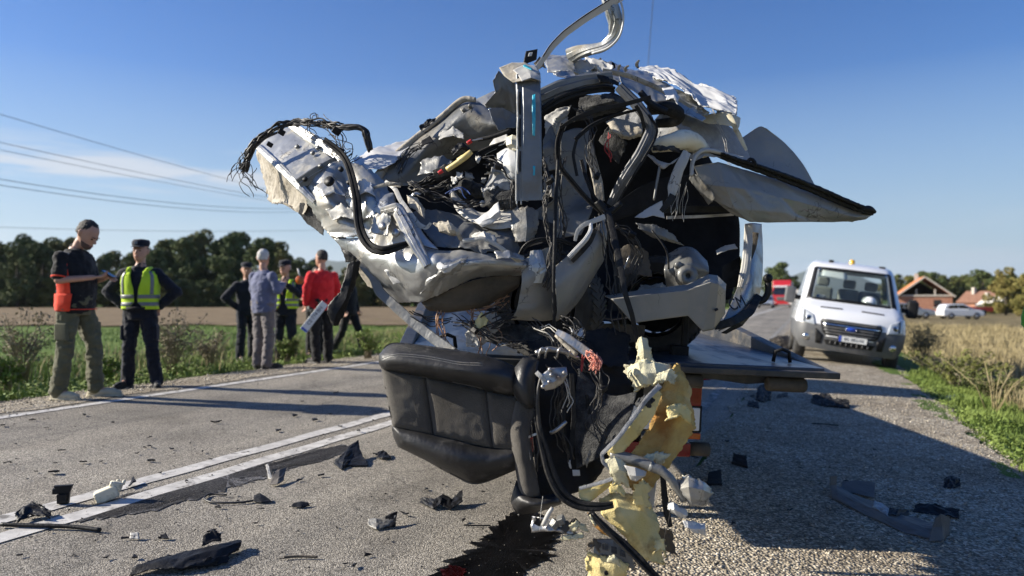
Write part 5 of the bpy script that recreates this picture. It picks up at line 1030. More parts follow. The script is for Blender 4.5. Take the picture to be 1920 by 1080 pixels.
MB().lathe([(0, 0), (.009, 0), (.009, .01)], P(1137, 1075, 2.985), 'Y', 14).build('foam_hole', m_dark, FO)
rail('edge_trim', [(1106, 960, 3.0, 12), (1130, 985, 2.98, 14), (1160, 1012, 2.96, 15), (1195, 1045, 2.94, 16), (1232, 1085, 2.93, 15), (1250, 1105, 2.93, 14)], 'seal', m_rubber, FO, .004)
rail('edge_trim', [(1110, 962, 2.985, 3), (1160, 1016, 2.945, 3), (1215, 1072, 2.92, 3)], 'round', m_black, FO)
rail('grey_pipe', [(1144, 852, 3.05, 18), (1170, 858, 3.04, 22), (1200, 866, 3.02, 21), (1224, 875, 3.0, 20)], 'round', m_prim_shade, FO)
rail('silver_pipe', [(1218, 873, 3.0, 18), (1240, 882, 2.99, 18), (1258, 898, 2.98, 17), (1272, 918, 2.98, 16), (1284, 938, 2.98, 15)], 'round', m_prim_shade, FO, .006)
patch('crumpled_sheet', [[(1268, 900, 3.02), (1290, 895, 3.0), (1312, 902, 3.0), (1330, 915, 3.02)], [(1272, 918, 2.97), (1292, 915, 2.93), (1315, 920, 2.94), (1334, 930, 3.0)], [(1278, 938, 2.98), (1296, 938, 2.94), (1316, 942, 2.96), (1328, 945, 3.0)], [(1292, 955, 3.0), (1300, 958, 2.98), (1312, 955, 2.99), (1320, 952, 3.0)]], m_silver, FO, .04, 16, .02)
patch('crumpled_sheet', [[(1250, 942, 3.0), (1262, 938, 2.99), (1275, 948, 2.99), (1288, 960, 3.0)], [(1250, 955, 2.99), (1264, 955, 2.96), (1278, 962, 2.96), (1289, 968, 2.98)], [(1258, 964, 3.0), (1266, 966, 2.98), (1278, 972, 2.98), (1286, 973, 3.0)]], m_white, FO, .015, 18, .008)
patch('crumpled_sheet', [[(1278, 975, 3.0), (1298, 976, 2.99), (1322, 980, 3.0)], [(1282, 988, 2.98), (1302, 992, 2.97), (1324, 992, 2.98)], [(1300, 998, 2.99), (1312, 1002, 2.98), (1325, 1007, 2.99)]], m_white, FO, .015, 18, .008)
patch('pale_edge', [[(1278, 890, 3.0), (1300, 900, 2.98)], [(1280, 896, 2.99), (1310, 912, 2.97)]], m_cream, FO, .004, 14, .004)
rail('black_strip', [(1242, 885, 3.1, 9), (1246, 930, 3.1, 12), (1250, 960, 3.1, 13), (1257, 988, 3.1, 9)], 'flat', m_black, FO)
rail('grey_post', [(1222, 895, 3.2, 20), (1214, 940, 3.2, 24), (1206, 985, 3.2, 26), (1205, 1040, 3.2, 26)], 'box', m_pale, FO, .004)
patch('rusty_box', [[(1225, 985, 3.2), (1262, 990, 3.2)], [(1230, 1035, 3.2), (1270, 1040, 3.2)]], m_brown, FO, .02, 14, .015)
wires('loose_threads', [[(1258, 952, 2.96), (1252, 985, 2.96), (1246, 1010, 2.97), (1250, 1045, 2.98)], [(1240, 1052, 3.0), (1270, 1068, 3.0), (1300, 1085, 3.0)], [(1290, 940, 2.96), (1298, 965, 2.96), (1296, 975, 2.96)]], .7, m_wire, FO)
patch('leaf_shaped_bracket', [[(1170, 872, 3.0), (1190, 876, 2.99), (1212, 884, 3.0)], [(1178, 890, 2.99), (1192, 892, 2.98), (1210, 892, 2.99)], [(1184, 900, 3.0), (1192, 902, 2.99), (1200, 898, 3.0)]], m_pale, FO, .01, 14)
for i, (rows, mt) in enumerate((
    ([[(1128, 862, 3.03), (1150, 850, 3.02), (1172, 858, 3.04)], [(1140, 890, 3.02), (1160, 880, 3.0), (1182, 892, 3.02)], [(1150, 915, 3.03), (1168, 910, 3.02), (1180, 918, 3.03)]], m_foamp),
    ([[(1196, 745, 3.05), (1216, 735, 3.04), (1230, 748, 3.05)], [(1186, 765, 3.04), (1206, 762, 3.02), (1220, 770, 3.04)]], m_carpet),
    ([[(1232, 700, 3.08), (1255, 690, 3.08), (1272, 702, 3.1)], [(1222, 722, 3.06), (1246, 716, 3.04), (1266, 724, 3.07)]], m_foamp),
    ([[(1250, 760, 3.08), (1275, 752, 3.1), (1296, 770, 3.14)], [(1245, 790, 3.06), (1272, 785, 3.07), (1298, 800, 3.12)]], m_foam),
    ([[(1205, 850, 3.06), (1232, 842, 3.06), (1258, 850, 3.09)], [(1196, 872, 3.05), (1222, 868, 3.04), (1246, 875, 3.07)]], m_foamp),
    ([[(1186, 905, 3.07), (1206, 895, 3.07), (1222, 905, 3.1)], [(1180, 935, 3.06), (1202, 928, 3.05), (1220, 938, 3.08)], [(1190, 955, 3.07), (1208, 952, 3.06), (1222, 958, 3.09)]], m_foam),
    ([[(1140, 905, 2.99), (1160, 900, 2.99), (1175, 912, 3.0)], [(1138, 930, 2.98), (1158, 926, 2.97), (1172, 935, 2.99)]], m_foam),
    ([[(1225, 1010, 3.03), (1242, 1005, 3.04), (1250, 1022, 3.06)], [(1222, 1040, 3.02), (1240, 1036, 3.02), (1250, 1048, 3.05)]], m_foam),
    ([[(1060, 985, 3.02), (1082, 972, 3.01), (1102, 982, 3.02)], [(1070, 1002, 3.01), (1088, 994, 3.0), (1108, 1000, 3.02)]], m_foamp),
    ([[(1100, 1012, 3.02), (1118, 1004, 3.02), (1130, 1020, 3.02)], [(1096, 1034, 3.02), (1114, 1028, 3.01), (1126, 1040, 3.02)]], m_brown))):
    patch('foam_scrap' if mt is not m_carpet else 'torn_cloth', rows, mt, FO, .014, 9, .028, .006, linear=True)
# -- bent tube with frayed red strap end
rail('frame_tube', [(1044, 622, 3.18, 10), (1064, 634, 3.16, 16), (1086, 650, 3.14, 18), (1108, 666, 3.12, 15)], 'box', m_steel, W, .004)
rail('frame_tube', [(1042, 628, 3.2, 7), (1064, 650, 3.18, 9), (1082, 665, 3.16, 8)], 'round', m_beige, W, .003)
m_fray = M('frayed_red_strap', (.55, .16, .12), (.66, .34, .25), rough=.8, scale=60)
wires('frayed_strap', bundle([(1104, 664, 3.11), (1112, 668, 3.10), (1120, 676, 3.09), (1114, 690, 3.09)], 26, 5, 71), .9, m_fray, W, .012, 19, 14)
patch('white_scrap', [[(1066, 614, 3.3), (1080, 618, 3.3), (1094, 613, 3.3)], [(1072, 622, 3.28), (1084, 630, 3.27), (1096, 636, 3.28)]], m_white, W, .008, 16, .008)

# ================================================================= tow truck
tl, tr_ = P(738, 655, 3.95), P(1572, 690, 4.12)
fw = Vector((-.063, 1, .043)).normalized()
rt = (Vector(tr_) - Vector(tl)); TW = rt.length; rt = (rt - fw * rt.dot(fw)).normalized(); up = rt.cross(fw)
TT = empty('tow_truck', (Vector(tl) + Vector(tr_)) / 2)
TT.rotation_euler = Matrix((rt, fw, up)).transposed().to_euler()
tag(TT, 'flatbed tow truck with blue steel deck carrying the wreck', 'truck')
m_deck = M('blue_deck_steel', (.03, .045, .075), (.07, .085, .115), rough=.34, metal=.45, scale=5, bump=.5, bscale=12, dirt=(.05, .05, .05), dirtscale=4, dirtramp=(.5, .7), aniso=(1, .25, 1))
m_frame = M('dark_truck_frame', (.02, .022, .026), (.05, .05, .05), rough=.5, scale=6, bump=.3, bscale=30, dirt=(.12, .10, .075), dirtscale=5)
m_lampred = M('red_lamp_glass', (.20, .008, .008), rough=.2, coat=.4)
m_orange = M('orange_reflector', (.42, .09, .01), rough=.2, coat=.4)
m_cab = M('tow_cab_paint', (.62, .63, .64), rough=.3, coat=.5, dirt=(.4, .37, .32), dirtscale=2)
m_glass = M('dark_glass', (.012, .014, .016), rough=.06, coat=.6, spec=.6)
m_plate = M('plate_white', (.72, .72, .70), rough=.35, dirt=(.4, .38, .34), dirtscale=30, dirtramp=(.6, .8))
hw = TW / 2
def TB(name, c, d, mat, parent=TT, bevel=.006, rot=None): return MB().box(c, d, rot).build(name, mat, parent, wc=False, bevel=bevel)
TB('deck', (0, 3.1, -.03), (TW - .16, 6.2, .05), m_deck)
for s in (-1, 1):
    # side board: rises from the ramp end towards the cab
    pr = [(.0, -.06), (.0, -.03), (1.9, .15), (6.2, .17), (6.2, -.06)]
    MB().prism(pr, lambda a, b, d: (d, a, b), s * (hw - .08), s * hw).build('side_board', m_frame, TT, wc=False, bevel=.008)
TB('rear_edge', (0, .0, -.040), (TW - .02, .09, .036), m_frame)
MB().prism([(-.9, -.062), (.9, -.062), (1.1, -.075), (1.02, -.10), (.75, -.125), (.55, -.105), (-.6, -.11)], lambda a, b, d: (a, d, b), .1, .3).build('rear_cross_beam', m_frame, TT, wc=False, bevel=.006)
for x in (.36, .95):
    MB().lathe([(0, -.11), (.035, -.11), (.04, -.1), (.04, .1), (.035, .11), (0, .11)], (x, .04, -.11), 'X', 14).build('roller', m_brown, TT, True, False)
for x in (-.95, .98):
    MB().tube([(x - .05, .18, .0), (x - .04, .18, .06), (x, .18, .075), (x + .04, .18, .06), (x + .05, .18, .0)], .011, 8).build('lashing_ring', m_black, TT, True, False)
TB('stake_post', (.47, .4, .13), (.035, .035, .3), m_black)
TB('stake_foot', (.44, .4, .02), (.1, .08, .06), m_black)
TB('tail_lamp', (.43, .12, -.20), (.13, .06, .12), m_lampred, bevel=.01)
TB('tail_lamp_divider', (.40, .085, -.20), (.05, .012, .1), m_orange)
TB('number_plate', (.24, .1, -.335), (.50, .015, .13), m_plate)
TB('plate_frame', (.24, .112, -.335), (.53, .015, .155), m_black)
text('plate_letters', 'IC', .105, (.40, .09, -.33), (R(90), 0, 0), m_ink, TT, .002, wc=False, sx=.8)
TB('plate_reflector', (.44, .1, -.43), (.12, .02, .035), m_orange)
TB('underrun_bar', (0, .3, -.55), (1.0, .09, .08), m_lampred)
MB().lathe([(0, -.06), (.04, -.06), (.042, .06), (0, .06)], (.56, .3, -.55), 'X', 16).build('bar_end', m_brown, TT, True, False)
TB('marker_arm', (.62, .6, -.165), (.2, .02, .02), m_black, rot=Euler((0, .1, .25)).to_matrix())
MB().tube([(.60, .55, -.19), (.66, .57, -.165), (.74, .6, -.16)], .013, 8).build('marker_lamp', m_lampred, TT, True, False)
TB('mud_flap', (-.10, .45, -.42), (.7, .012, .5), m_black)
m_grey = M('grey_print', (.09, .09, .09), rough=.8)
text('flap_letters', 'EURO\nPAR', .085, (-.12, .44, -.37), (R(90), 0, 0), m_grey, TT, .001, wc=False)
TB('flap_badge', (-.14, .44, -.24), (.07, .004, .05), m_grey)
for s in (-1, 1):
    TB('chassis_rail', (s * .42, 3.2, -.24), (.09, 6.0, .2), m_frame)
m_tw = empty_dummy = None
def local_wheel(parent, c, r, w, name='wheel', tyre=m_tyre, rimm=m_alloy):
    mb = MB(); pr = [(r * .6, -w * .4), (r * .8, -w * .52), (r * .95, -w * .46), (r, -w * .3), (r, w * .3), (r * .95, w * .46), (r * .8, w * .52), (r * .6, w * .4)]
    mb.lathe(pr, c, 'X', 32); t = mb.build(name, tyre, parent, True, False)
    rm = MB(); rm.lathe([(r * .62, -w * .42), (r * .55, -w * .3), (r * .5, -w * .1), (r * .25, -w * .15), (r * .2, -w * .3), (0, -w * .32)], c, 'X', 24); rm.lathe([(r * .62, w * .42), (r * .55, w * .3), (r * .5, w * .1), (r * .25, w * .15), (r * .2, w * .3), (0, w * .32)], c, 'X', 24)
    rm.build('rim', rimm, t, True, False)
    return t
def tt_ground(x, y):
    q = TT.rotation_euler.to_matrix() @ Vector((x, y, 0)) + TT.location
    return gz(q.x, q.y) - q.z
for s in (-1, 1):
    for y in (2.9, 6.6):
        local_wheel(TT, (s * .80, y, tt_ground(s * .80, y) + .38), .38, .26)
cab = MB()
cab.prism([(6.5, -.35), (6.5, 1.15), (6.6, 1.28), (7.5, 1.25), (8.0, .55), (8.15, .35), (8.2, -.45), (6.6, -.45)], lambda a, b, d: (d, a, b), -1.0, 1.0)
cab.build('cab', m_cab, TT, wc=False, bevel=.05, bseg=3)
TB('rear_window', (0, 6.49, .75), (1.1, .02, .45), m_glass)
for s in (-1, 1):
    TB('side_window', (s * 1.0, 7.2, .75), (.02, .7, .45), m_glass)
    TB('mirror', (s * 1.15, 7.9, .6), (.2, .1, .32), m_black, bevel=.02)
# ================================================================= trees, houses, power lines
def leaf_mat(name, a, b, c):
    m = bpy.data.materials.new(name); m.use_nodes = True; N, L = m.node_tree.nodes, m.node_tree.links; s = N['Principled BSDF']
    s.inputs['Roughness'].default_value = .75; s.inputs['Specular IOR Level'].default_value = .2
    oi = N.new('ShaderNodeObjectInfo'); t = N.new('ShaderNodeTexCoord'); n = N.new('ShaderNodeTexNoise'); n.inputs['Scale'].default_value = .7; n.inputs['Detail'].default_value = 5; L.new(t.outputs['Object'], n.inputs['Vector'])
    ad = N.new('ShaderNodeMath'); ad.operation = 'MULTIPLY_ADD'; L.new(oi.outputs['Random'], ad.inputs[0]); ad.inputs[1].default_value = .5; L.new(n.outputs[0], ad.inputs[2])
    r = N.new('ShaderNodeValToRGB'); L.new(ad.outputs[0], r.inputs[0]); e = r.color_ramp.elements
    e[0].position = .42; e[0].color = (*a, 1); e[1].position = .72; e[1].color = (*b, 1); k = e.new(1.0); k.color = (*c, 1)
    L.new(r.outputs[0], s.inputs['Base Color'])
    return m
m_leaf = leaf_mat('oak_leaves', (.065, .092, .036), (.10, .13, .046), (.15, .135, .05))
m_leafy = leaf_mat('autumn_leaves', (.09, .115, .03), (.16, .165, .045), (.23, .19, .06))
m_bark = M('bark', (.05, .04, .03), (.09, .075, .055), rough=.9, scale=6, bump=.6, bscale=12)
def leaf_cloud(rs, centres, radii, n, size, squash=.8):
    c = np.array(centres); r = np.array(radii); w = r ** 2; idx = rs.choice(len(c), n, p=w / w.sum())
    d = rs.normal(size=(n, 3)); d /= np.linalg.norm(d, axis=1)[:, None]; rad = r[idx] * rs.uniform(.55, 1.06, n) ** .5
    p = c[idx] + d * rad[:, None] * np.array((1, 1, squash))
    a = rs.normal(size=(n, 3)) + d * .6; a /= np.linalg.norm(a, axis=1)[:, None]; b = np.cross(a, rs.normal(size=(n, 3))); b /= np.linalg.norm(b, axis=1)[:, None]; c2 = np.cross(a, b)
    s = size * rs.uniform(.6, 1.4, n)[:, None]
    v = np.stack([p - b * s, p + c2 * s * .55, p + b * s, p - c2 * s * .55], 1).reshape(-1, 3)
    f = np.arange(n * 4).reshape(-1, 4)
    return v, f
def fastmesh(name, v, f, sm=False):
    me = bpy.data.meshes.new(name); n = len(v); k = len(f); q = f.shape[1]
    me.vertices.add(n); me.vertices.foreach_set('co', np.ascontiguousarray(v, dtype=np.float32).ravel())
    me.loops.add(k * q); me.loops.foreach_set('vertex_index', f.astype(np.int32).ravel())
    me.polygons.add(k); me.polygons.foreach_set('loop_start', np.arange(0, k * q, q, dtype=np.int32)); me.polygons.foreach_set('loop_total', np.full(k, q, dtype=np.int32))
    if sm: me.polygons.foreach_set('use_smooth', [True] * k)
    me.update(calc_edges=True); me.validate(); return me
def tree_protos():
    out = []
    for s in range(6):
        rs_ = np.random.RandomState(100 + s); H = 10.; cs, rr = [], []
        tr = MB(); tr.tube([(0, 0, -.3), (.05, 0, 1.5), (.1 * rs_.normal(), .1, 4), (.2 * rs_.normal(), .1, 7.5)], [.26, .2, .14, .04], 8)
        for k in range(46):
            z = rs_.uniform(1.0, 9.2); w = np.interp(z, [1, 3.5, 6, 9.2], [2.2, 3.1, 2.8, .7]) ; a = rs_.uniform(0, 6.28); q = w * rs_.uniform(.25, .95)
            c = (q * math.cos(a), q * math.sin(a), z); cs.append(c); rr.append(rs_.uniform(.45, 1.15))
            if k % 5 == 0 and z > 2.5: tr.tube([(0, 0, z * .55), (c[0] * .5, c[1] * .5, z * .8), c], [.08, .05, .02], 5)
        v, f = leaf_cloud(rs_, cs, rr, 4600, .23)
        cm = fastmesh('crown', v, f); cm.materials.append(m_leaf if s < 4 else m_leafy)
        tm = mesh('trunk', tr.v, tr.f); tm.materials.append(m_bark); out.append((tm, cm))
    return out
TP = tree_protos()
def tree(k, loc, h, w, rz, label, group, name='tree'):
    t = empty(name, loc, rz); t.scale = (w / 10, w / 10, h / 10); tag(t, label, 'tree', group)
    for nm, me in zip(('trunk', 'crown'), TP[k]):
        o = bpy.data.objects.new(nm, me); COL.objects.link(o); o.parent = t
    return t
rs = np.random.RandomState(5)
def LL(px):
    for x, t in ((60, 'left of the phone reader'), (190, 'behind the phone reader'), (330, 'behind the lone police officer'), (440, 'between officer and group'), (640, 'behind the standing group')):
        if px < x: return 'leafy tree in the far tree line, ' + t
    return 'leafy tree in the far tree line, behind the wreck'
tops = [(-160, 450), (-60, 440), (0, 458), (60, 432), (110, 440), (180, 462), (240, 470), (300, 445), (350, 430), (400, 428), (450, 426), (500, 445), (560, 480), (620, 490), (680, 490), (740, 480), (800, 470), (900, 470), (1400, 480)]
for i, px in enumerate(np.arange(-190, 1380, 27)):
    d = 118 + rs.uniform(-8, 14); topy = np.interp(px, [t[0] for t in tops], [t[1] for t in tops]) + rs.uniform(-4, 16)
    p = P(px + rs.uniform(-8, 8), topy, d); g = gz(p[0], d); h = p[2] - g + .3
    tree(int(rs.randint(0, 4)), (p[0], d, g - .2), h, h * rs.uniform(.85, 1.15), rs.uniform(0, 6.3), LL(px), 'far trees ' + LL(px).split(', ')[1])
for i, px in enumerate(np.arange(-180, 1380, 40)):
    d = 110 + rs.uniform(-3, 3); p = P(px, 528 - rs.uniform(0, 26), d); g = gz(p[0], d); h = p[2] - g
    tree(int(rs.choice([0, 1, 2, 4])), (p[0], d, g - .9), h + .9, (h + .9) * 1.8, rs.uniform(0, 6.3), 'low bush at the foot of the far trees, ' + LL(px).split(', ')[1], 'field edge bushes ' + LL(px).split(', ')[1], 'bush')
for i, px in enumerate(np.arange(1670, 2060, 19)):
    d = 185 + rs.uniform(-12, 18); p = P(px + rs.uniform(-6, 6), 504 + rs.uniform(-6, 10), d); g = gz(p[0], d); h = p[2] - g
    tree(int(rs.choice([0, 1, 2, 3, 4])), (p[0], d, g - .2), h, h * rs.uniform(1.1, 1.5), rs.uniform(0, 6.3), *((lambda t: ('green and yellowing tree in the wood ' + t, 'wood ' + t))('behind the orange-roofed house' if px < 1780 else 'between the two houses' if px < 1850 else 'behind the round tree')))
for (px, py, d, k, w, lb) in ((1885, 492, 95, 5, 1.0, 'round yellow-green tree beside the small house on the right'), (1465, 488, 150, 0, 1.2, 'broad dark tree behind the red lorry'), (1448, 497, 158, 1, 1.1, 'dark tree left of the red lorry, next to the tow ball'), (1484, 515, 160, 2, 1.2, 'lower dark tree just behind the white van roof'), (1925, 505, 90, 4, 1.1, 'yellow-green tree cut by the right picture edge')):
    p = P(px, py, d); g = gz(p[0], d); h = p[2] - g; tree(k, (p[0], d, g - .2), h, h * w, 1. * k, lb, None)
for i, px in enumerate((1640, 1668, 1850, 1870, 1905, 1925)):
    d = 98 + 3 * i; p = P(px, 566 - 3 * (i % 2), d); g = gz(p[0], d); h = p[2] - g; tree(4, (p[0], d, g - .5), h + .5, (h + .5) * 2.2, 2. * i, 'low scrubby bush on the field edge near the houses', 'bushes near the houses', 'bush')

# houses
m_brick = M('red_brick', (.30, .14, .09), (.38, .19, .12), rough=.85, scale=2.5, bump=.4, bscale=8)
m_tile = M('orange_roof_tiles', (.55, .19, .07), (.62, .25, .10), rough=.75, scale=1.5, bump=.5, bscale=6)
m_oldtile = M('old_roof_tiles', (.18, .09, .06), (.24, .13, .085), rough=.85, scale=1.5)
m_conc = M('concrete_edge', (.42, .38, .33), (.5, .46, .4), rough=.9, scale=3)
m_wwall = M('white_wall', (.6, .57, .52), rough=.9)
def house(name, label, px, d, w, dep, hw_, ha, rz, wall, roof, openg):
    p = P(px, 560, d); g = gz(p[0], d); h = empty(name, (p[0], d, g), rz); tag(h, label, 'house')
    hx, hy = w / 2, dep / 2; B = lambda nm, c, dd, m_, par=h, bv=0: MB().box(c, dd).build(nm, m_, par, wc=False, bevel=bv)
    B('wall', (-hx + .12, 0, hw_ / 2), (.25, dep, hw_), wall); B('wall', (hx - .12, 0, hw_ / 2), (.25, dep, hw_), wall); B('wall', (0, hy - .12, hw_ / 2), (w - .5, .25, hw_), wall)
    wf = B('wall', (0, -hy + .12, hw_ / 2), (w - .5, .25, hw_), wall)
    B('ring_beam', (0, -hy, hw_ + .12), (w + .1, .3, .24), m_conc); B('floor_slab', (0, 0, hw_ + .05), (w - .3, dep - .4, .12), m_conc)
    MB().prism([(-hx + .2, hw_ + .2), (hx - .2, hw_ + .2), (0, ha - .3)], lambda a, b, q: (a, q, b), hy - .6, hy - .4).build('back_gable', m_bark, h, wc=False)
    if not openg: MB().prism([(-hx, hw_ + .24), (hx, hw_ + .24), (0, ha - .15)], lambda a, b, q: (a, q, b), -hy + .05, -hy + .25).build('gable', wall, h, wc=False)
    else:
        for x in (-hx * .3, hx * .38): B('gable_post', (x, -hy + .1, hw_ + .6), (.18, .18, .9), m_conc)
    sl = math.atan2(ha - hw_, hx); L_ = math.hypot(ha - hw_, hx) + .5
    rf = None
    for s in (-1, 1):
        c = (s * (hx / 2 + .15), -.1, (hw_ + ha) / 2 + .08)
        o = MB().box((0, 0, 0), (L_, dep + .9, .14)).build('roof', roof, h, wc=False); o.location = c; o.rotation_euler = (0, s * sl, 0); rf = o
        for k in range(8): MB().box((-L_ / 2 + (k + .5) * L_ / 8, 0, .085), (.05, dep + .9, .03)).build('tile_course', roof, o, wc=False)
        MB().box((0, -(dep + .9) / 2 - .03, 0), (L_, .05, .2)).build('barge_board', m_conc, o, wc=False)
    B('chimney', (-.6, 1.0, ha + .3), (.5, .5, 1.1), m_conc)
    for x in (-hx * .45, hx * .45):
        wn_ = B('window', (x, -hy - .02, hw_ * .55), (.9, .1, 1.1), m_glass); B('window_frame', (x, -hy - .05, hw_ * .55 - .6), (1.1, .14, .1), m_conc, wn_)
    return h
house('brick_house', 'unfinished brick house with bright orange tiled roof and open gable', 1728, 112, 7.0, 9, 2.35, 5.0, R(-24), m_brick, m_tile, True)
house('brick_house', 'small old house with worn reddish roof half hidden by the round tree', 1842, 120, 4.2, 5, 1.5, 3.1, R(20), m_brick, m_oldtile, False)
house('shed', 'low white shed wall beside the small old house', 1868, 112, 3.4, 3, 1.1, 2.2, R(10), m_wwall, m_wwall, False)

# power lines with their poles (one off to the left, one far behind the wreck)
m_cable = M('cable_grey', (.10, .11, .12), rough=.6)
def span(name, label, a, b, sag, r):
    A, B = Vector(P(*a)), Vector(P(*b)); pts = []
    for i in range(61):
        t = -.15 + 1.9 * i / 60; q = A.lerp(B, t); q.z -= sag * 4 * t * (1 - t); pts.append(q)
    tag(MB().tube(pts, r, 6).build(name, m_cable, None, True), label, 'cable', 'overhead cables on the left')
span('power_line', 'topmost overhead cable sloping down from the left edge', (0, 214, 42), (640, 388, 95), .3, .018)
span('power_line', 'second overhead cable from the top at the left edge', (0, 267, 42), (640, 392, 95), .3, .018)
span('power_line', 'third overhead cable, close under the second one', (0, 281, 43), (640, 396, 96), .3, .016)
span('power_line', 'upper of the pair of cables below the white cloud', (0, 336, 42), (640, 384, 95), 1.0, .02)
span('power_line', 'lower of the pair of cables below the white cloud', (0, 347, 42), (640, 390, 95), 1.0, .02)
span('power_line', 'lowest overhead cable just above the tree tops', (0, 426, 60), (640, 430, 95), .3, .018)
span('power_line', 'single cable dropping from the top edge above the wreck', (1226, -20, 30), (1216, 112, 34), 0, .014)
pp = P(720, 380, 104); g = gz(pp[0], 104); po = empty('power_pole', (pp[0], 104, g)); tag(po, 'power pole behind the wreck carrying the cables', 'pole')
MB().tube([(0, 0, -.5), (0, 0, pp[2] - g + 1)], [.18, .11], 10).build('pole', m_bark, po, True, False); MB().box((0, 0, pp[2] - g), (2.2, .12, .12)).build('cross_arm', m_bark, po, wc=False)
# ================================================================= people
def capsule(mb, a, b, ra, rb, n=12):
    a, b = Vector(a), Vector(b); L_ = (b - a).length
    if L_ < 1e-5: b = a + Vector((0, 0, 1e-4)); L_ = 1e-4
    t = (b - a) / L_
    pts, rr = [], []
    for k in (1, .85, .5, 0): pts.append(a - t * ra * k); rr.append(max(ra * math.sqrt(max(0, 1 - k * k)), ra * .05))
    m = max(1, int(L_ / .05))
    for i in range(1, m): pts.append(a + t * L_ * i / m); rr.append(ra + (rb - ra) * i / m)
    for k in (0, .5, .85, 1): pts.append(b + t * rb * k); rr.append(max(rb * math.sqrt(max(0, 1 - k * k)), rb * .05))
    mb.tube(pts, rr, n)
def rings(mb, rs_, n=20, e=2.05):
    """closed loft of super-ellipses (x, y, z, rx, ry)"""
    v, f = [], []
    for (x, y, z, rx, ry) in rs_:
        for k in range(n):
            w = 2 * math.pi * k / n; c, s = math.cos(w), math.sin(w)
            v.append((x + rx * math.copysign(abs(c) ** (2 / e), c), y + ry * math.copysign(abs(s) ** (2 / e), s), z))
    for i in range(len(rs_) - 1):
        for k in range(n):
            k2 = (k + 1) % n; f.append((i * n + k, i * n + k2, (i + 1) * n + k2, (i + 1) * n + k))
    f.append(tuple(reversed(range(n)))); f.append(tuple(range((len(rs_) - 1) * n, len(rs_) * n)))
    mb.add(v, f)
def fuse(name, mb, voxel, it=2, disp=None):
    """join overlapping solids into one continuous surface"""
    me = mesh('tmp', mb.v, mb.f, False)
    bm = bmesh.new(); bm.from_mesh(me); bmesh.ops.recalc_face_normals(bm, faces=bm.faces[:]); bm.to_mesh(me); bm.free()
    o = bpy.data.objects.new('tmp', me); COL.objects.link(o)
    r = o.modifiers.new('r', 'REMESH'); r.mode = 'VOXEL'; r.voxel_size = voxel
    if it: s = o.modifiers.new('s', 'SMOOTH'); s.iterations = it; s.factor = .5
    dg = bpy.context.evaluated_depsgraph_get(); out = bpy.data.meshes.new_from_object(o.evaluated_get(dg))
    bpy.data.objects.remove(o); out.name = name
    if disp:
        n = len(out.vertices); co = np.empty(n * 3); no = np.empty(n * 3)
        out.vertices.foreach_get('co', co); out.vertices.foreach_get('normal', no)
        co = co.reshape(-1, 3); no = no.reshape(-1, 3); co = co + no * disp(co)[:, None]
        out.vertices.foreach_set('co', co.ravel()); out.update()
    return smooth(out)
m_skin = M('skin', (.50, .29, .20), (.44, .24, .165), rough=.5, scale=14, spec=.4, bump=.1, bscale=90)
m_eye = M('dark_eye', (.03, .025, .02), rough=.2)
m_lip = M('lips', (.36, .13, .10), rough=.5)
def cloth(name, c, c2=None, rough=.85): return M(name, c, c2 or tuple(q * 1.25 + .004 for q in c), rough=rough, scale=9, bump=.35, bscale=160, spec=.2, sheen=.15)
m_navy = cloth('navy_uniform', (.010, .012, .019)); m_blackc = cloth('black_cloth', (.010, .010, .011)); m_olive = cloth('olive_cargo_cloth', (.10, .098, .058)); m_grey = cloth('grey_brown_trousers', (.13, .115, .115))
m_sweater = cloth('blue_grey_sweater', (.11, .12, .19)); m_redc = cloth('red_hoodie', (.48, .015, .02)); m_greyt = cloth('grey_tee', (.22, .225, .22)); m_orangec = cloth('orange_red_polo', (.75, .06, .025)); m_shoe = cloth('black_boot', (.014, .013, .012), rough=.5); m_beiges = cloth('beige_trainer', (.42, .38, .27)); m_whites = cloth('white_trainer', (.6, .57, .53))
m_hivis = cloth('hivis_yellow', (.50, .72, .03), (.56, .80, .05)); m_hivisg = cloth('hivis_green', (.10, .36, .02), (.12, .42, .03)); m_refl = M('reflective_grey', (.16, .17, .175), (.20, .21, .215), rough=.4, scale=20)
m_hairb = M('dark_hair', (.015, .012, .010), (.03, .024, .02), rough=.7, scale=60, bump=.6, bscale=120); m_hairg = M('grey_hair', (.42, .41, .39), (.52, .51, .49), rough=.7, scale=60, bump=.6, bscale=120)
m_beard = M('short_beard', (.10, .06, .045), rough=.8, scale=50)

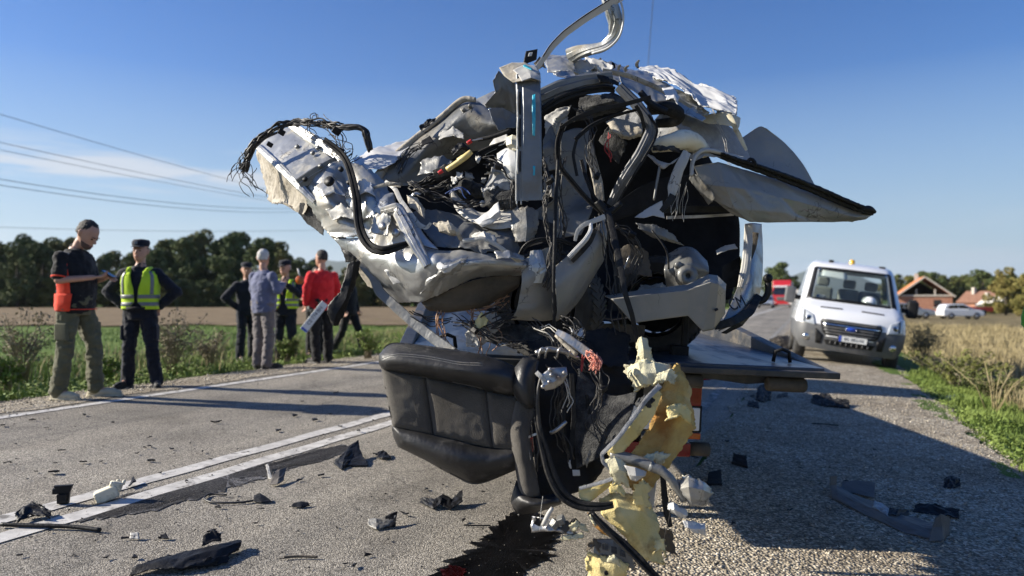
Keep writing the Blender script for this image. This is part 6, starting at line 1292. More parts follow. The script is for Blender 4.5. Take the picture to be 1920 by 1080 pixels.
def head_pt(p, neck, pitch, yaw):
    v = 1.09 * (Matrix.Rotation(yaw, 3, 'Z') @ (Matrix.Rotation(pitch, 3, 'X') @ (Vector(p) - Vector((0, .01, 1.52)))))
    return v + Vector((neck[0], neck[1] + .01, neck[2]))
HR = [(0, .026, .028, -.055), (.025, .046, .056, -.036), (.06, .062, .080, -.018), (.10, .070, .094, -.004), (.14, .075, .100, .004), (.18, .071, .094, .008), (.21, .056, .074, .010), (.23, .034, .044, .010), (.238, .01, .012, .010)]
def person(name, label, loc, face, pose=None, H=1.78, wide=1., top=m_navy, legs=m_navy, shoes=m_shoe, sleeves=True, hair=m_hairb, cap=None, vest=None, lookd=0., looky=0., voxel=.011, beard=False, detail=False, extra=None, hairless=False, belly=0.):
    pz = dict(hipL=(.09, 0, .93), hipR=(-.09, 0, .93), kneeL=(.11, -.015, .51), kneeR=(-.11, -.015, .51), ankL=(.12, .02, .09), ankR=(-.12, .02, .09), toeL=(.15, -.14, .035), toeR=(-.15, -.14, .035),
              shL=(.168 * wide, .01, 1.395), shR=(-.168 * wide, .01, 1.395), elL=(.25, .03, 1.16), elR=(-.25, .03, 1.16), wrL=(.25, -.05, .93), wrR=(-.25, -.05, .93), neck=(0, .0, 1.52), finL=None, finR=None, lean=0.)
    pz.update(pose or {})
    k = H / 1.78
    root = empty(name, loc, face); tag(root, label, 'person'); root.scale = (k, k, k)
    J = pz; lean = J['lean']
    def ln(z): return lean * max(0, z - .95)
    tors = [(0, .0, .84, .15 * wide, .115), (0, 0 - belly * .2, .93, .165 * wide, .125 + belly * .4), (0, ln(1.04) - belly * .5, 1.04, .158 * wide, .118 + belly), (0, ln(1.17) - belly * .4, 1.17, .165 * wide, .122 + belly * .8), (0, ln(1.28), 1.28, .172 * wide, .126 + belly * .3), (0, ln(1.37), 1.37, .165 * wide, .112), (0, ln(1.43), 1.43, .125 * wide, .09), (0, ln(1.475), 1.475, .082, .072), (0, ln(1.51), 1.51, .062, .062)]
    def arm(mb, s, d, upto='hand', r=1.):
        sh, el, wr = J['sh' + s], J['el' + s], J['wr' + s]
        capsule(mb, sh, el, .052 * r + d, .043 * r + d)
        if upto == 'elbow': return
        capsule(mb, el, wr, .042 * r + d, .029 * r + d)
    def hand(mb, s):
        el, wr = Vector(J['el' + s]), Vector(J['wr' + s]); t = (wr - el).normalized()
        fd = Vector(J['fin' + s]).normalized() if J['fin' + s] else t
        sx = 1 if s == 'L' else -1
        side = fd.cross(Vector((0, 0, 1)) if abs(fd.z) < .9 else Vector((0, 1, 0))).normalized()
        if abs(fd.z) > .75: side = Vector((0, 1, 0)) - fd * fd.y; side.normalize()
        pal = fd.cross(side).normalized() * sx
        c = wr + fd * .05
        for o in (-.022, 0, .022): capsule(mb, wr + side * o * .6, wr + fd * .085 + side * o, .014, .013, 8)
        for i, (o, L_) in enumerate(((-.03, .062), (-.010, .075), (.011, .072), (.03, .058))):
            b0 = wr + fd * .085 + side * o; b1 = b0 + (fd * .8 + pal * .45).normalized() * L_ * .5; b2 = b1 + (fd * .35 + pal * .9).normalized() * L_ * .5
            capsule(mb, b0, b1, .0095, .009, 8); capsule(mb, b1, b2, .009, .0075, 8)
        th0 = wr + fd * .03 - side * .03; th1 = th0 + (fd * .6 - side * .6 + pal * .3).normalized() * .045; th2 = th1 + (fd * .8 + pal * .4 - side * .1).normalized() * .032
        capsule(mb, th0, th1, .013, .011, 8); capsule(mb, th1, th2, .011, .009, 8)
    def leg(mb, s, d, flare=0.):
        h, kn, an = J['hip' + s], J['knee' + s], J['ank' + s]
        capsule(mb, h, kn, .085 + d, .058 + d); capsule(mb, kn, an, .055 + d, .040 + d + flare)
    hp = lambda p: head_pt(p, J['neck'], lookd, looky)
    # body: one continuous skin
    mb = MB(); rings(mb, [(a, b, c, d * .92, e * .92) for a, b, c, d, e in tors])
    for s in 'LR':
        arm(mb, s, -.004); hand(mb, s); leg(mb, s, -.006)
        capsule(mb, J['ank' + s], J['toe' + s], .035, .03)
    capsule(mb, (0, ln(1.46) + .005, 1.45), hp((0, .01, 1.57)), .058, .054)
    v, f = [], []; n = 18
    for z, rx, ry, cy in HR:
        for q in range(n):
            w = 2 * math.pi * q / n; v.append(tuple(hp((rx * math.cos(w), cy + ry * math.sin(w), 1.545 + z))))
    for i in range(len(HR) - 1):
        for q in range(n): f.append((i * n + q, i * n + (q + 1) % n, (i + 1) * n + (q + 1) % n, (i + 1) * n + q))
    f.append(tuple(reversed(range(n)))); f.append(tuple(range((len(HR) - 1) * n, len(HR) * n))); mb.add(v, f)
    capsule(mb, hp((0, -.092, 1.668)), hp((0, -.112, 1.634)), .010, .015, 8)
    capsule(mb, hp((-.03, -.088, 1.676)), hp((.03, -.088, 1.676)), .011, .011, 8)
    capsule(mb, hp((-.016, -.093, 1.592)), hp((.016, -.093, 1.592)), .010, .010, 8)
    for s in (-1, 1): capsule(mb, hp((s * .074, .014, 1.632)), hp((s * .08, .022, 1.668)), .011, .016, 8)
    link('body', fuse('body', mb, min(voxel, .0075), 2), m_skin, root, False)
    for s in (-1, 1):
        e = MB(); capsule(e, hp((s * .031, -.089, 1.658)), hp((s * .036, -.088, 1.658)), .0085, .0085, 8); e.build('eye', m_eye, root, True, False)
        e = MB(); capsule(e, hp((s * .016, -.101, 1.678)), hp((s * .05, -.090, 1.681)), .0045, .0035, 6); e.build('eyebrow', m_hairb if hair is not m_hairg else m_hairg, root, True, False)
    e = MB(); capsule(e, hp((-.02, -.099, 1.592)), hp((.02, -.099, 1.592)), .0055, .0055, 6); e.build('mouth', m_lip, root, True, False)
    if beard:
        e = MB()
        for i in range(13):
            w = -1.35 + 2.7 * i / 12; p0 = (.064 * math.sin(w), -.012 - .085 * math.cos(w), 1.60 - .008 * math.cos(w)); p1 = (.045 * math.sin(w), -.03 - .062 * math.cos(w), 1.562 - .008 * math.cos(w)); capsule(e, hp(p0), hp(p1), .010, .011, 6)
        link('beard', fuse('beard', e, .007, 2), m_beard, root, False)
    # hair or cap
    if not hairless:
        e = MB(); rr = [(.085, .066, .052, .045), (.11, .0735, .076, .030), (.15, .0775, .094, .018), (.185, .0745, .095, .012), (.215, .060, .077, .013), (.236, .038, .048, .013), (.245, .012, .014, .013)]
        if cap: rr = [(.08, .071, .058, .042), (.12, .077, .082, .024), (.15, .078, .09, .018)]
        v, f = [], []
        for z, rx, ry, cy in rr:
            for q in range(n):
                w = 2 * math.pi * q / n; v.append(tuple(hp((rx * math.cos(w), cy + ry * math.sin(w) + (0 if math.sin(w) > -.38 else .07 if z < .17 else .024 if z < .2 else .008 if z < .22 else 0), 1.545 + z))))
        for i in range(len(rr) - 1):
            for q in range(n): f.append((i * n + q, i * n + (q + 1) % n, (i + 1) * n + (q + 1) % n, (i + 1) * n + q))
        f.append(tuple(reversed(range(n)))); f.append(tuple(range((len(rr) - 1) * n, len(rr) * n))); e.add(v, f)
        link('hair', fuse('hair', e, .007, 1, lambda c: .006 * pn(c * 55) - .001), hair, root, False)
    if cap:
        e = MB(); rr = [(.165, .083, .105, .004), (.19, .090, .112, .006), (.215, .092, .114, .012), (.24, .078, .096, .016), (.25, .02, .03, .016)]
        v, f = [], []
        for z, rx, ry, cy in rr:
            for q in range(n): w = 2 * math.pi * q / n; v.append(tuple(hp((rx * math.cos(w), cy + ry * math.sin(w), 1.545 + z))))
        for i in range(len(rr) - 1):
            for q in range(n): f.append((i * n + q, i * n + (q + 1) % n, (i + 1) * n + (q + 1) % n, (i + 1) * n + q))
        f.append(tuple(range((len(rr) - 1) * n, len(rr) * n))); e.add(v, f)
        ob = e.build('cap', cap, root, True, False)
        e = MB(); vis = []
        for i in range(11):
            w = -1.0 + 2.0 * i / 10; vis.append(((.088 * math.sin(w), -.098 * math.cos(w), 1.712), (.088 * math.sin(w) * .95, -.10 * math.cos(w) - .07 * math.cos(w * 1.3), 1.700)))
        v = [tuple(hp(q)) for a, b in vis for q in (a, b)]; f = [(2 * i, 2 * i + 2, 2 * i + 3, 2 * i + 1) for i in range(10)]
        e.add(v, f); ob2 = e.build('cap_visor', cap, root, True, False); so = ob2.modifiers.new('t', 'SOLIDIFY'); so.thickness = .006
    # clothes
    wr_ = lambda c: .010 * pn(c * np.array((14, 14, 9))) + .012 * (.35 - np.abs(pn(c * np.array((9, 9, 17)) + 3 + 1.3 * c[:, :1]))) + .006 * (.35 - np.abs(pn(c * np.array((22, 22, 36)) + 9)))
    mb = MB(); rings(mb, [(a, b, c, d + .014, e + .014) for a, b, c, d, e in tors[:-1]])
    if sleeves == 'short':
        for s in 'LR':
            sh, el = Vector(J['sh' + s]), Vector(J['el' + s]); capsule(mb, sh, sh + (el - sh) * .72, .064, .068)
    else:
        for s in 'LR': arm(mb, s, .017 if sleeves is True else .022)
    capsule(mb, (0, ln(1.46), 1.45), (0, ln(1.5), 1.49), .07, .06)
    link('upper_garment', fuse('upper_garment', mb, voxel, 2, wr_), top, root, False)
    mb = MB(); rings(mb, [(a, b, c, d + .012, e + .012) for a, b, c, d, e in tors[:3]])
    for s in 'LR': leg(mb, s, .019, .016)
    link('trousers', fuse('trousers', mb, voxel, 2, lambda c: wr_(c) * 1.35 + .006 * (.5 - np.abs(pn(c * np.array((9, 9, 26)) + 8))) * (c[:, 2] < .75)), legs, root, False)
    for s in 'LR':
        a, t = Vector(J['ank' + s]), Vector(J['toe' + s]); d = Vector((t.x - a.x, t.y - a.y, 0)).normalized(); zb = t.z - .035
        mb = MB(); capsule(mb, a + Vector((0, 0, .03)), Vector((a.x, a.y, zb + .05)) + d * .01, .05, .05); capsule(mb, Vector((a.x, a.y, zb + .045)) - d * .035, t + Vector((0, 0, .012)), .045, .042); capsule(mb, t, t + d * .05, .044, .036)
        sh = link('shoe', fuse('shoe', mb, .008, 2), shoes, root, False)
        sm_ = MB(); c0 = Vector((a.x, a.y, zb + .012)) - d * .04; capsule(sm_, c0, Vector((t.x, t.y, zb + .012)) + d * .05, .05, .046)
        sm_.v = [(x, y, min(max(z, zb), zb + .026)) for x, y, z in sm_.v]
        sm_.build('sole', m_beiges if shoes is m_beiges else m_shoe if shoes is m_shoe else m_whites, sh, False, False)
    def tw(z): # jacket half widths at a height
        zz = [q[2] for q in tors]
        return np.interp(z, zz, [q[3] for q in tors]) + .014, np.interp(z, zz, [q[4] for q in tors]) + .014, np.interp(z, zz, [q[1] for q in tors])
    root['_tw'] = 0
    def shell(nm, mat, z0, z1, a0, a1, off, par, nz=16, na=30, zf=None):
        """piece of cloth lying on the torso; angles from the front centre, towards the left hand"""
        v, f = [], []
        for i in range(nz + 1):
            for q in range(na + 1):
                t = q / na; z = z0 + (z1 - z0) * i / nz; aa0 = a0(z) if callable(a0) else a0; aa1 = a1(z) if callable(a1) else a1
                w = aa0 + (aa1 - aa0) * t; rx, ry, cy = tw(z); o_ = off + .004 * float(pn(np.array((w * 3, z * 14, 1.))))
                c, s = math.sin(w), -math.cos(w)
                v.append(((rx + o_) * math.copysign(abs(c) ** .87, c), cy + (ry + o_) * math.copysign(abs(s) ** .87, s), z))
        for i in range(nz):
            for q in range(na): a = i * (na + 1) + q; f.append((a, a + 1, a + na + 2, a + na + 1))
        o = link(nm, mesh(nm, v, f), mat, par, False); m_ = o.modifiers.new('t', 'SOLIDIFY'); m_.thickness = .005; m_.offset = 1
        return o
    if vest:
        vm, gap = vest
        for s in (-1, 1):
            g0 = (lambda z, s=s: s * np.interp(z, [.95, 1.05, 1.2, 1.44], gap))
            v_ = shell('vest', vm, .96, 1.42, g0, s * math.pi, .022, root)
            shell('reflective_band', m_refl, 1.0, 1.045, g0, s * math.pi, .027, v_, 3); shell('reflective_band', m_refl, 1.09, 1.135, g0, s * math.pi, .027, v_, 3)
            shell('reflective_band', m_refl, 1.14, 1.42, s * .72, s * .95, .027, v_, 10, 4)
            mb2 = MB(); mb2.tube([(s * .105, -.105 + ln(1.43), 1.415), (s * .11, -.05 + ln(1.45), 1.448), (s * .11, .02 + ln(1.45), 1.455), (s * .105, .09 + ln(1.43), 1.42)], .03, 8)
            mb2.v = [(x, y, z) for x, y, z in mb2.v]; mb2.build('shoulder_strap', vm, v_, True, False)
    if extra: extra(root, J, shell, hp, tw)
    if '_tw' in root: del root['_tw']
    return root
def foot(px, py): return G(px, py)

# --- man in black and red polo reading his phone
def polo(root, J, shell, hp, tw):
    shell('side_panel', m_orangec, .90, 1.33, -1.2, -1.95, .006, root); shell('side_panel', m_orangec, .90, 1.33, 1.2, 1.95, .006, root)
    shell('hem_panel', m_orangec, .87, 1.04, -1.1, -2.6, .008, root, 8)
    shell('piping', m_orangec, .885, .892, -1.3, 1.3, .014, root, 2)
    shell('shoulder_print', m_refl, 1.42, 1.435, -1.2, -2.2, .02, root, 2)
    for s in 'LR':
        sh, el = Vector(J['sh' + s]), Vector(J['el' + s]); c = sh + (el - sh) * .86; d = (el - sh).normalized()
        MB().tube([c - d * .006, c + d * .006], .069, 16).build('sleeve_piping', m_orangec, root, True, False)
    for s in (-1, 1): # cargo pockets
        k = Vector(J['kneeL' if s > 0 else 'kneeR']); h = Vector(J['hipL' if s > 0 else 'hipR']); c = h.lerp(k, .62) + Vector((s * .07, 0, 0))
        MB().box(c, (.05, .13, .17)).build('cargo_pocket', m_olive, root, wc=False, bevel=.015)
man1 = person('person', 'bearded man in black and red polo and olive cargo trousers reading his phone', foot(140, 748), R(84), dict(elR=(-.24, .0, 1.17), elL=(.24, -.02, 1.17), wrR=(-.09, -.25, 1.20), wrL=(.05, -.28, 1.20), finR=(.35, -.9, .1), finL=(-.35, -.9, .1), kneeL=(.14, -.10, .52), ankL=(.17, -.10, .09), toeL=(.20, -.27, .035), ankR=(-.1, .1, .09), toeR=(-.12, -.06, .035), kneeR=(-.1, .03, .51), neck=(0, -.03, 1.515)), 1.83, 1.14, m_blackc, m_olive, m_beiges, 'short', m_hairb, None, None, .62, 0, .009, True, True, polo, belly=.03)
m_screen = M('phone_glass', (.02, .022, .025), rough=.1, coat=.5)
def held(name, label, cat, owner, c, d, rot, mat):
    w = owner.matrix_basis @ Vector(c)
    o = MB().box((0, 0, 0), d).build(name, mat, None, bevel=min(d) * .3)
    o.location = w; o.rotation_euler = (rot[0], rot[1], rot[2] + owner.rotation_euler.z); tag(o, label, cat); return o
bpy.context.view_layer.update()
ph = held('mobile_phone', 'black mobile phone in the hands of the man in olive trousers', 'phone', man1, (-.01, -.36, 1.235), (.075, .15, .009), (R(28), 0, 0), m_screen)

# --- policewoman
def police(root, J, shell, hp, tw):
    for s in (-1, 1):
        MB().box((s * .09, -.125, 1.36), (.07, .012, .03)).build('name_patch', m_refl if s > 0 else m_blackc, root, wc=False, bevel=.004)
        k = Vector(J['kneeL' if s > 0 else 'kneeR']); h = Vector(J['hipL' if s > 0 else 'hipR']); c = h.lerp(k, .6) + Vector((s * .075, -.01, 0))
        MB().box(c, (.045, .13, .18)).build('cargo_pocket', m_navy, root, wc=False, bevel=.015)
    MB().lathe([(.175, -.02), (.182, -.02), (.182, .02), (.175, .02)], (0, 0, .97), 'Z', 32).build('belt', m_blackc, root, True, False)
    e = MB(); e.box(hp((0, -.112, 1.745)), (.03, .008, .03)); e.build('cap_badge', m_refl, root, wc=False)
aki = dict(elL=(.40, .06, 1.17), elR=(-.40, .06, 1.17), wrL=(.21, .05, 1.0), wrR=(-.21, .05, 1.0), finL=(-.5, .5, -.7), finR=(.5, .5, -.7), ankL=(.19, .02, .09), ankR=(-.15, .03, .09), toeL=(.24, -.12, .035), toeR=(-.2, -.12, .035), kneeL=(.14, -.02, .51), kneeR=(-.12, -.02, .51))
person('person', 'police officer in yellow hi-vis vest and cap standing hands on hips', foot(262, 727), R(8), aki, 1.68, 1.08, m_navy, m_navy, m_shoe, 'loose', m_hairb, m_navy, (m_hivis, (.42, .06, .10, .36)), .0, -.1, .010, extra=police)
# --- the group further back
person('person', 'officer in dark uniform with white patch, half hidden behind the grey-haired man', foot(462, 677), R(50), dict(elR=(-.40, .06, 1.16), wrR=(-.2, .05, 1.0), elL=(.38, .06, 1.17), wrL=(.2, .04, 1.0)), 1.84, 1.08, m_navy, m_navy, m_shoe, 'loose', m_hairb, m_navy, None, 0, -.5, .013)
person('person', 'grey-haired man in blue-grey sweater and grey trousers, back to the camera', foot(493, 692), R(150), dict(elL=(.27, -.05, 1.18), elR=(-.28, -.02, 1.18), wrR=(-.1, -.28, 1.28), wrL=(.05, -.24, 1.18), ankL=(.1, .02, .09), ankR=(-.1, .02, .09)), 1.74, 1.16, m_sweater, m_grey, m_shoe, 'loose', m_hairg, None, None, .05, .5, .012, belly=.04)
person('person', 'capped police officer in open yellow vest raising a hand', foot(535, 681), R(0), dict(elL=(.28, -.10, 1.2), wrL=(.12, -.30, 1.36), finL=(-.2, -.3, 1), elR=(-.27, .05, 1.17), wrR=(-.2, -.12, .98)), 1.86, 1.12, m_navy, m_navy, m_shoe, 'loose', m_hairg, m_navy, (m_hivis, (.4, .15, .2, .45)), .08, -.3, .012)
red = person('person', 'man in red hoodie and black trousers holding a number plate', foot(603, 681), R(215), dict(elR=(-.26, .02, 1.17), wrR=(-.25, -.12, .97), elL=(.27, .04, 1.17), wrL=(.24, -.06, .95), finL=(0, -.2, -1), ankL=(.1, .04, .09), ankR=(-.12, -.04, .09)), 1.78, 1.12, m_redc, m_blackc, m_shoe, 'loose', m_hairb, None, None, .05, .35, .012)
person('person', 'man in grey tee shirt half hidden behind the red hoodie', foot(592, 670), R(20), dict(elR=(-.27, -.05, 1.17), wrR=(-.1, -.26, 1.12)), 1.80, 1.08, m_greyt, m_blackc, m_shoe, 'short', m_hairb, None, None, .1, .3, .013)
person('person', 'striding man in black with pale trainers, seen below the torn black flap', foot(655, 664), R(70), dict(kneeL=(.10, -.16, .52), ankL=(.10, -.26, .09), toeL=(.10, -.43, .035), kneeR=(-.1, .10, .5), ankR=(-.1, .34, .10), toeR=(-.1, .2, .035)), 1.80, 1.05, m_blackc, m_blackc, m_whites, True, m_hairb, None, None, 0, 0, .014)
def long_vest(root, J, shell, hp, tw):
    v_ = shell('long_vest', m_hivisg, .74, 1.30, -math.pi, math.pi, .055, root, 12, 60)
    for z in (.86, 1.0): shell('reflective_band', m_refl, z, z + .05, -math.pi, math.pi, .062, v_, 3, 60)
# --- worker at the right edge of the picture
person('person', 'worker in green hi-vis vest and dark trousers at the right picture edge', Vector((2.745, 3.5, gz(2.745, 3.5))), R(-40), dict(elL=(.22, -.08, 1.17), wrL=(.1, -.25, 1.1), elR=(-.2, -.1, 1.17), wrR=(-.08, -.28, 1.1)), 1.80, 1.12, m_hivisg, m_navy, m_shoe, 'short', m_hairb, None, None, 0, 0, .012, extra=long_vest)

# number plate in the hand, signalling disc
bpy.context.view_layer.update()
m_blue = M('plate_blue', (.02, .07, .45), rough=.35)
np_ = empty('number_plate', P(589, 594, 10.55)); tag(np_, 'white number plate with blue band held by the man in red', 'number plate')
np_.rotation_euler = Matrix.Rotation(R(-52), 4, 'Y').to_euler()
MB().box((0, 0, 0), (.50, .006, .11)).build('plate', m_plate, np_, wc=False, bevel=.003)
MB().box((-.23, -.004, 0), (.035, .004, .105)).build('blue_band', m_blue, np_, wc=False)
text('characters', 'CE·774·BH', .075, (.02, -.005, 0), (R(90), 0, 0), m_ink, np_, .001, wc=False, sx=.95)
sg = empty('signal_paddle', P(562, 525, 10.35)); tag(sg, 'orange round signal paddle in front of the capped officer', 'paddle')
MB().lathe([(0, -.012), (.055, -.012), (.062, 0), (.055, .012), (0, .012)], (0, 0, 0), 'Y', 24).build('disc', m_orange, sg, True, False)
MB().tube([(0, 0, .05), (-.03, .01, .16)], .012, 8).build('handle', m_whites, sg, True, False)
# ================================================================= white van on the shoulder
m_vwhite = M('van_white_paint', (.74, .75, .76), rough=.25, coat=.6, dirt=(.55, .53, .49), dirtscale=1.4, dirtramp=(.55, .85))
m_vgrey = M('van_grey_plastic', (.085, .088, .09), (.11, .112, .115), rough=.55, scale=6, dirt=(.2, .18, .15), dirtscale=2.5)
m_chrome = M('chrome', (.6, .6, .6), rough=.15, metal=1)
m_lens = M('headlamp_lens', (.30, .33, .36), (.55, .58, .6), rough=.08, coat=.8, scale=18)
m_dash = M('dashboard_dark', (.20, .21, .205), (.28, .285, .275), rough=.7, scale=4)
def clear_glass():
    m = bpy.data.materials.new('windscreen_glass'); m.use_nodes = True; N, L = m.node_tree.nodes, m.node_tree.links; N.clear()
    o = N.new('ShaderNodeOutputMaterial'); t = N.new('ShaderNodeBsdfTransparent'); t.inputs[0].default_value = (.90, .93, .91, 1); g = N.new('ShaderNodeBsdfGlossy'); g.inputs['Roughness'].default_value = .03
    lw = N.new('ShaderNodeLayerWeight'); lw.inputs[0].default_value = .5; pw = N.new('ShaderNodeMath'); pw.operation = 'POWER'; L.new(lw.outputs['Facing'], pw.inputs[0]); pw.inputs[1].default_value = 4; f = N.new('ShaderNodeMath'); f.operation = 'MULTIPLY_ADD'; L.new(pw.outputs[0], f.inputs[0]); f.inputs[1].default_value = .9; f.inputs[2].default_value = .05; mx = N.new('ShaderNodeMixShader'); L.new(f.outputs[0], mx.inputs[0]); L.new(t.outputs[0], mx.inputs[1]); L.new(g.outputs[0], mx.inputs[2]); L.new(mx.outputs[0], o.inputs[0]); return m
m_clear = clear_glass()
vp = P(1584, 560, 14.9); V = empty('white_van', (vp[0], vp[1], gz(vp[0], vp[1]) - .06)); V.rotation_euler = (Matrix.Rotation(-YAW + R(3), 4, 'Z') @ Matrix.Rotation(R(8), 4, 'Y')).to_euler()
tag(V, 'white pickup van with black grille parked tilted on the gravel shoulder', 'van')
VZ = [.30, .42, .55, .70, .80, .92, 1.02, 1.10, 1.17, 1.25, 1.29, 1.33, 1.55, 1.80, 2.00, 2.07, 2.14, 2.20, 2.22]
VY = [.06, .02, .0, .0, .02, .05, .09, .16, .30, .50, .60, .66, .86, 1.08, 1.26, 1.34, 1.50, 1.85, 2.3]
VW = [.90, .98, 1.02, 1.03, 1.03, 1.02, 1.01, 1.0, .99, .98, .975, .97, .93, .89, .85, .83, .80, .74, .6]
def vyf(x, z):
    w = np.interp(z, VZ, VW); t = min(1, abs(x) / w); return np.interp(z, VZ, VY) + .16 * t ** 2.6 + .10 * max(0, t - .86) / .14
def vring(z, rear, nf=28, inset=0):
    w = np.interp(z, VZ, VW) - inset; out = []
    for i in range(nf + 1): x = -w + 2 * w * i / nf; out.append((x, vyf(x, z) + inset, z))
    out += [(w, 1.2 + np.interp(z, VZ, VY) * .6, z), (w, rear, z), (0, rear, z), (-w, rear, z), (-w, 1.2 + np.interp(z, VZ, VY) * .6, z)]
    return out
def vbody(name, zs, rear, mat, skip=None, off=0, cap=False):
    v, f = [], []; n = None
    for z in zs: r = vring(z, rear); n = len(r); v += r
    for i in range(len(zs) - 1):
        for k in range(n):
            if skip and skip(i, k, zs): continue
            k2 = (k + 1) % n; f.append((i * n + k, i * n + k2, (i + 1) * n + k2, (i + 1) * n + k))
    if cap: f.append(tuple(range((len(zs) - 1) * n, len(zs) * n)))
    me = mesh(name, v, f); o = link(name, me, mat, V, False); return o
vbody('body', VZ[4:], 3.4, m_vwhite, lambda i, k, zs: 1.33 <= zs[i] < 1.99 and (3 <= k <= 24 or k in (29, 30, 31, 32)), cap=True)
vbody('bumper', VZ[:5] + [.815], 3.35, m_vgrey)
def vq(name, cs, off, mat, par=V, n=10, thick=.012):
    """piece lying on the van's front: corners (x, z) bottom left, bottom right, top right, top left"""
    v, f = [], []
    for i in range(n + 1):
        for k in range(n + 1):
            s, t = k / n, i / n
            x = (cs[0][0] * (1 - s) + cs[1][0] * s) * (1 - t) + (cs[3][0] * (1 - s) + cs[2][0] * s) * t
            z = (cs[0][1] * (1 - s) + cs[1][1] * s) * (1 - t) + (cs[3][1] * (1 - s) + cs[2][1] * s) * t
            v.append((x, vyf(x, z) - off, z))
    for i in range(n):
        for k in range(n): a = i * (n + 1) + k; f.append((a, a + 1, a + n + 2, a + n + 1))
    o = link(name, mesh(name, v, f), mat, par, False); m_ = o.modifiers.new('t', 'SOLIDIFY'); m_.thickness = thick; m_.offset = 0; return o
vq('windscreen', [(-.80, 1.33), (.80, 1.33), (.73, 2.0), (-.73, 2.0)], .004, m_clear, thick=.005)
for cs in ([(-.88, 1.30), (.88, 1.30), (.87, 1.345), (-.87, 1.345)], [(-.76, 1.985), (.76, 1.985), (.74, 2.03), (-.74, 2.03)], [(-.87, 1.32), (-.78, 1.32), (-.70, 2.01), (-.77, 2.01)], [(.78, 1.32), (.87, 1.32), (.77, 2.01), (.70, 2.01)]):
    vq('screen_surround', cs, .008, m_black, n=8)
def VB(name, c, d, mat, par=V, bv=.01, rot=None): return MB().box(c, d, rot).build(name, mat, par, wc=False, bevel=bv)
# cabin interior
VB('dashboard', (0, 1.0, 1.2), (1.6, .55, .2), m_dash); VB('cab_floor', (0, 1.9, .75), (1.7, 1.6, .05), m_dash); VB('cab_rear_wall', (0, 3.2, 1.1), (1.65, .05, .5), m_dash)
for x in (-.5, .05, .5):
    sb = VB('seat', (x, 2.1, 1.25), (.45, .18, .75), m_dash, bv=.06); VB('headrest', (x, 2.1, 1.74), (.26, .12, .2), m_dash, sb, .04)
vq('sun_visor', [(-.62, 1.84), (-.10, 1.80), (-.12, 1.95), (-.60, 1.97)], -.05, m_vwhite, n=6)
hm = MB(); hm.lathe([(.15, 0), (.148, .06), (.125, .12), (.07, .16), (0, .172)], (.36, .86, 1.33), 'Z', 20); hm.build('helmet', m_vwhite, V, True, False)
VB('papers', (.12, .92, 1.325), (.22, .16, .03), m_vwhite, rot=Euler((0, 0, .3)).to_matrix()); VB('plastic_bag', (-.58, .95, 1.36), (.2, .15, .12), m_felt, bv=.04)
MB().lathe([(.17, -.012), (.19, -.012), (.19, .012), (.17, .012)], (.45, 1.35, 1.38), 'Y', 24).build('steering_wheel', m_black, V, True, False)
# grille
vq('grille', [(-.44, .60), (.44, .60), (.56, .92), (-.56, .92)], .008, m_black); vq('grille_end', [(-.52, .66), (-.44, .60), (-.54, .92), (-.58, .86)], .008, m_black, n=4); vq('grille_end', [(.44, .60), (.52, .66), (.58, .86), (.54, .92)], .008, m_black, n=4)
for i in range(5):
    z = .645 + i * .058; hw2 = np.interp(z, [.6, .7, .88, .92], [.43, .50, .55, .53]); vq('grille_bar', [(-hw2, z), (hw2, z), (hw2, z + .022), (-hw2, z + .022)], .022, m_vgrey if i != 3 else m_chrome, n=10)
for cs in ([(-.56, .925), (.56, .925), (.54, .945), (-.54, .945)], [(-.44, .58), (.44, .58), (.45, .60), (-.45, .60)]): vq('grille_surround', cs, .014, m_vwhite)
bl = MB(); bl.lathe([(0, -.012), (.095, -.012), (.1, 0), (.1, .01)], (0, 0, 0), 'Y', 28); em = bl.build('emblem', m_blue, V, True, False); em.scale = (1, 1, .42); em.location = (0, vyf(0, .78) - .03, .78)
br = MB(); br.lathe([(.098, -.010), (.098, -.016), (.108, -.016), (.112, .0)], (0, 0, 0), 'Y', 28); er = br.build('emblem_ring', m_chrome, em, True, False)
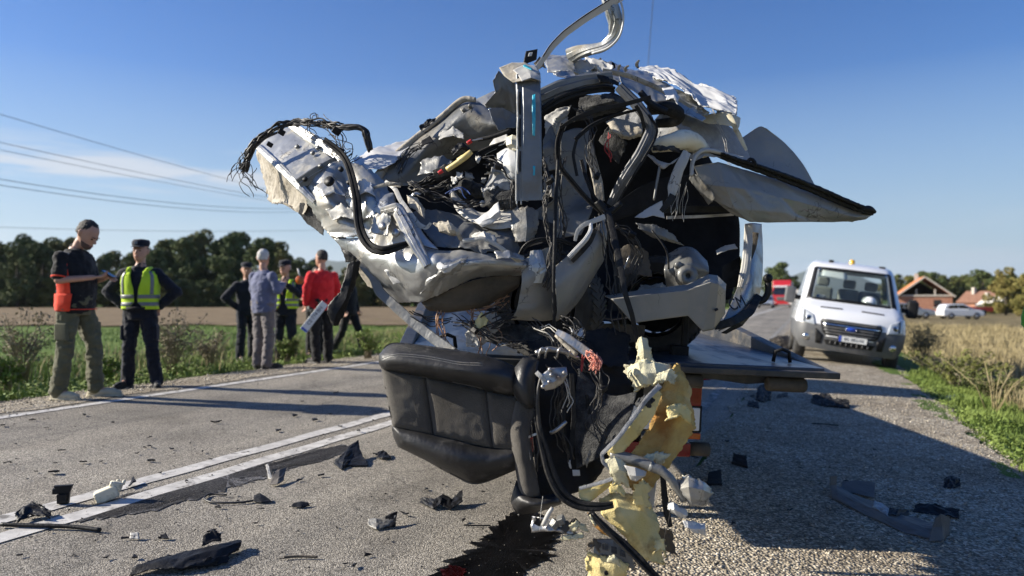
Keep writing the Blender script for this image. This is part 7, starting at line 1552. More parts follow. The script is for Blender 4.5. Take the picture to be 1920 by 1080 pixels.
for s in (-1, 1):
    hl = vq('headlight', [(s * .66, .78), (s * .98, .82), (s * .97, 1.12), (s * .72, .98)] if s > 0 else [(s * .98, .82), (s * .66, .78), (s * .72, .98), (s * .97, 1.12)], .010, m_lens)
    x = s * .80; MB().lathe([(0, -.02), (.05, -.02), (.062, -.012), (.062, .02)], (x, vyf(x, .9) - .004, .9), 'Y', 20).build('lamp_bowl', m_chrome, hl, True, False)
    MB().lathe([(0, -.026), (.035, -.026), (.04, -.02), (.04, .0)], (x, vyf(x, .9) - .004, .9), 'Y', 20).build('lamp_pupil', m_glass, hl, True, False)
    vq('lamp_divider', [(s * .88, .83), (s * .90, .83), (s * .90, 1.06), (s * .88, 1.05)], .022, m_black, hl, 4)
    MB().lathe([(0, -.02), (.04, -.02), (.06, -.01), (.075, .01), (.075, .03)], (s * .80, vyf(s * .8, .52), .52), 'Y', 20).build('fog_lamp', m_chrome, V, True, False)
    vq('bumper_recess', [(s * .52, .42), (s * .62, .42), (s * .66, .72), (s * .50, .60)], .006, m_black, n=4)
    vq('bonnet_vent', [(s * .18, 1.155), (s * .60, 1.145), (s * .60, 1.165), (s * .18, 1.175)], .006, m_black, n=4)
    VB('mirror_arm', (s * 1.05, 1.05, 1.30), (.2, .06, .1), m_black); VB('mirror', (s * 1.20, 1.0, 1.34), (.22, .14, .36), m_vgrey if s < 0 else m_black, bv=.05)
    MB().prism([(1.25, 1.33), (3.4, 1.33), (3.4, 2.0), (1.9, 2.0)], lambda a, b, d: (s * (.972 - (b - 1.33) * .18) + d * s, a, b), -.004, .002).build('side_window', m_clear, V, wc=False)
    MB().prism([(2.35, 1.31), (2.5, 1.31), (2.5, 2.02), (2.35, 2.02)], lambda a, b, d: (s * (.972 - (b - 1.33) * .18) + d * s, a, b), -.02, .008).build('door_pillar', m_vwhite, V, wc=False)
    for y in (.75, 3.6): local_wheel(V, (s * .88, y, .34), .34, .22)
    vq('wiper', [(s * .1 - .28, 1.34), (s * .1 + .28, 1.36), (s * .1 + .28, 1.37), (s * .1 - .28, 1.35)], .03, m_black, n=6)
vq('lower_intake', [(-.42, .42), (.42, .42), (.48, .52), (-.48, .52)], .006, m_black)
for i in range(8): vq('intake_rib', [(-.36 + i * .1, .43), (-.34 + i * .1, .43), (-.34 + i * .1, .5), (-.36 + i * .1, .5)], .018, m_vgrey, n=2)
VB('plate_mount', (.06, vyf(0, .56) - .012, .575), (.56, .02, .14), m_black, bv=.003)
pl_ = VB('number_plate', (.06, vyf(0, .56) - .03, .575), (.52, .012, .115), m_plate, bv=.003); VB('plate_band', (-.18, vyf(0, .56) - .038, .575), (.04, .006, .112), m_blue, pl_, 0)
text('plate_characters', 'BG 1852-FX', .088, (.08, vyf(0, .56) - .038, .575), (R(90), 0, 0), m_ink, pl_, .001, wc=False, sx=.82)
for x in (.02,):
    bm_ = MB(); bm_.lathe([(.06, 0), (.06, .05), (.045, .085), (0, .095)], (x, 1.9, 2.2), 'Z', 16); bm_.build('beacon', M('amber_beacon', (.75, .42, .03), rough=.2, coat=.5), V, True, False)
VB('roof_bar', (-.42, 1.75, 2.2), (.1, .1, .05), m_black); VB('roof_bar', (.62, 1.75, 2.17), (.12, .1, .06), m_black)
VB('load_bed', (0, 4.6, .95), (2.0, 2.4, .5), m_vgrey); VB('load_floor', (0, 4.4, .62), (1.9, 2.6, .12), m_black)

# ================================================================= cars and lorry in the distance
def car(name, label, loc, rz, paint, L_=4.2, Wd=1.76, Hh=1.48):
    """nose towards +x of its own frame"""
    c = empty(name, loc, rz); tag(c, label, 'car'); k = L_ / 4.2; hz = Hh / 1.48
    ax = lambda a, b, d: (a * k, d, b * hz)
    low = [(-2.02, .35), (-2.1, .6), (-2.06, .92), (-1.9, 1.0), (.75, .98), (1.7, .86), (2.05, .7), (2.1, .45), (2.0, .28), (-1.95, .28)]
    MB().prism(low, ax, -Wd / 2, Wd / 2).build('body', paint, c, wc=False, bevel=.09, bseg=3)
    gh = [(-2.0, .96), (-1.72, 1.38), (-1.3, 1.47), (.0, 1.46), (.35, 1.36), (1.0, .95)]
    MB().prism(gh, ax, -Wd / 2 + .12, Wd / 2 - .12).build('cabin', paint, c, wc=False, bevel=.07, bseg=3)
    for s in (-1, 1):
        y = s * (Wd / 2 - .105)
        for wp in ([(-1.55, 1.02), (-1.4, 1.33), (-.55, 1.37), (-.5, 1.02)], [(-.4, 1.02), (-.45, 1.37), (.1, 1.35), (.68, 1.02)]): MB().prism(wp, ax, y - .02, y + .02).build('side_window', m_glass, c, wc=False)
        for x in (-1.28, 1.28):
            w_ = MB(); w_.lathe([(.16, -.1), (.29, -.11), (.31, -.06), (.31, .06), (.29, .11), (.16, .1)], (x * k, s * (Wd / 2 - .09), .31), 'Y', 24); wo_ = w_.build('wheel', m_tyre, c, True, False); r_ = MB(); r_.lathe([(0, -.115), (.17, -.1), (.2, -.06), (.2, .06), (.17, .1), (0, .115)], (x * k, s * (Wd / 2 - .09), .31), 'Y', 20); r_.build('rim', m_alloy, wo_, True, False)
        MB().box((2.0 * k, s * .62, .68 * hz), (.14, .36, .16)).build('headlight', m_lens, c, wc=False, bevel=.03); MB().box((-2.03 * k, s * .66, .8 * hz), (.1, .24, .24)).build('tail_light', m_lampred, c, wc=False, bevel=.02)
        MB().box((.55 * k, s * (Wd / 2 + .06), 1.0 * hz), (.12, .16, .12)).build('mirror', m_black, c, wc=False, bevel=.03)
    o = MB().quad(ax(.42, 1.33, -.62), ax(1.0, .99, -.7), ax(1.0, .99, .7), ax(.42, 1.33, .62)).build('windscreen', m_glass, c, wc=False); o.location.z = .02; o.location.x = .015
    MB().box((2.06 * k, 0, .45 * hz), (.08, 1.2, .18)).build('grille', m_black, c, wc=False, bevel=.02)
    return c
m_silverc = M('silver_car_paint', (.42, .44, .46), rough=.28, metal=.6, coat=.5)
def at(px, d): p = P(px, 560, d); return Vector((p[0], d, gz(p[0], d)))
car('parked_car', 'white hatchback parked side on in front of the houses', at(1799, 72), R(-6), m_vwhite, 3.8)
car('parked_car', 'silver estate car half hidden behind the white van', at(1700, 70), R(-8), m_silverc, 4.5)
x, y = uv2(-4.9, 92); car('queuing_car', 'silver car coming along the road beside the red lorry', (x, y, gz(x, y)), R(-90) - YAW, m_silverc, 4.3)
lr = at(1466, 104); Lr_ = empty('red_lorry', lr, R(-90) - YAW); tag(Lr_, 'red lorry with high cab waiting on the road behind the wreck', 'lorry')
m_lred = M('lorry_red', (.50, .02, .025), rough=.3, coat=.5)
MB().prism([(0, .5), (.06, 1.5), (-.25, 2.9), (-.5, 3.75), (-2.2, 3.7), (-2.2, .5)], lambda a, b, d: (a, d, b), -1.24, 1.24).build('cab', m_lred, Lr_, wc=False, bevel=.1, bseg=3)
MB().prism([(.065, 1.7), (-.16, 2.62), (-.12, 2.64), (.1, 1.72)], lambda a, b, d: (a, d, b), -1.08, 1.08).build('windscreen', m_glass, Lr_, wc=False)
MB().box((-.2, 0, 2.85), (.5, 2.2, .25)).build('sun_visor', m_vwhite, Lr_, wc=False, bevel=.03); MB().box((.06, 0, 1.15), (.08, 1.4, .5)).build('grille', m_vgrey, Lr_, wc=False, bevel=.03); MB().box((.08, 0, .55), (.12, 2.4, .4)).build('bumper', m_lred, Lr_, wc=False, bevel=.05)
for s in (-1, 1):
    MB().box((.1, s * .95, .6), (.1, .35, .2)).build('headlight', m_lens, Lr_, wc=False, bevel=.03); MB().box((.05, s * 1.42, 2.2), (.15, .22, .7)).build('mirror', m_black, Lr_, wc=False, bevel=.04)
    for x in (-1.0, -4.5, -9): w_ = MB(); w_.lathe([(0, -.15), (.3, -.15), (.5, -.1), (.5, .1), (.3, .15), (0, .15)], (x, s * 1.05, .5), 'Y', 24); w_.build('wheel', m_tyre, Lr_, True, False)
MB().box((-7.5, 0, 2.3), (9.5, 2.5, 2.7)).build('trailer', m_wwall, Lr_, wc=False, bevel=.05)
dvp = at(1496, 99); dv = empty('delivery_van', dvp, R(90) - YAW); tag(dv, 'pale box van on the road between the red lorry and the white van', 'van')
MB().prism([(-2.6, .4), (-2.6, 2.4), (1.2, 2.4), (1.9, 1.5), (2.6, 1.2), (2.6, .4)], lambda a, b, d: (a, d, b), -.95, .95).build('body', m_wwall, dv, wc=False, bevel=.1, bseg=3)
for s in (-1, 1):
    for xx in (-1.7, 1.7): w_ = MB(); w_.lathe([(0, -.1), (.2, -.1), (.34, -.08), (.34, .08), (.2, .1), (0, .1)], (xx, s * .85, .34), 'Y', 20); w_.build('wheel', m_tyre, dv, True, False)
    MB().box((-2.6, s * .45, 1.7), (.04, .7, .6)).build('rear_window', m_glass, dv, wc=False); MB().box((-2.62, s * .85, 1.0), (.05, .12, .4)).build('tail_light', m_lampred, dv, wc=False)
rt_ = at(1832, 92); tr2 = empty('red_trailer', rt_, R(10)); tag(tr2, 'small red farm trailer behind the white hatchback', 'trailer')
MB().box((0, 0, .75), (3.2, 1.6, .6)).build('box', m_lred, tr2, wc=False, bevel=.03)
for s in (-1, 1): w_ = MB(); w_.lathe([(0, -.1), (.36, -.08), (.36, .08), (0, .1)], (.2, s * .8, .36), 'Y', 20); w_.build('wheel', m_tyre, tr2, True, False)
# ================================================================= debris on the road
def debris(name, label, o, cat='debris', group=None): return tag(o, label, cat, group)
def shard_mesh(rs_, s, mat, thick=.006, bend=.4):
    n = rs_.randint(5, 8); a = np.sort(rs_.uniform(0, 6.28, n)); r = s * rs_.uniform(.35, 1, n); el = rs_.uniform(.3, .7)
    mb = MB(); pts = [(r[i] * math.cos(a[i]), r[i] * math.sin(a[i]) * el) for i in range(n)]
    k = rs_.uniform(-bend, bend, 2)
    hz = lambda x, y: abs(x) * k[0] + y * k[1] + s * .25
    v = [(x, y, hz(x, y)) for x, y in pts] + [(x, y, hz(x, y) + thick) for x, y in pts]
    f = [tuple(reversed(range(n))), tuple(range(n, 2 * n))] + [(i, (i + 1) % n, n + (i + 1) % n, n + i) for i in range(n)]
    me = mesh('shard', v, f, False); me.materials.append(mat); mz = min(q[2] for q in v)
    for q in me.vertices: q.co.z -= mz
    return me
rs = np.random.RandomState(21)
SH = [shard_mesh(rs, .03, m_black) for _ in range(14)]
def place(me, name, px, py, rz, sc=1, lift=.001):
    g = G(px, py); o = bpy.data.objects.new(name, me); COL.objects.link(o); o.location = (g.x, g.y, g.z + lift + .008); o.rotation_euler = (0, 0, rz); o.scale = (sc,) * 3; return o
small = [(85, 805), (90, 738), (30, 835), (115, 848), (155, 870), (52, 901), (283, 823), (285, 841), (270, 842), (322, 845), (325, 853), (405, 795), (480, 812), (445, 845), (282, 868), (553, 782), (567, 755), (630, 738), (590, 790), (520, 810), (357, 834), (235, 1013), (298, 1013), (252, 1050), (60, 1012), (480, 985), (447, 943), (545, 953), (490, 957), (410, 955), (600, 895), (720, 866), (705, 856), (560, 903), (672, 812), (620, 778), (700, 790), (640, 802), (725, 930), (735, 938), (728, 1016), (645, 1062), (660, 1066), (690, 1045), (580, 1068), (530, 1052), (830, 912), (790, 898), (800, 920), (870, 980), (915, 1012), (958, 908), (905, 925), (855, 1005), (760, 968), (1345, 1062), (1458, 1035), (1310, 1020), (1410, 745), (1440, 812), (1300, 860), (1365, 830), (1640, 845), (1585, 905), (1500, 880), (1375, 985), (1620, 1040), (1700, 1030), (1480, 960), (210, 795), (340, 805), (160, 780), (60, 790), (5, 800), (15, 870), (100, 890), (190, 868), (380, 850), (455, 900), (350, 905), (300, 890), (130, 960), (200, 1050), (120, 1060), (40, 1045), (400, 1000), (560, 1000), (620, 985), (760, 1040), (700, 905), (770, 870)]
for _ in range(120): small.append((float(rs.uniform(0, 1000)), float(rs.uniform(770, 1075))))
small = [q for q in small if not (720 < q[0] < 1300 and q[1] < 905)]
for i, (px, py) in enumerate(small):
    o = place(SH[i % 14], 'plastic_shard', px, py, rs.uniform(0, 6.3), rs.uniform(.55, 1.5) * (1.25 if py < 900 else .8) * (1 if i < 85 else .45)); lu = o.location.x * CA - o.location.y * SA
    lb = ('small black plastic shard on the far lane, beyond the double white line', 'shards on the far lane') if lu < -3.9 else ('small black plastic shard lying between or on the double white lines', 'shards on the double line') if lu < -3.5 else ('small black plastic shard on the near lane in front of the seat', 'shards on the near lane') if lu < -.8 else ('small black plastic shard lying on the gravel shoulder', 'shards on the gravel')
    tag(o, lb[0], 'shard', lb[1])
GS = [(735, 938, 1.5), (548, 953, 2.6), (232, 1014, 1.6), (305, 1016, 1.8), (285, 1030, 1.9), (480, 942, 1.5)]
def along(pts, r, name, mat, label, n=6, cat='debris', lift=None):
    q = []
    for p in pts:
        g = G(p[0], p[1]); q.append((g.x, g.y, g.z + (p[2] if len(p) > 2 else r) + .006))
    A = crom(np.array(q), 30, 0); return tag(MB().tube([tuple(a) for a in A], r, n).build(name, mat, None, True), label, cat)
def bent(name, label, pts, mat, amp=.01, fs=16, jag=.01, thick=.004, cat='debris'):
    """crumpled sheet lying on the ground; rows of (px, py, height above ground)"""
    rows = []
    for r in pts:
        rr = []
        for x, y, h in r:
            g = G(x, y); rr.append((g.x, g.y, g.z + h + .010))
        rows.append(rr)
    global P
    keep = P; P = lambda a, b, c: np.array((a, b, c))
    try: o = patch(name, rows, mat, None, amp, fs, jag, thick, .006, linear=True)
    finally: P = keep
    return tag(o, label, cat)
m_greyp = M('grey_tray_plastic', (.085, .075, .065), (.13, .115, .10), rough=.6, scale=6, bump=.3, bscale=40, dirt=(.2, .18, .15), dirtscale=5, dirtramp=(.5, .75))
# cream housing
g = G(200, 940); hs = empty('plastic_housing', (g.x, g.y, g.z + .006), .5); tag(hs, 'cream plastic housing lying on the white line', 'housing')
MB().box((0, 0, .035), (.12, .08, .07), Euler((0, -.35, 0)).to_matrix()).build('case', m_cream, hs, wc=False, bevel=.012)
MB().box((.045, .0, .075), (.06, .06, .05), Euler((0, .3, .2)).to_matrix()).build('upper_case', m_cream, hs, wc=False, bevel=.01)
for x, y in ((.02, -.02), (.05, .02), (.08, -.01)): MB().tube([(x, y, .08), (x + .008, y, .105)], .009, 8).build('spout', m_cream, hs, True, False)
MB().box((-.01, -.035, .04), (.1, .012, .012), Euler((0, -.35, 0)).to_matrix()).build('rib', m_cream, hs, wc=False)
# upright black bracket
g = G(118, 946); bk = empty('black_bracket', (g.x, g.y, g.z + .006), .3); tag(bk, 'black plastic bracket standing upright left of the cream housing', 'bracket')
MB().prism([(-.02, 0), (.03, 0), (.035, .06), (.05, .10), (-.045, .10), (-.02, .06)], lambda a, b, d: (a, d, b), -.015, .015).build('plate', m_black, bk, wc=False, bevel=.003)
MB().box((-.035, .01, .07), (.03, .05, .03)).build('lug', m_black, bk, wc=False, bevel=.004); MB().box((.0, -.02, .03), (.05, .012, .05)).build('rib', m_black, bk, wc=False, bevel=.003)
bent('wire_frame_clip', 'small folded black clip right of the cream housing', [[(240, 915, 0), (250, 905, .03)], [(242, 918, .01), (256, 911, .02)]], m_black, .003)
along([(2, 990, .012), (60, 992, .012), (130, 994, .012), (188, 999, .008)], .011, 'ribbed_strip', m_black, 'long black ribbed strip lying at the left edge', 8)
bent('ribbed_duct', 'low black ribbed duct piece lying in front of the bumper fragment', [[(330, 1074, 0), (380, 1070, 0), (430, 1058, 0)], [(335, 1070, .025), (382, 1064, .03), (432, 1052, .02)]], m_black, .012, 18, .014)
bent('torn_lip', 'torn black lip standing up behind the bumper fragment', [[(375, 1048, .04), (400, 1042, .05), (418, 1040, .05)], [(378, 1040, .08), (398, 1034, .10), (416, 1036, .08)]], m_black, .01, 18, .014)
bent('broken_trim', 'torn black trim pieces above the long ribbed strip', [[(30, 985, .0), (55, 978, .02), (95, 980, .01)], [(25, 978, .03), (55, 968, .05), (100, 972, .02)], [(45, 970, .02), (62, 962, .06), (85, 970, .03)]], m_black, .02, 20, .02)
bent('bumper_fragment', 'large black bumper fragment at the bottom left edge', [[(238, 1082, 0.000), (290, 1080, 0.017), (340, 1078, 0.017), (400, 1066, 0.011), (450, 1040, 0.011)], [(250, 1074, 0.017), (300, 1068, 0.033), (345, 1066, 0.039), (405, 1052, 0.039), (455, 1032, 0.028)], [(270, 1068, 0.017), (315, 1058, 0.028), (360, 1052, 0.044), (410, 1042, 0.044), (452, 1028, 0.028)], [(285, 1062, 0.011), (325, 1052, 0.017), (375, 1044, 0.028), (415, 1036, 0.022), (448, 1026, 0.017)]], m_black, .012, 9, .012, .005)
bent('folded_plate', 'brownish folded plastic plate with a white lip', [[(505, 912, 0), (520, 914, .01), (532, 908, .01)], [(512, 902, .05), (525, 898, .05), (537, 892, .05)]], m_greyp, .004, 16, .004)
bent('white_clip', 'thin white clip leaning beside the folded plate', [[(498, 880, .02), (503, 879, .02)], [(503, 900, .0), (512, 902, .0)]], m_pale, .004)
along([(425, 932), (395, 930), (383, 938), (400, 946), (450, 946), (488, 940)], .006, 'bent_cable', m_wire, 'bent black cable lying in a hook shape', 6)
bent('cable_plug', 'black plug at the end of the bent cable', [[(474, 944, 0), (490, 946, 0), (512, 944, .0)], [(476, 938, .02), (488, 937, .03), (500, 940, .01)]], m_black, .006, 20, .006)
bent('angular_bracket', 'black angular bracket with a raised loop near the centre line', [[(625, 872, 0), (640, 884, 0), (650, 876, .0), (690, 876, .0)], [(628, 868, .01), (645, 870, .03), (662, 866, .02), (688, 870, .01)], [(640, 866, .02), (655, 856, .07), (672, 850, .09), (678, 862, .02)]], m_black, .008, 18, .006)
bent('dark_scrap', 'small dark scrap to the right of the angular bracket', [[(705, 861, 0), (718, 864, .01), (735, 862, .0)], [(708, 856, .02), (718, 853, .03), (730, 858, .01)]], m_black, .01, 22, .008)
bent('flat_shard', 'flat pointed black shard below the folded plate', [[(545, 953, 0), (565, 955, .0), (583, 951, .0)], [(550, 950, .012), (565, 949, .018), (578, 949, .01)]], m_black, .004, 18, .006)
bent('wavy_trim', 'wavy black and silver trim piece on the near asphalt', [[(786, 945, 0), (812, 958, .0), (826, 955, .02), (845, 958, .0), (868, 952, .02)], [(790, 941, .02), (814, 948, .03), (830, 944, .05), (848, 946, .02), (868, 940, .06)]], m_black, .012, 18, .006)
bent('silver_scrap', 'silver lined scrap with curled end on the near asphalt', [[(690, 990, 0), (705, 997, .0), (722, 994, .0), (742, 990, .0)], [(690, 984, .02), (706, 986, .03), (722, 984, .04), (744, 980, .04)]], m_prim_shade, .01, 18, .008)
bent('silver_scrap_end', 'black torn end piece beside the silver scrap', [[(718, 994, 0), (742, 992, .0)], [(722, 984, .04), (746, 979, .05)]], m_black, .008, 18, .008)
along([(870, 988), (890, 989), (920, 989)], .004, 'thin_rod', m_black, 'thin black rod lying level on the near asphalt', 6)
along([(532, 1050), (560, 1048), (595, 1049)], .006, 'thin_strip', m_brown, 'thin brownish strip at the lower left of the centre', 6)
bent('round_cap', 'small pale cap near the bottom left', [[(243, 1014, 0), (262, 1015, 0)], [(244, 1010, .02), (260, 1010, .02)]], m_pale, .004, 30, .004)
bent('lower_trim', 'dark trim scrap at the bottom left next to the cap', [[(298, 1014, 0), (318, 1015, 0)], [(300, 1011, .012), (312, 1010, .015)]], m_black, .004, 30, .004)
# undertray on the gravel
def trayrow(h, off, mul=1): return None
bent('bumper_undertray', 'large grey plastic bumper tray lying on the shaded gravel', [[(1562, 938, .0), (1620, 968, .0), (1690, 1000, .0), (1745, 1016, .0), (1764, 1020, .0)], [(1560, 930, .03), (1612, 955, .025), (1680, 985, .025), (1735, 1002, .03), (1772, 1012, .03)], [(1566, 920, .03), (1612, 940, .02), (1690, 970, .02), (1740, 992, .03), (1778, 1002, .03)]], m_greyp, .01, 8, .004, .005, 'bumper tray')
bent('tray_end', 'upturned left end of the grey bumper tray', [[(1560, 938, 0), (1574, 944, 0)], [(1556, 930, .06), (1568, 928, .06)], [(1557, 930, .12), (1570, 928, .12)]], m_greyp, .004, 12, .003)
bent('tray_end', 'upturned right end of the grey bumper tray with ribs', [[(1740, 1020, 0), (1768, 1018, 0), (1780, 1005, 0)], [(1748, 1012, .06), (1766, 1012, .06), (1782, 1002, .06)], [(1754, 1010, .11), (1764, 1010, .13), (1780, 1002, .09)]], m_greyp, .004, 12, .006)
bent('torn_plastic_sheet', 'flat back panel of the bumper tray', [[(1572, 925, .01), (1605, 932, .01), (1640, 940, .01)], [(1580, 918, .05), (1605, 920, .06), (1642, 925, .06)]], m_greyp, .006, 10, .008)
bent('torn_duct', 'black torn duct behind the grey bumper tray', [[(1710, 962, 0), (1750, 968, 0), (1800, 978, 0)], [(1715, 956, .02), (1752, 958, .04), (1800, 968, .03)]], m_black, .02, 16, .015)
bent('torn_foil', 'crumpled bright foil inside the bumper tray', [[(1635, 965, .03), (1650, 972, .03), (1665, 980, .03)], [(1640, 958, .05), (1655, 964, .06), (1668, 972, .05)]], m_silver, .012, 24, .01)
bent('torn_trim', 'dark trim strip inside the bumper tray', [[(1662, 978, .03), (1680, 980, .03), (1705, 976, .02)], [(1668, 970, .05), (1685, 974, .05), (1706, 970, .04)]], m_black, .01, 20, .01)
bent('motor_block', 'black block shaped part at the road edge behind the flatbed', [[(1418, 752, 0), (1430, 756, 0), (1444, 752, 0)], [(1420, 744, .07), (1430, 742, .09), (1446, 744, .06)], [(1422, 740, .08), (1432, 737, .10), (1442, 740, .07)]], m_black, .03, 20, .012, .02)
bent('bracket_arm', 'long black bracket arm lying across the gravel', [[(1520, 757, 0), (1545, 764, 0), (1570, 766, 0), (1594, 768, .0)], [(1524, 751, .05), (1548, 752, .08), (1568, 758, .05), (1592, 760, .05)]], m_black, .03, 20, .02, .015)
bent('cable_scrap', 'thin black scrap between the block and the long bracket', [[(1455, 748, 0), (1478, 745, 0)], [(1458, 744, .02), (1476, 741, .03)]], m_black, .012, 24, .01)
bent('road_edge_scrap', 'low black scrap on the asphalt edge beside the block', [[(1400, 762, 0), (1424, 768, 0)], [(1404, 757, .03), (1422, 762, .04)]], m_black, .02, 24, .012)
along([(1522, 796), (1545, 797), (1572, 800)], .006, 'thin_stick', m_black, 'thin black stick on the shaded gravel', 6)
bent('sensor_part', 'small black part with bright pins on the shaded gravel', [[(1768, 916, 0), (1785, 920, 0), (1802, 914, 0)], [(1770, 908, .03), (1785, 906, .05), (1800, 908, .03)]], m_black, .02, 26, .012)
bent('rubber_lump', 'dark rubber lump on the asphalt near the foam', [[(1372, 872, 0), (1402, 880, 0)], [(1376, 864, .04), (1400, 870, .05)]], m_rubber, .01, 16, .008, .02)
bent('rubber_pad', 'round black pad beside the crumpled silver sheet', [[(1325, 912, 0), (1354, 912, 0)], [(1328, 900, .04), (1352, 898, .05)]], m_rubber, .006, 12, .008, .02)
bent('paper_scrap', 'white paper scrap at the edge of the grass', [[(1772, 756, .02), (1788, 756, .02)], [(1774, 750, .05), (1790, 750, .06)]], m_vwhite, .02, 20, .01)
bent('kerb_debris', 'brown debris heap beside the front wheel of the white van', [[(1438, 655, 0), (1460, 660, 0), (1482, 655, 0)], [(1442, 646, .1), (1462, 642, .18), (1485, 640, .12)]], m_brown, .06, 8, .03, .02)

# ================================================================= gravel, grass and weeds (uncountable)
def stones(name, mat, n, uf, vf, smin, smax, seed):
    r = np.random.RandomState(seed); u = uf(r, n); v_ = vf(r, n); s = smin + (smax - smin) * r.uniform(0, 1, n) ** 3
    x = u * CA + v_ * SA; y = -u * SA + v_ * CA; z = np.interp(u, PU, PZ) + .006
    base = np.array([(1, 0, 0), (-1, 0, 0), (0, 1, 0), (0, -1, 0), (0, 0, 1), (0, 0, -.4)], float)
    tri = np.array([(0, 2, 4), (2, 1, 4), (1, 3, 4), (3, 0, 4), (2, 0, 5), (1, 2, 5), (3, 1, 5), (0, 3, 5)])
    w = r.uniform(0, 6.28, n); c, q = np.cos(w), np.sin(w)
    P_ = base[None] * r.uniform(.55, 1.25, (n, 6, 1)) * s[:, None, None] * np.array((1, .8, .6)) + r.normal(size=(n, 6, 3)) * (s * .12)[:, None, None]
    X = P_[..., 0] * c[:, None] - P_[..., 1] * q[:, None] + x[:, None]; Y = P_[..., 0] * q[:, None] + P_[..., 1] * c[:, None] + y[:, None]; Z = P_[..., 2] + z[:, None] + s[:, None] * .15
    V_ = np.stack([X, Y, Z], -1).reshape(-1, 3); F_ = (tri[None] + (np.arange(n) * 6)[:, None, None]).reshape(-1, 3)
    o = link(name, fastmesh(name, V_, F_), mat); o['kind'] = 'stuff'; return o
m_stone = grain('loose_stones', [(0, (.22, .19, .145)), (.4, (.42, .365, .28)), (.75, (.60, .53, .42)), (1, (.78, .72, .60))], 28, .3, rough=.9)
o = stones('gravel', m_stone, 26000, lambda r, n: r.uniform(-.9, 1.75, n), lambda r, n: 1.5 + 12 * r.uniform(0, 1, n) ** 1.7, .004, .016, 1); tag(o, 'loose pale gravel spread over the right shoulder', 'gravel')
o = stones('gravel', m_stone, 9000, lambda r, n: -7.15 + r.normal(size=n) * .28, lambda r, n: r.uniform(1, 22, n), .006, .022, 2); tag(o, 'loose gravel along the left road edge', 'gravel')
o = stones('grit', m_stone, 5000, lambda r, n: r.uniform(-6.6, -.8, n), lambda r, n: 1.5 + 10 * r.uniform(0, 1, n) ** 1.6, .0015, .005, 3); tag(o, 'fine grit and glass crumbs scattered over the asphalt', 'grit')
o = stones('plastic_crumbs', m_black, 3500, lambda r, n: r.uniform(-6.6, -.6, n), lambda r, n: 1.5 + 9 * r.uniform(0, 1, n), .002, .009, 5); tag(o, 'fine black plastic crumbs scattered over the asphalt', 'crumbs')
m_grass = M('green_grass', (.10, .155, .028), (.21, .27, .065), rough=.7, scale=2.2, spec=.25)
m_dryg = M('dry_grass', (.24, .20, .10), (.40, .33, .19), rough=.85, scale=1.7, spec=.15)
m_weed = M('dry_weed', (.16, .135, .085), (.26, .22, .14), rough=.9, scale=3)
def blades(name, mat, n, uf, vf, hf, seed, wd=.006, lean=.5):
    r = np.random.RandomState(seed); u = uf(r, n); v_ = vf(r, n); h = hf(r, u, v_, n)
    x = u * CA + v_ * SA; y = -u * SA + v_ * CA; z = np.interp(u, PU, PZ) - .015
    a = r.uniform(0, 6.28, n); l = r.uniform(.1, 1, n) * lean; dx, dy = np.cos(a), np.sin(a); px, py = -dy, dx; w = wd * r.uniform(.6, 1.5, n)
    b0 = np.stack([x - px * w, y - py * w, z], -1); b1 = np.stack([x + px * w, y + py * w, z], -1)
    m0 = np.stack([x + dx * h * l * .35 - px * w * .7, y + dy * h * l * .35 - py * w * .7, z + h * .6], -1); m1 = m0 + np.stack([px * w * 1.4, py * w * 1.4, 0 * w], -1)
    t = np.stack([x + dx * h * l, y + dy * h * l, z + h * (1 - .25 * l)], -1); V_ = np.stack([b0, b1, m1, m0, t], 1).reshape(-1, 3)
    k = np.arange(n)[:, None] * 5; F_ = np.concatenate([k + np.array([[0, 1, 2]]), k + np.array([[0, 2, 3]]), k + np.array([[3, 2, 4]])]).astype(int)
    o = link(name, fastmesh(name, V_, F_), mat); o['kind'] = 'stuff'; return o
def patchy(r, u, v_, n, a, b, sc=.9): return a + (b - a) * np.clip(.5 + pn(np.stack([u * sc, v_ * sc, 0 * u], -1)), 0, 1) * r.uniform(.5, 1.2, n)
tag(blades('grass', m_grass, 60000, lambda r, n: -7.45 - 5.5 * r.uniform(0, 1, n) ** 1.3, lambda r, n: -2 + 26 * r.uniform(0, 1, n), lambda r, u, v, n: patchy(r, u, v, n, .03, .17) * np.clip((-7.3 - u) * 2, .3, 1), 1, .007), 'green grass and clover on the left verge', 'grass')
tag(blades('grass', m_grass, 30000, lambda r, n: -12 - 14 * r.uniform(0, 1, n), lambda r, n: 2 + 50 * r.uniform(0, 1, n), lambda r, u, v, n: patchy(r, u, v, n, .03, .10), 2, .012), 'green field grass beyond the left verge', 'grass')
tag(blades('grass', m_grass, 42000, lambda r, n: 1.55 + 1.6 * r.uniform(0, 1, n) ** .8, lambda r, n: 1 + 15 * r.uniform(0, 1, n), lambda r, u, v, n: patchy(r, u, v, n, .05, .30) * np.clip((u - 1.4) * 1.6, .25, 1), 3, .006, .7), 'long green grass on the right verge below the shoulder', 'grass')
tag(blades('grass', m_dryg, 60000, lambda r, n: 2.6 + 14 * r.uniform(0, 1, n) ** 1.4, lambda r, n: 2 + 55 * r.uniform(0, 1, n) ** 1.2, lambda r, u, v, n: patchy(r, u, v, n, .10, .48, .5), 4, .009, .6), 'tall dry grass across the right field edge', 'grass')
tag(blades('grass', m_dryg, 6000, lambda r, n: -7.9 - 6 * r.uniform(0, 1, n), lambda r, n: 0 + 24 * r.uniform(0, 1, n), lambda r, u, v, n: patchy(r, u, v, n, .08, .38, 1.4), 6, .005, .6), 'dry stalks among the grass on the left verge', 'grass')
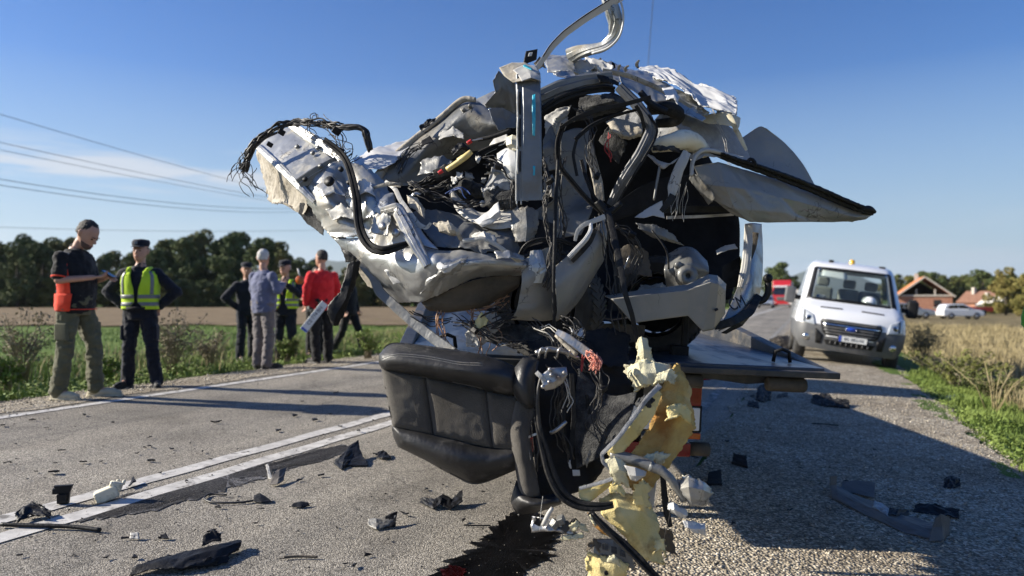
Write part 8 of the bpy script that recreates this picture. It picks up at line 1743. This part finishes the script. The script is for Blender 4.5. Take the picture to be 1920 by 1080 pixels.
# leafy ground weeds: broad leaves close to the left road edge
def clover(name, n, uf, vf, zf, size, seed, mat, label):
    r = np.random.RandomState(seed); u, v_ = uf(r, n), vf(r, n); x = u * CA + v_ * SA; y = -u * SA + v_ * CA; z = np.interp(u, PU, PZ) + zf(r, u, v_, n)
    p = np.stack([x, y, z], -1); a = r.normal(size=(n, 3)) * .5 + np.array((0, 0, 1)); a /= np.linalg.norm(a, axis=1)[:, None]; b = np.cross(a, r.normal(size=(n, 3))); b /= np.linalg.norm(b, axis=1)[:, None]; c = np.cross(a, b); s = (size * r.uniform(.5, 1.4, n))[:, None]
    V_ = np.stack([p - b * s, p + c * s * .6, p + b * s, p - c * s * .6], 1).reshape(-1, 3); o = link(name, fastmesh(name, V_, np.arange(n * 4).reshape(-1, 4)), mat); o['kind'] = 'stuff'; return tag(o, label, 'plants')
clover('ground_weeds', 26000, lambda r, n: -7.5 - 2.2 * r.uniform(0, 1, n), lambda r, n: r.uniform(0, 24, n), lambda r, u, v, n: np.clip(.5 + pn(np.stack([u * 1.2, v * 1.2, 0 * u], -1)), 0, 1) * .2 * r.uniform(0, 1, n), .025, 11, m_grass, 'low leafy weeds along the left road edge')
clover('ground_weeds', 14000, lambda r, n: 1.6 + 1.2 * r.uniform(0, 1, n), lambda r, n: r.uniform(2, 14, n), lambda r, u, v, n: np.clip(.4 + pn(np.stack([u * 1.2, v * 1.2, 0 * u], -1)), 0, 1) * .16 * r.uniform(0, 1, n), .02, 12, m_grass, 'low leafy weeds on the right verge')
# dry weed bushes and the bare shrub by the van
def weed(label, px, d, h, seed, n=26, mat=m_weed, spread=.5, leaves=260, lm=None, name='dry_weed_bush'):
    r = np.random.RandomState(seed); p = P(px, 560, d); g = gz(p[0], d); e = empty(name, (p[0], d, g)); tag(e, label, 'shrub')
    st = MB(); tips = []
    for i in range(n):
        a = r.uniform(0, 6.28); l = r.uniform(.2, 1) * spread * h; hh = h * r.uniform(.55, 1)
        m_ = Vector((l * .35 * math.cos(a), l * .35 * math.sin(a), hh * .55)); t = Vector((l * math.cos(a), l * math.sin(a), hh)); st.tube([(r.normal() * .04, r.normal() * .04, -.05), m_, t], [.008, .006, .003], 5); tips += [m_.lerp(t, q) for q in r.uniform(0, 1, 6)]
        for q in range(3):
            b0 = m_.lerp(t, r.uniform(.1, .8)); st.tube([b0, b0 + Vector((r.normal() * .1, r.normal() * .1, r.uniform(.03, .14))) * h], [.004, .002], 4)
    st.build('stems', mat, e, True, False)
    if leaves:
        tp = np.array([tuple(q) for q in tips]); v, f = leaf_cloud(r, tp, [.09 * h] * len(tp), leaves, .022); o = link('leaves', fastmesh('leaves', v, f), lm or mat, e, False)
    return e
weed('tall dry weed clump behind the legs of the man in olive trousers', 45, 10.2, 1.05, 1, leaves=900)
weed('dry weed clump just right of the policewoman', 325, 10.4, 1.0, 2, leaves=900)
weed('thin dry weeds between the policewoman and the group', 395, 11.4, .7, 3, leaves=500)
weed('green leafy clump at the left picture edge', 15, 8.8, .5, 4, leaves=1500, lm=m_grass, name='leafy_clump')
weed('green leafy clump behind the policewoman', 200, 9.6, .4, 5, leaves=1500, lm=m_grass, name='leafy_clump')
weed('olive shrub in the ditch to the right of the van', 1795, 12.5, .72, 6, 40, leaves=2600, lm=m_leafy, spread=1.3, name='dark_shrub')
weed('second olive shrub in the ditch nearer the picture edge', 1865, 11.2, .6, 7, 34, leaves=1800, lm=m_leafy, spread=1.2, name='dark_shrub')
weed('bare pale twigs standing in the ditch by the worker', 1862, 9.6, .9, 8, 12, leaves=0, spread=.7, mat=m_dryg, name='bare_shrub')
weed('bushy dry weed behind the van mirror', 1730, 16.5, 1.1, 9, leaves=1400, lm=m_dryg)
weed('green leafy clump behind the group of men', 540, 12.0, .45, 10, leaves=1400, lm=m_grass, name='leafy_clump')
weed('green leafy clump to the right of the group', 690, 12.6, .5, 13, leaves=1400, lm=m_grass, name='leafy_clump')
# ================================================================= the air
hb = MB().box((0, 3000, 335), (30000, 26000, 690)).build('haze', [])
hb['kind'] = 'stuff'; tag(hb, 'thin pale autumn haze over the whole plain', 'haze')
mh = bpy.data.materials.new('haze_air'); mh.use_nodes = True; mh.node_tree.nodes.clear()
ho = mh.node_tree.nodes.new('ShaderNodeOutputMaterial'); hv = mh.node_tree.nodes.new('ShaderNodeVolumePrincipled')
hv.inputs['Density'].default_value = 6e-5; hv.inputs['Color'].default_value = (.80, .88, .96, 1); hv.inputs['Anisotropy'].default_value = .2
mh.node_tree.links.new(hv.outputs[0], ho.inputs['Volume']); hb.data.materials.append(mh)
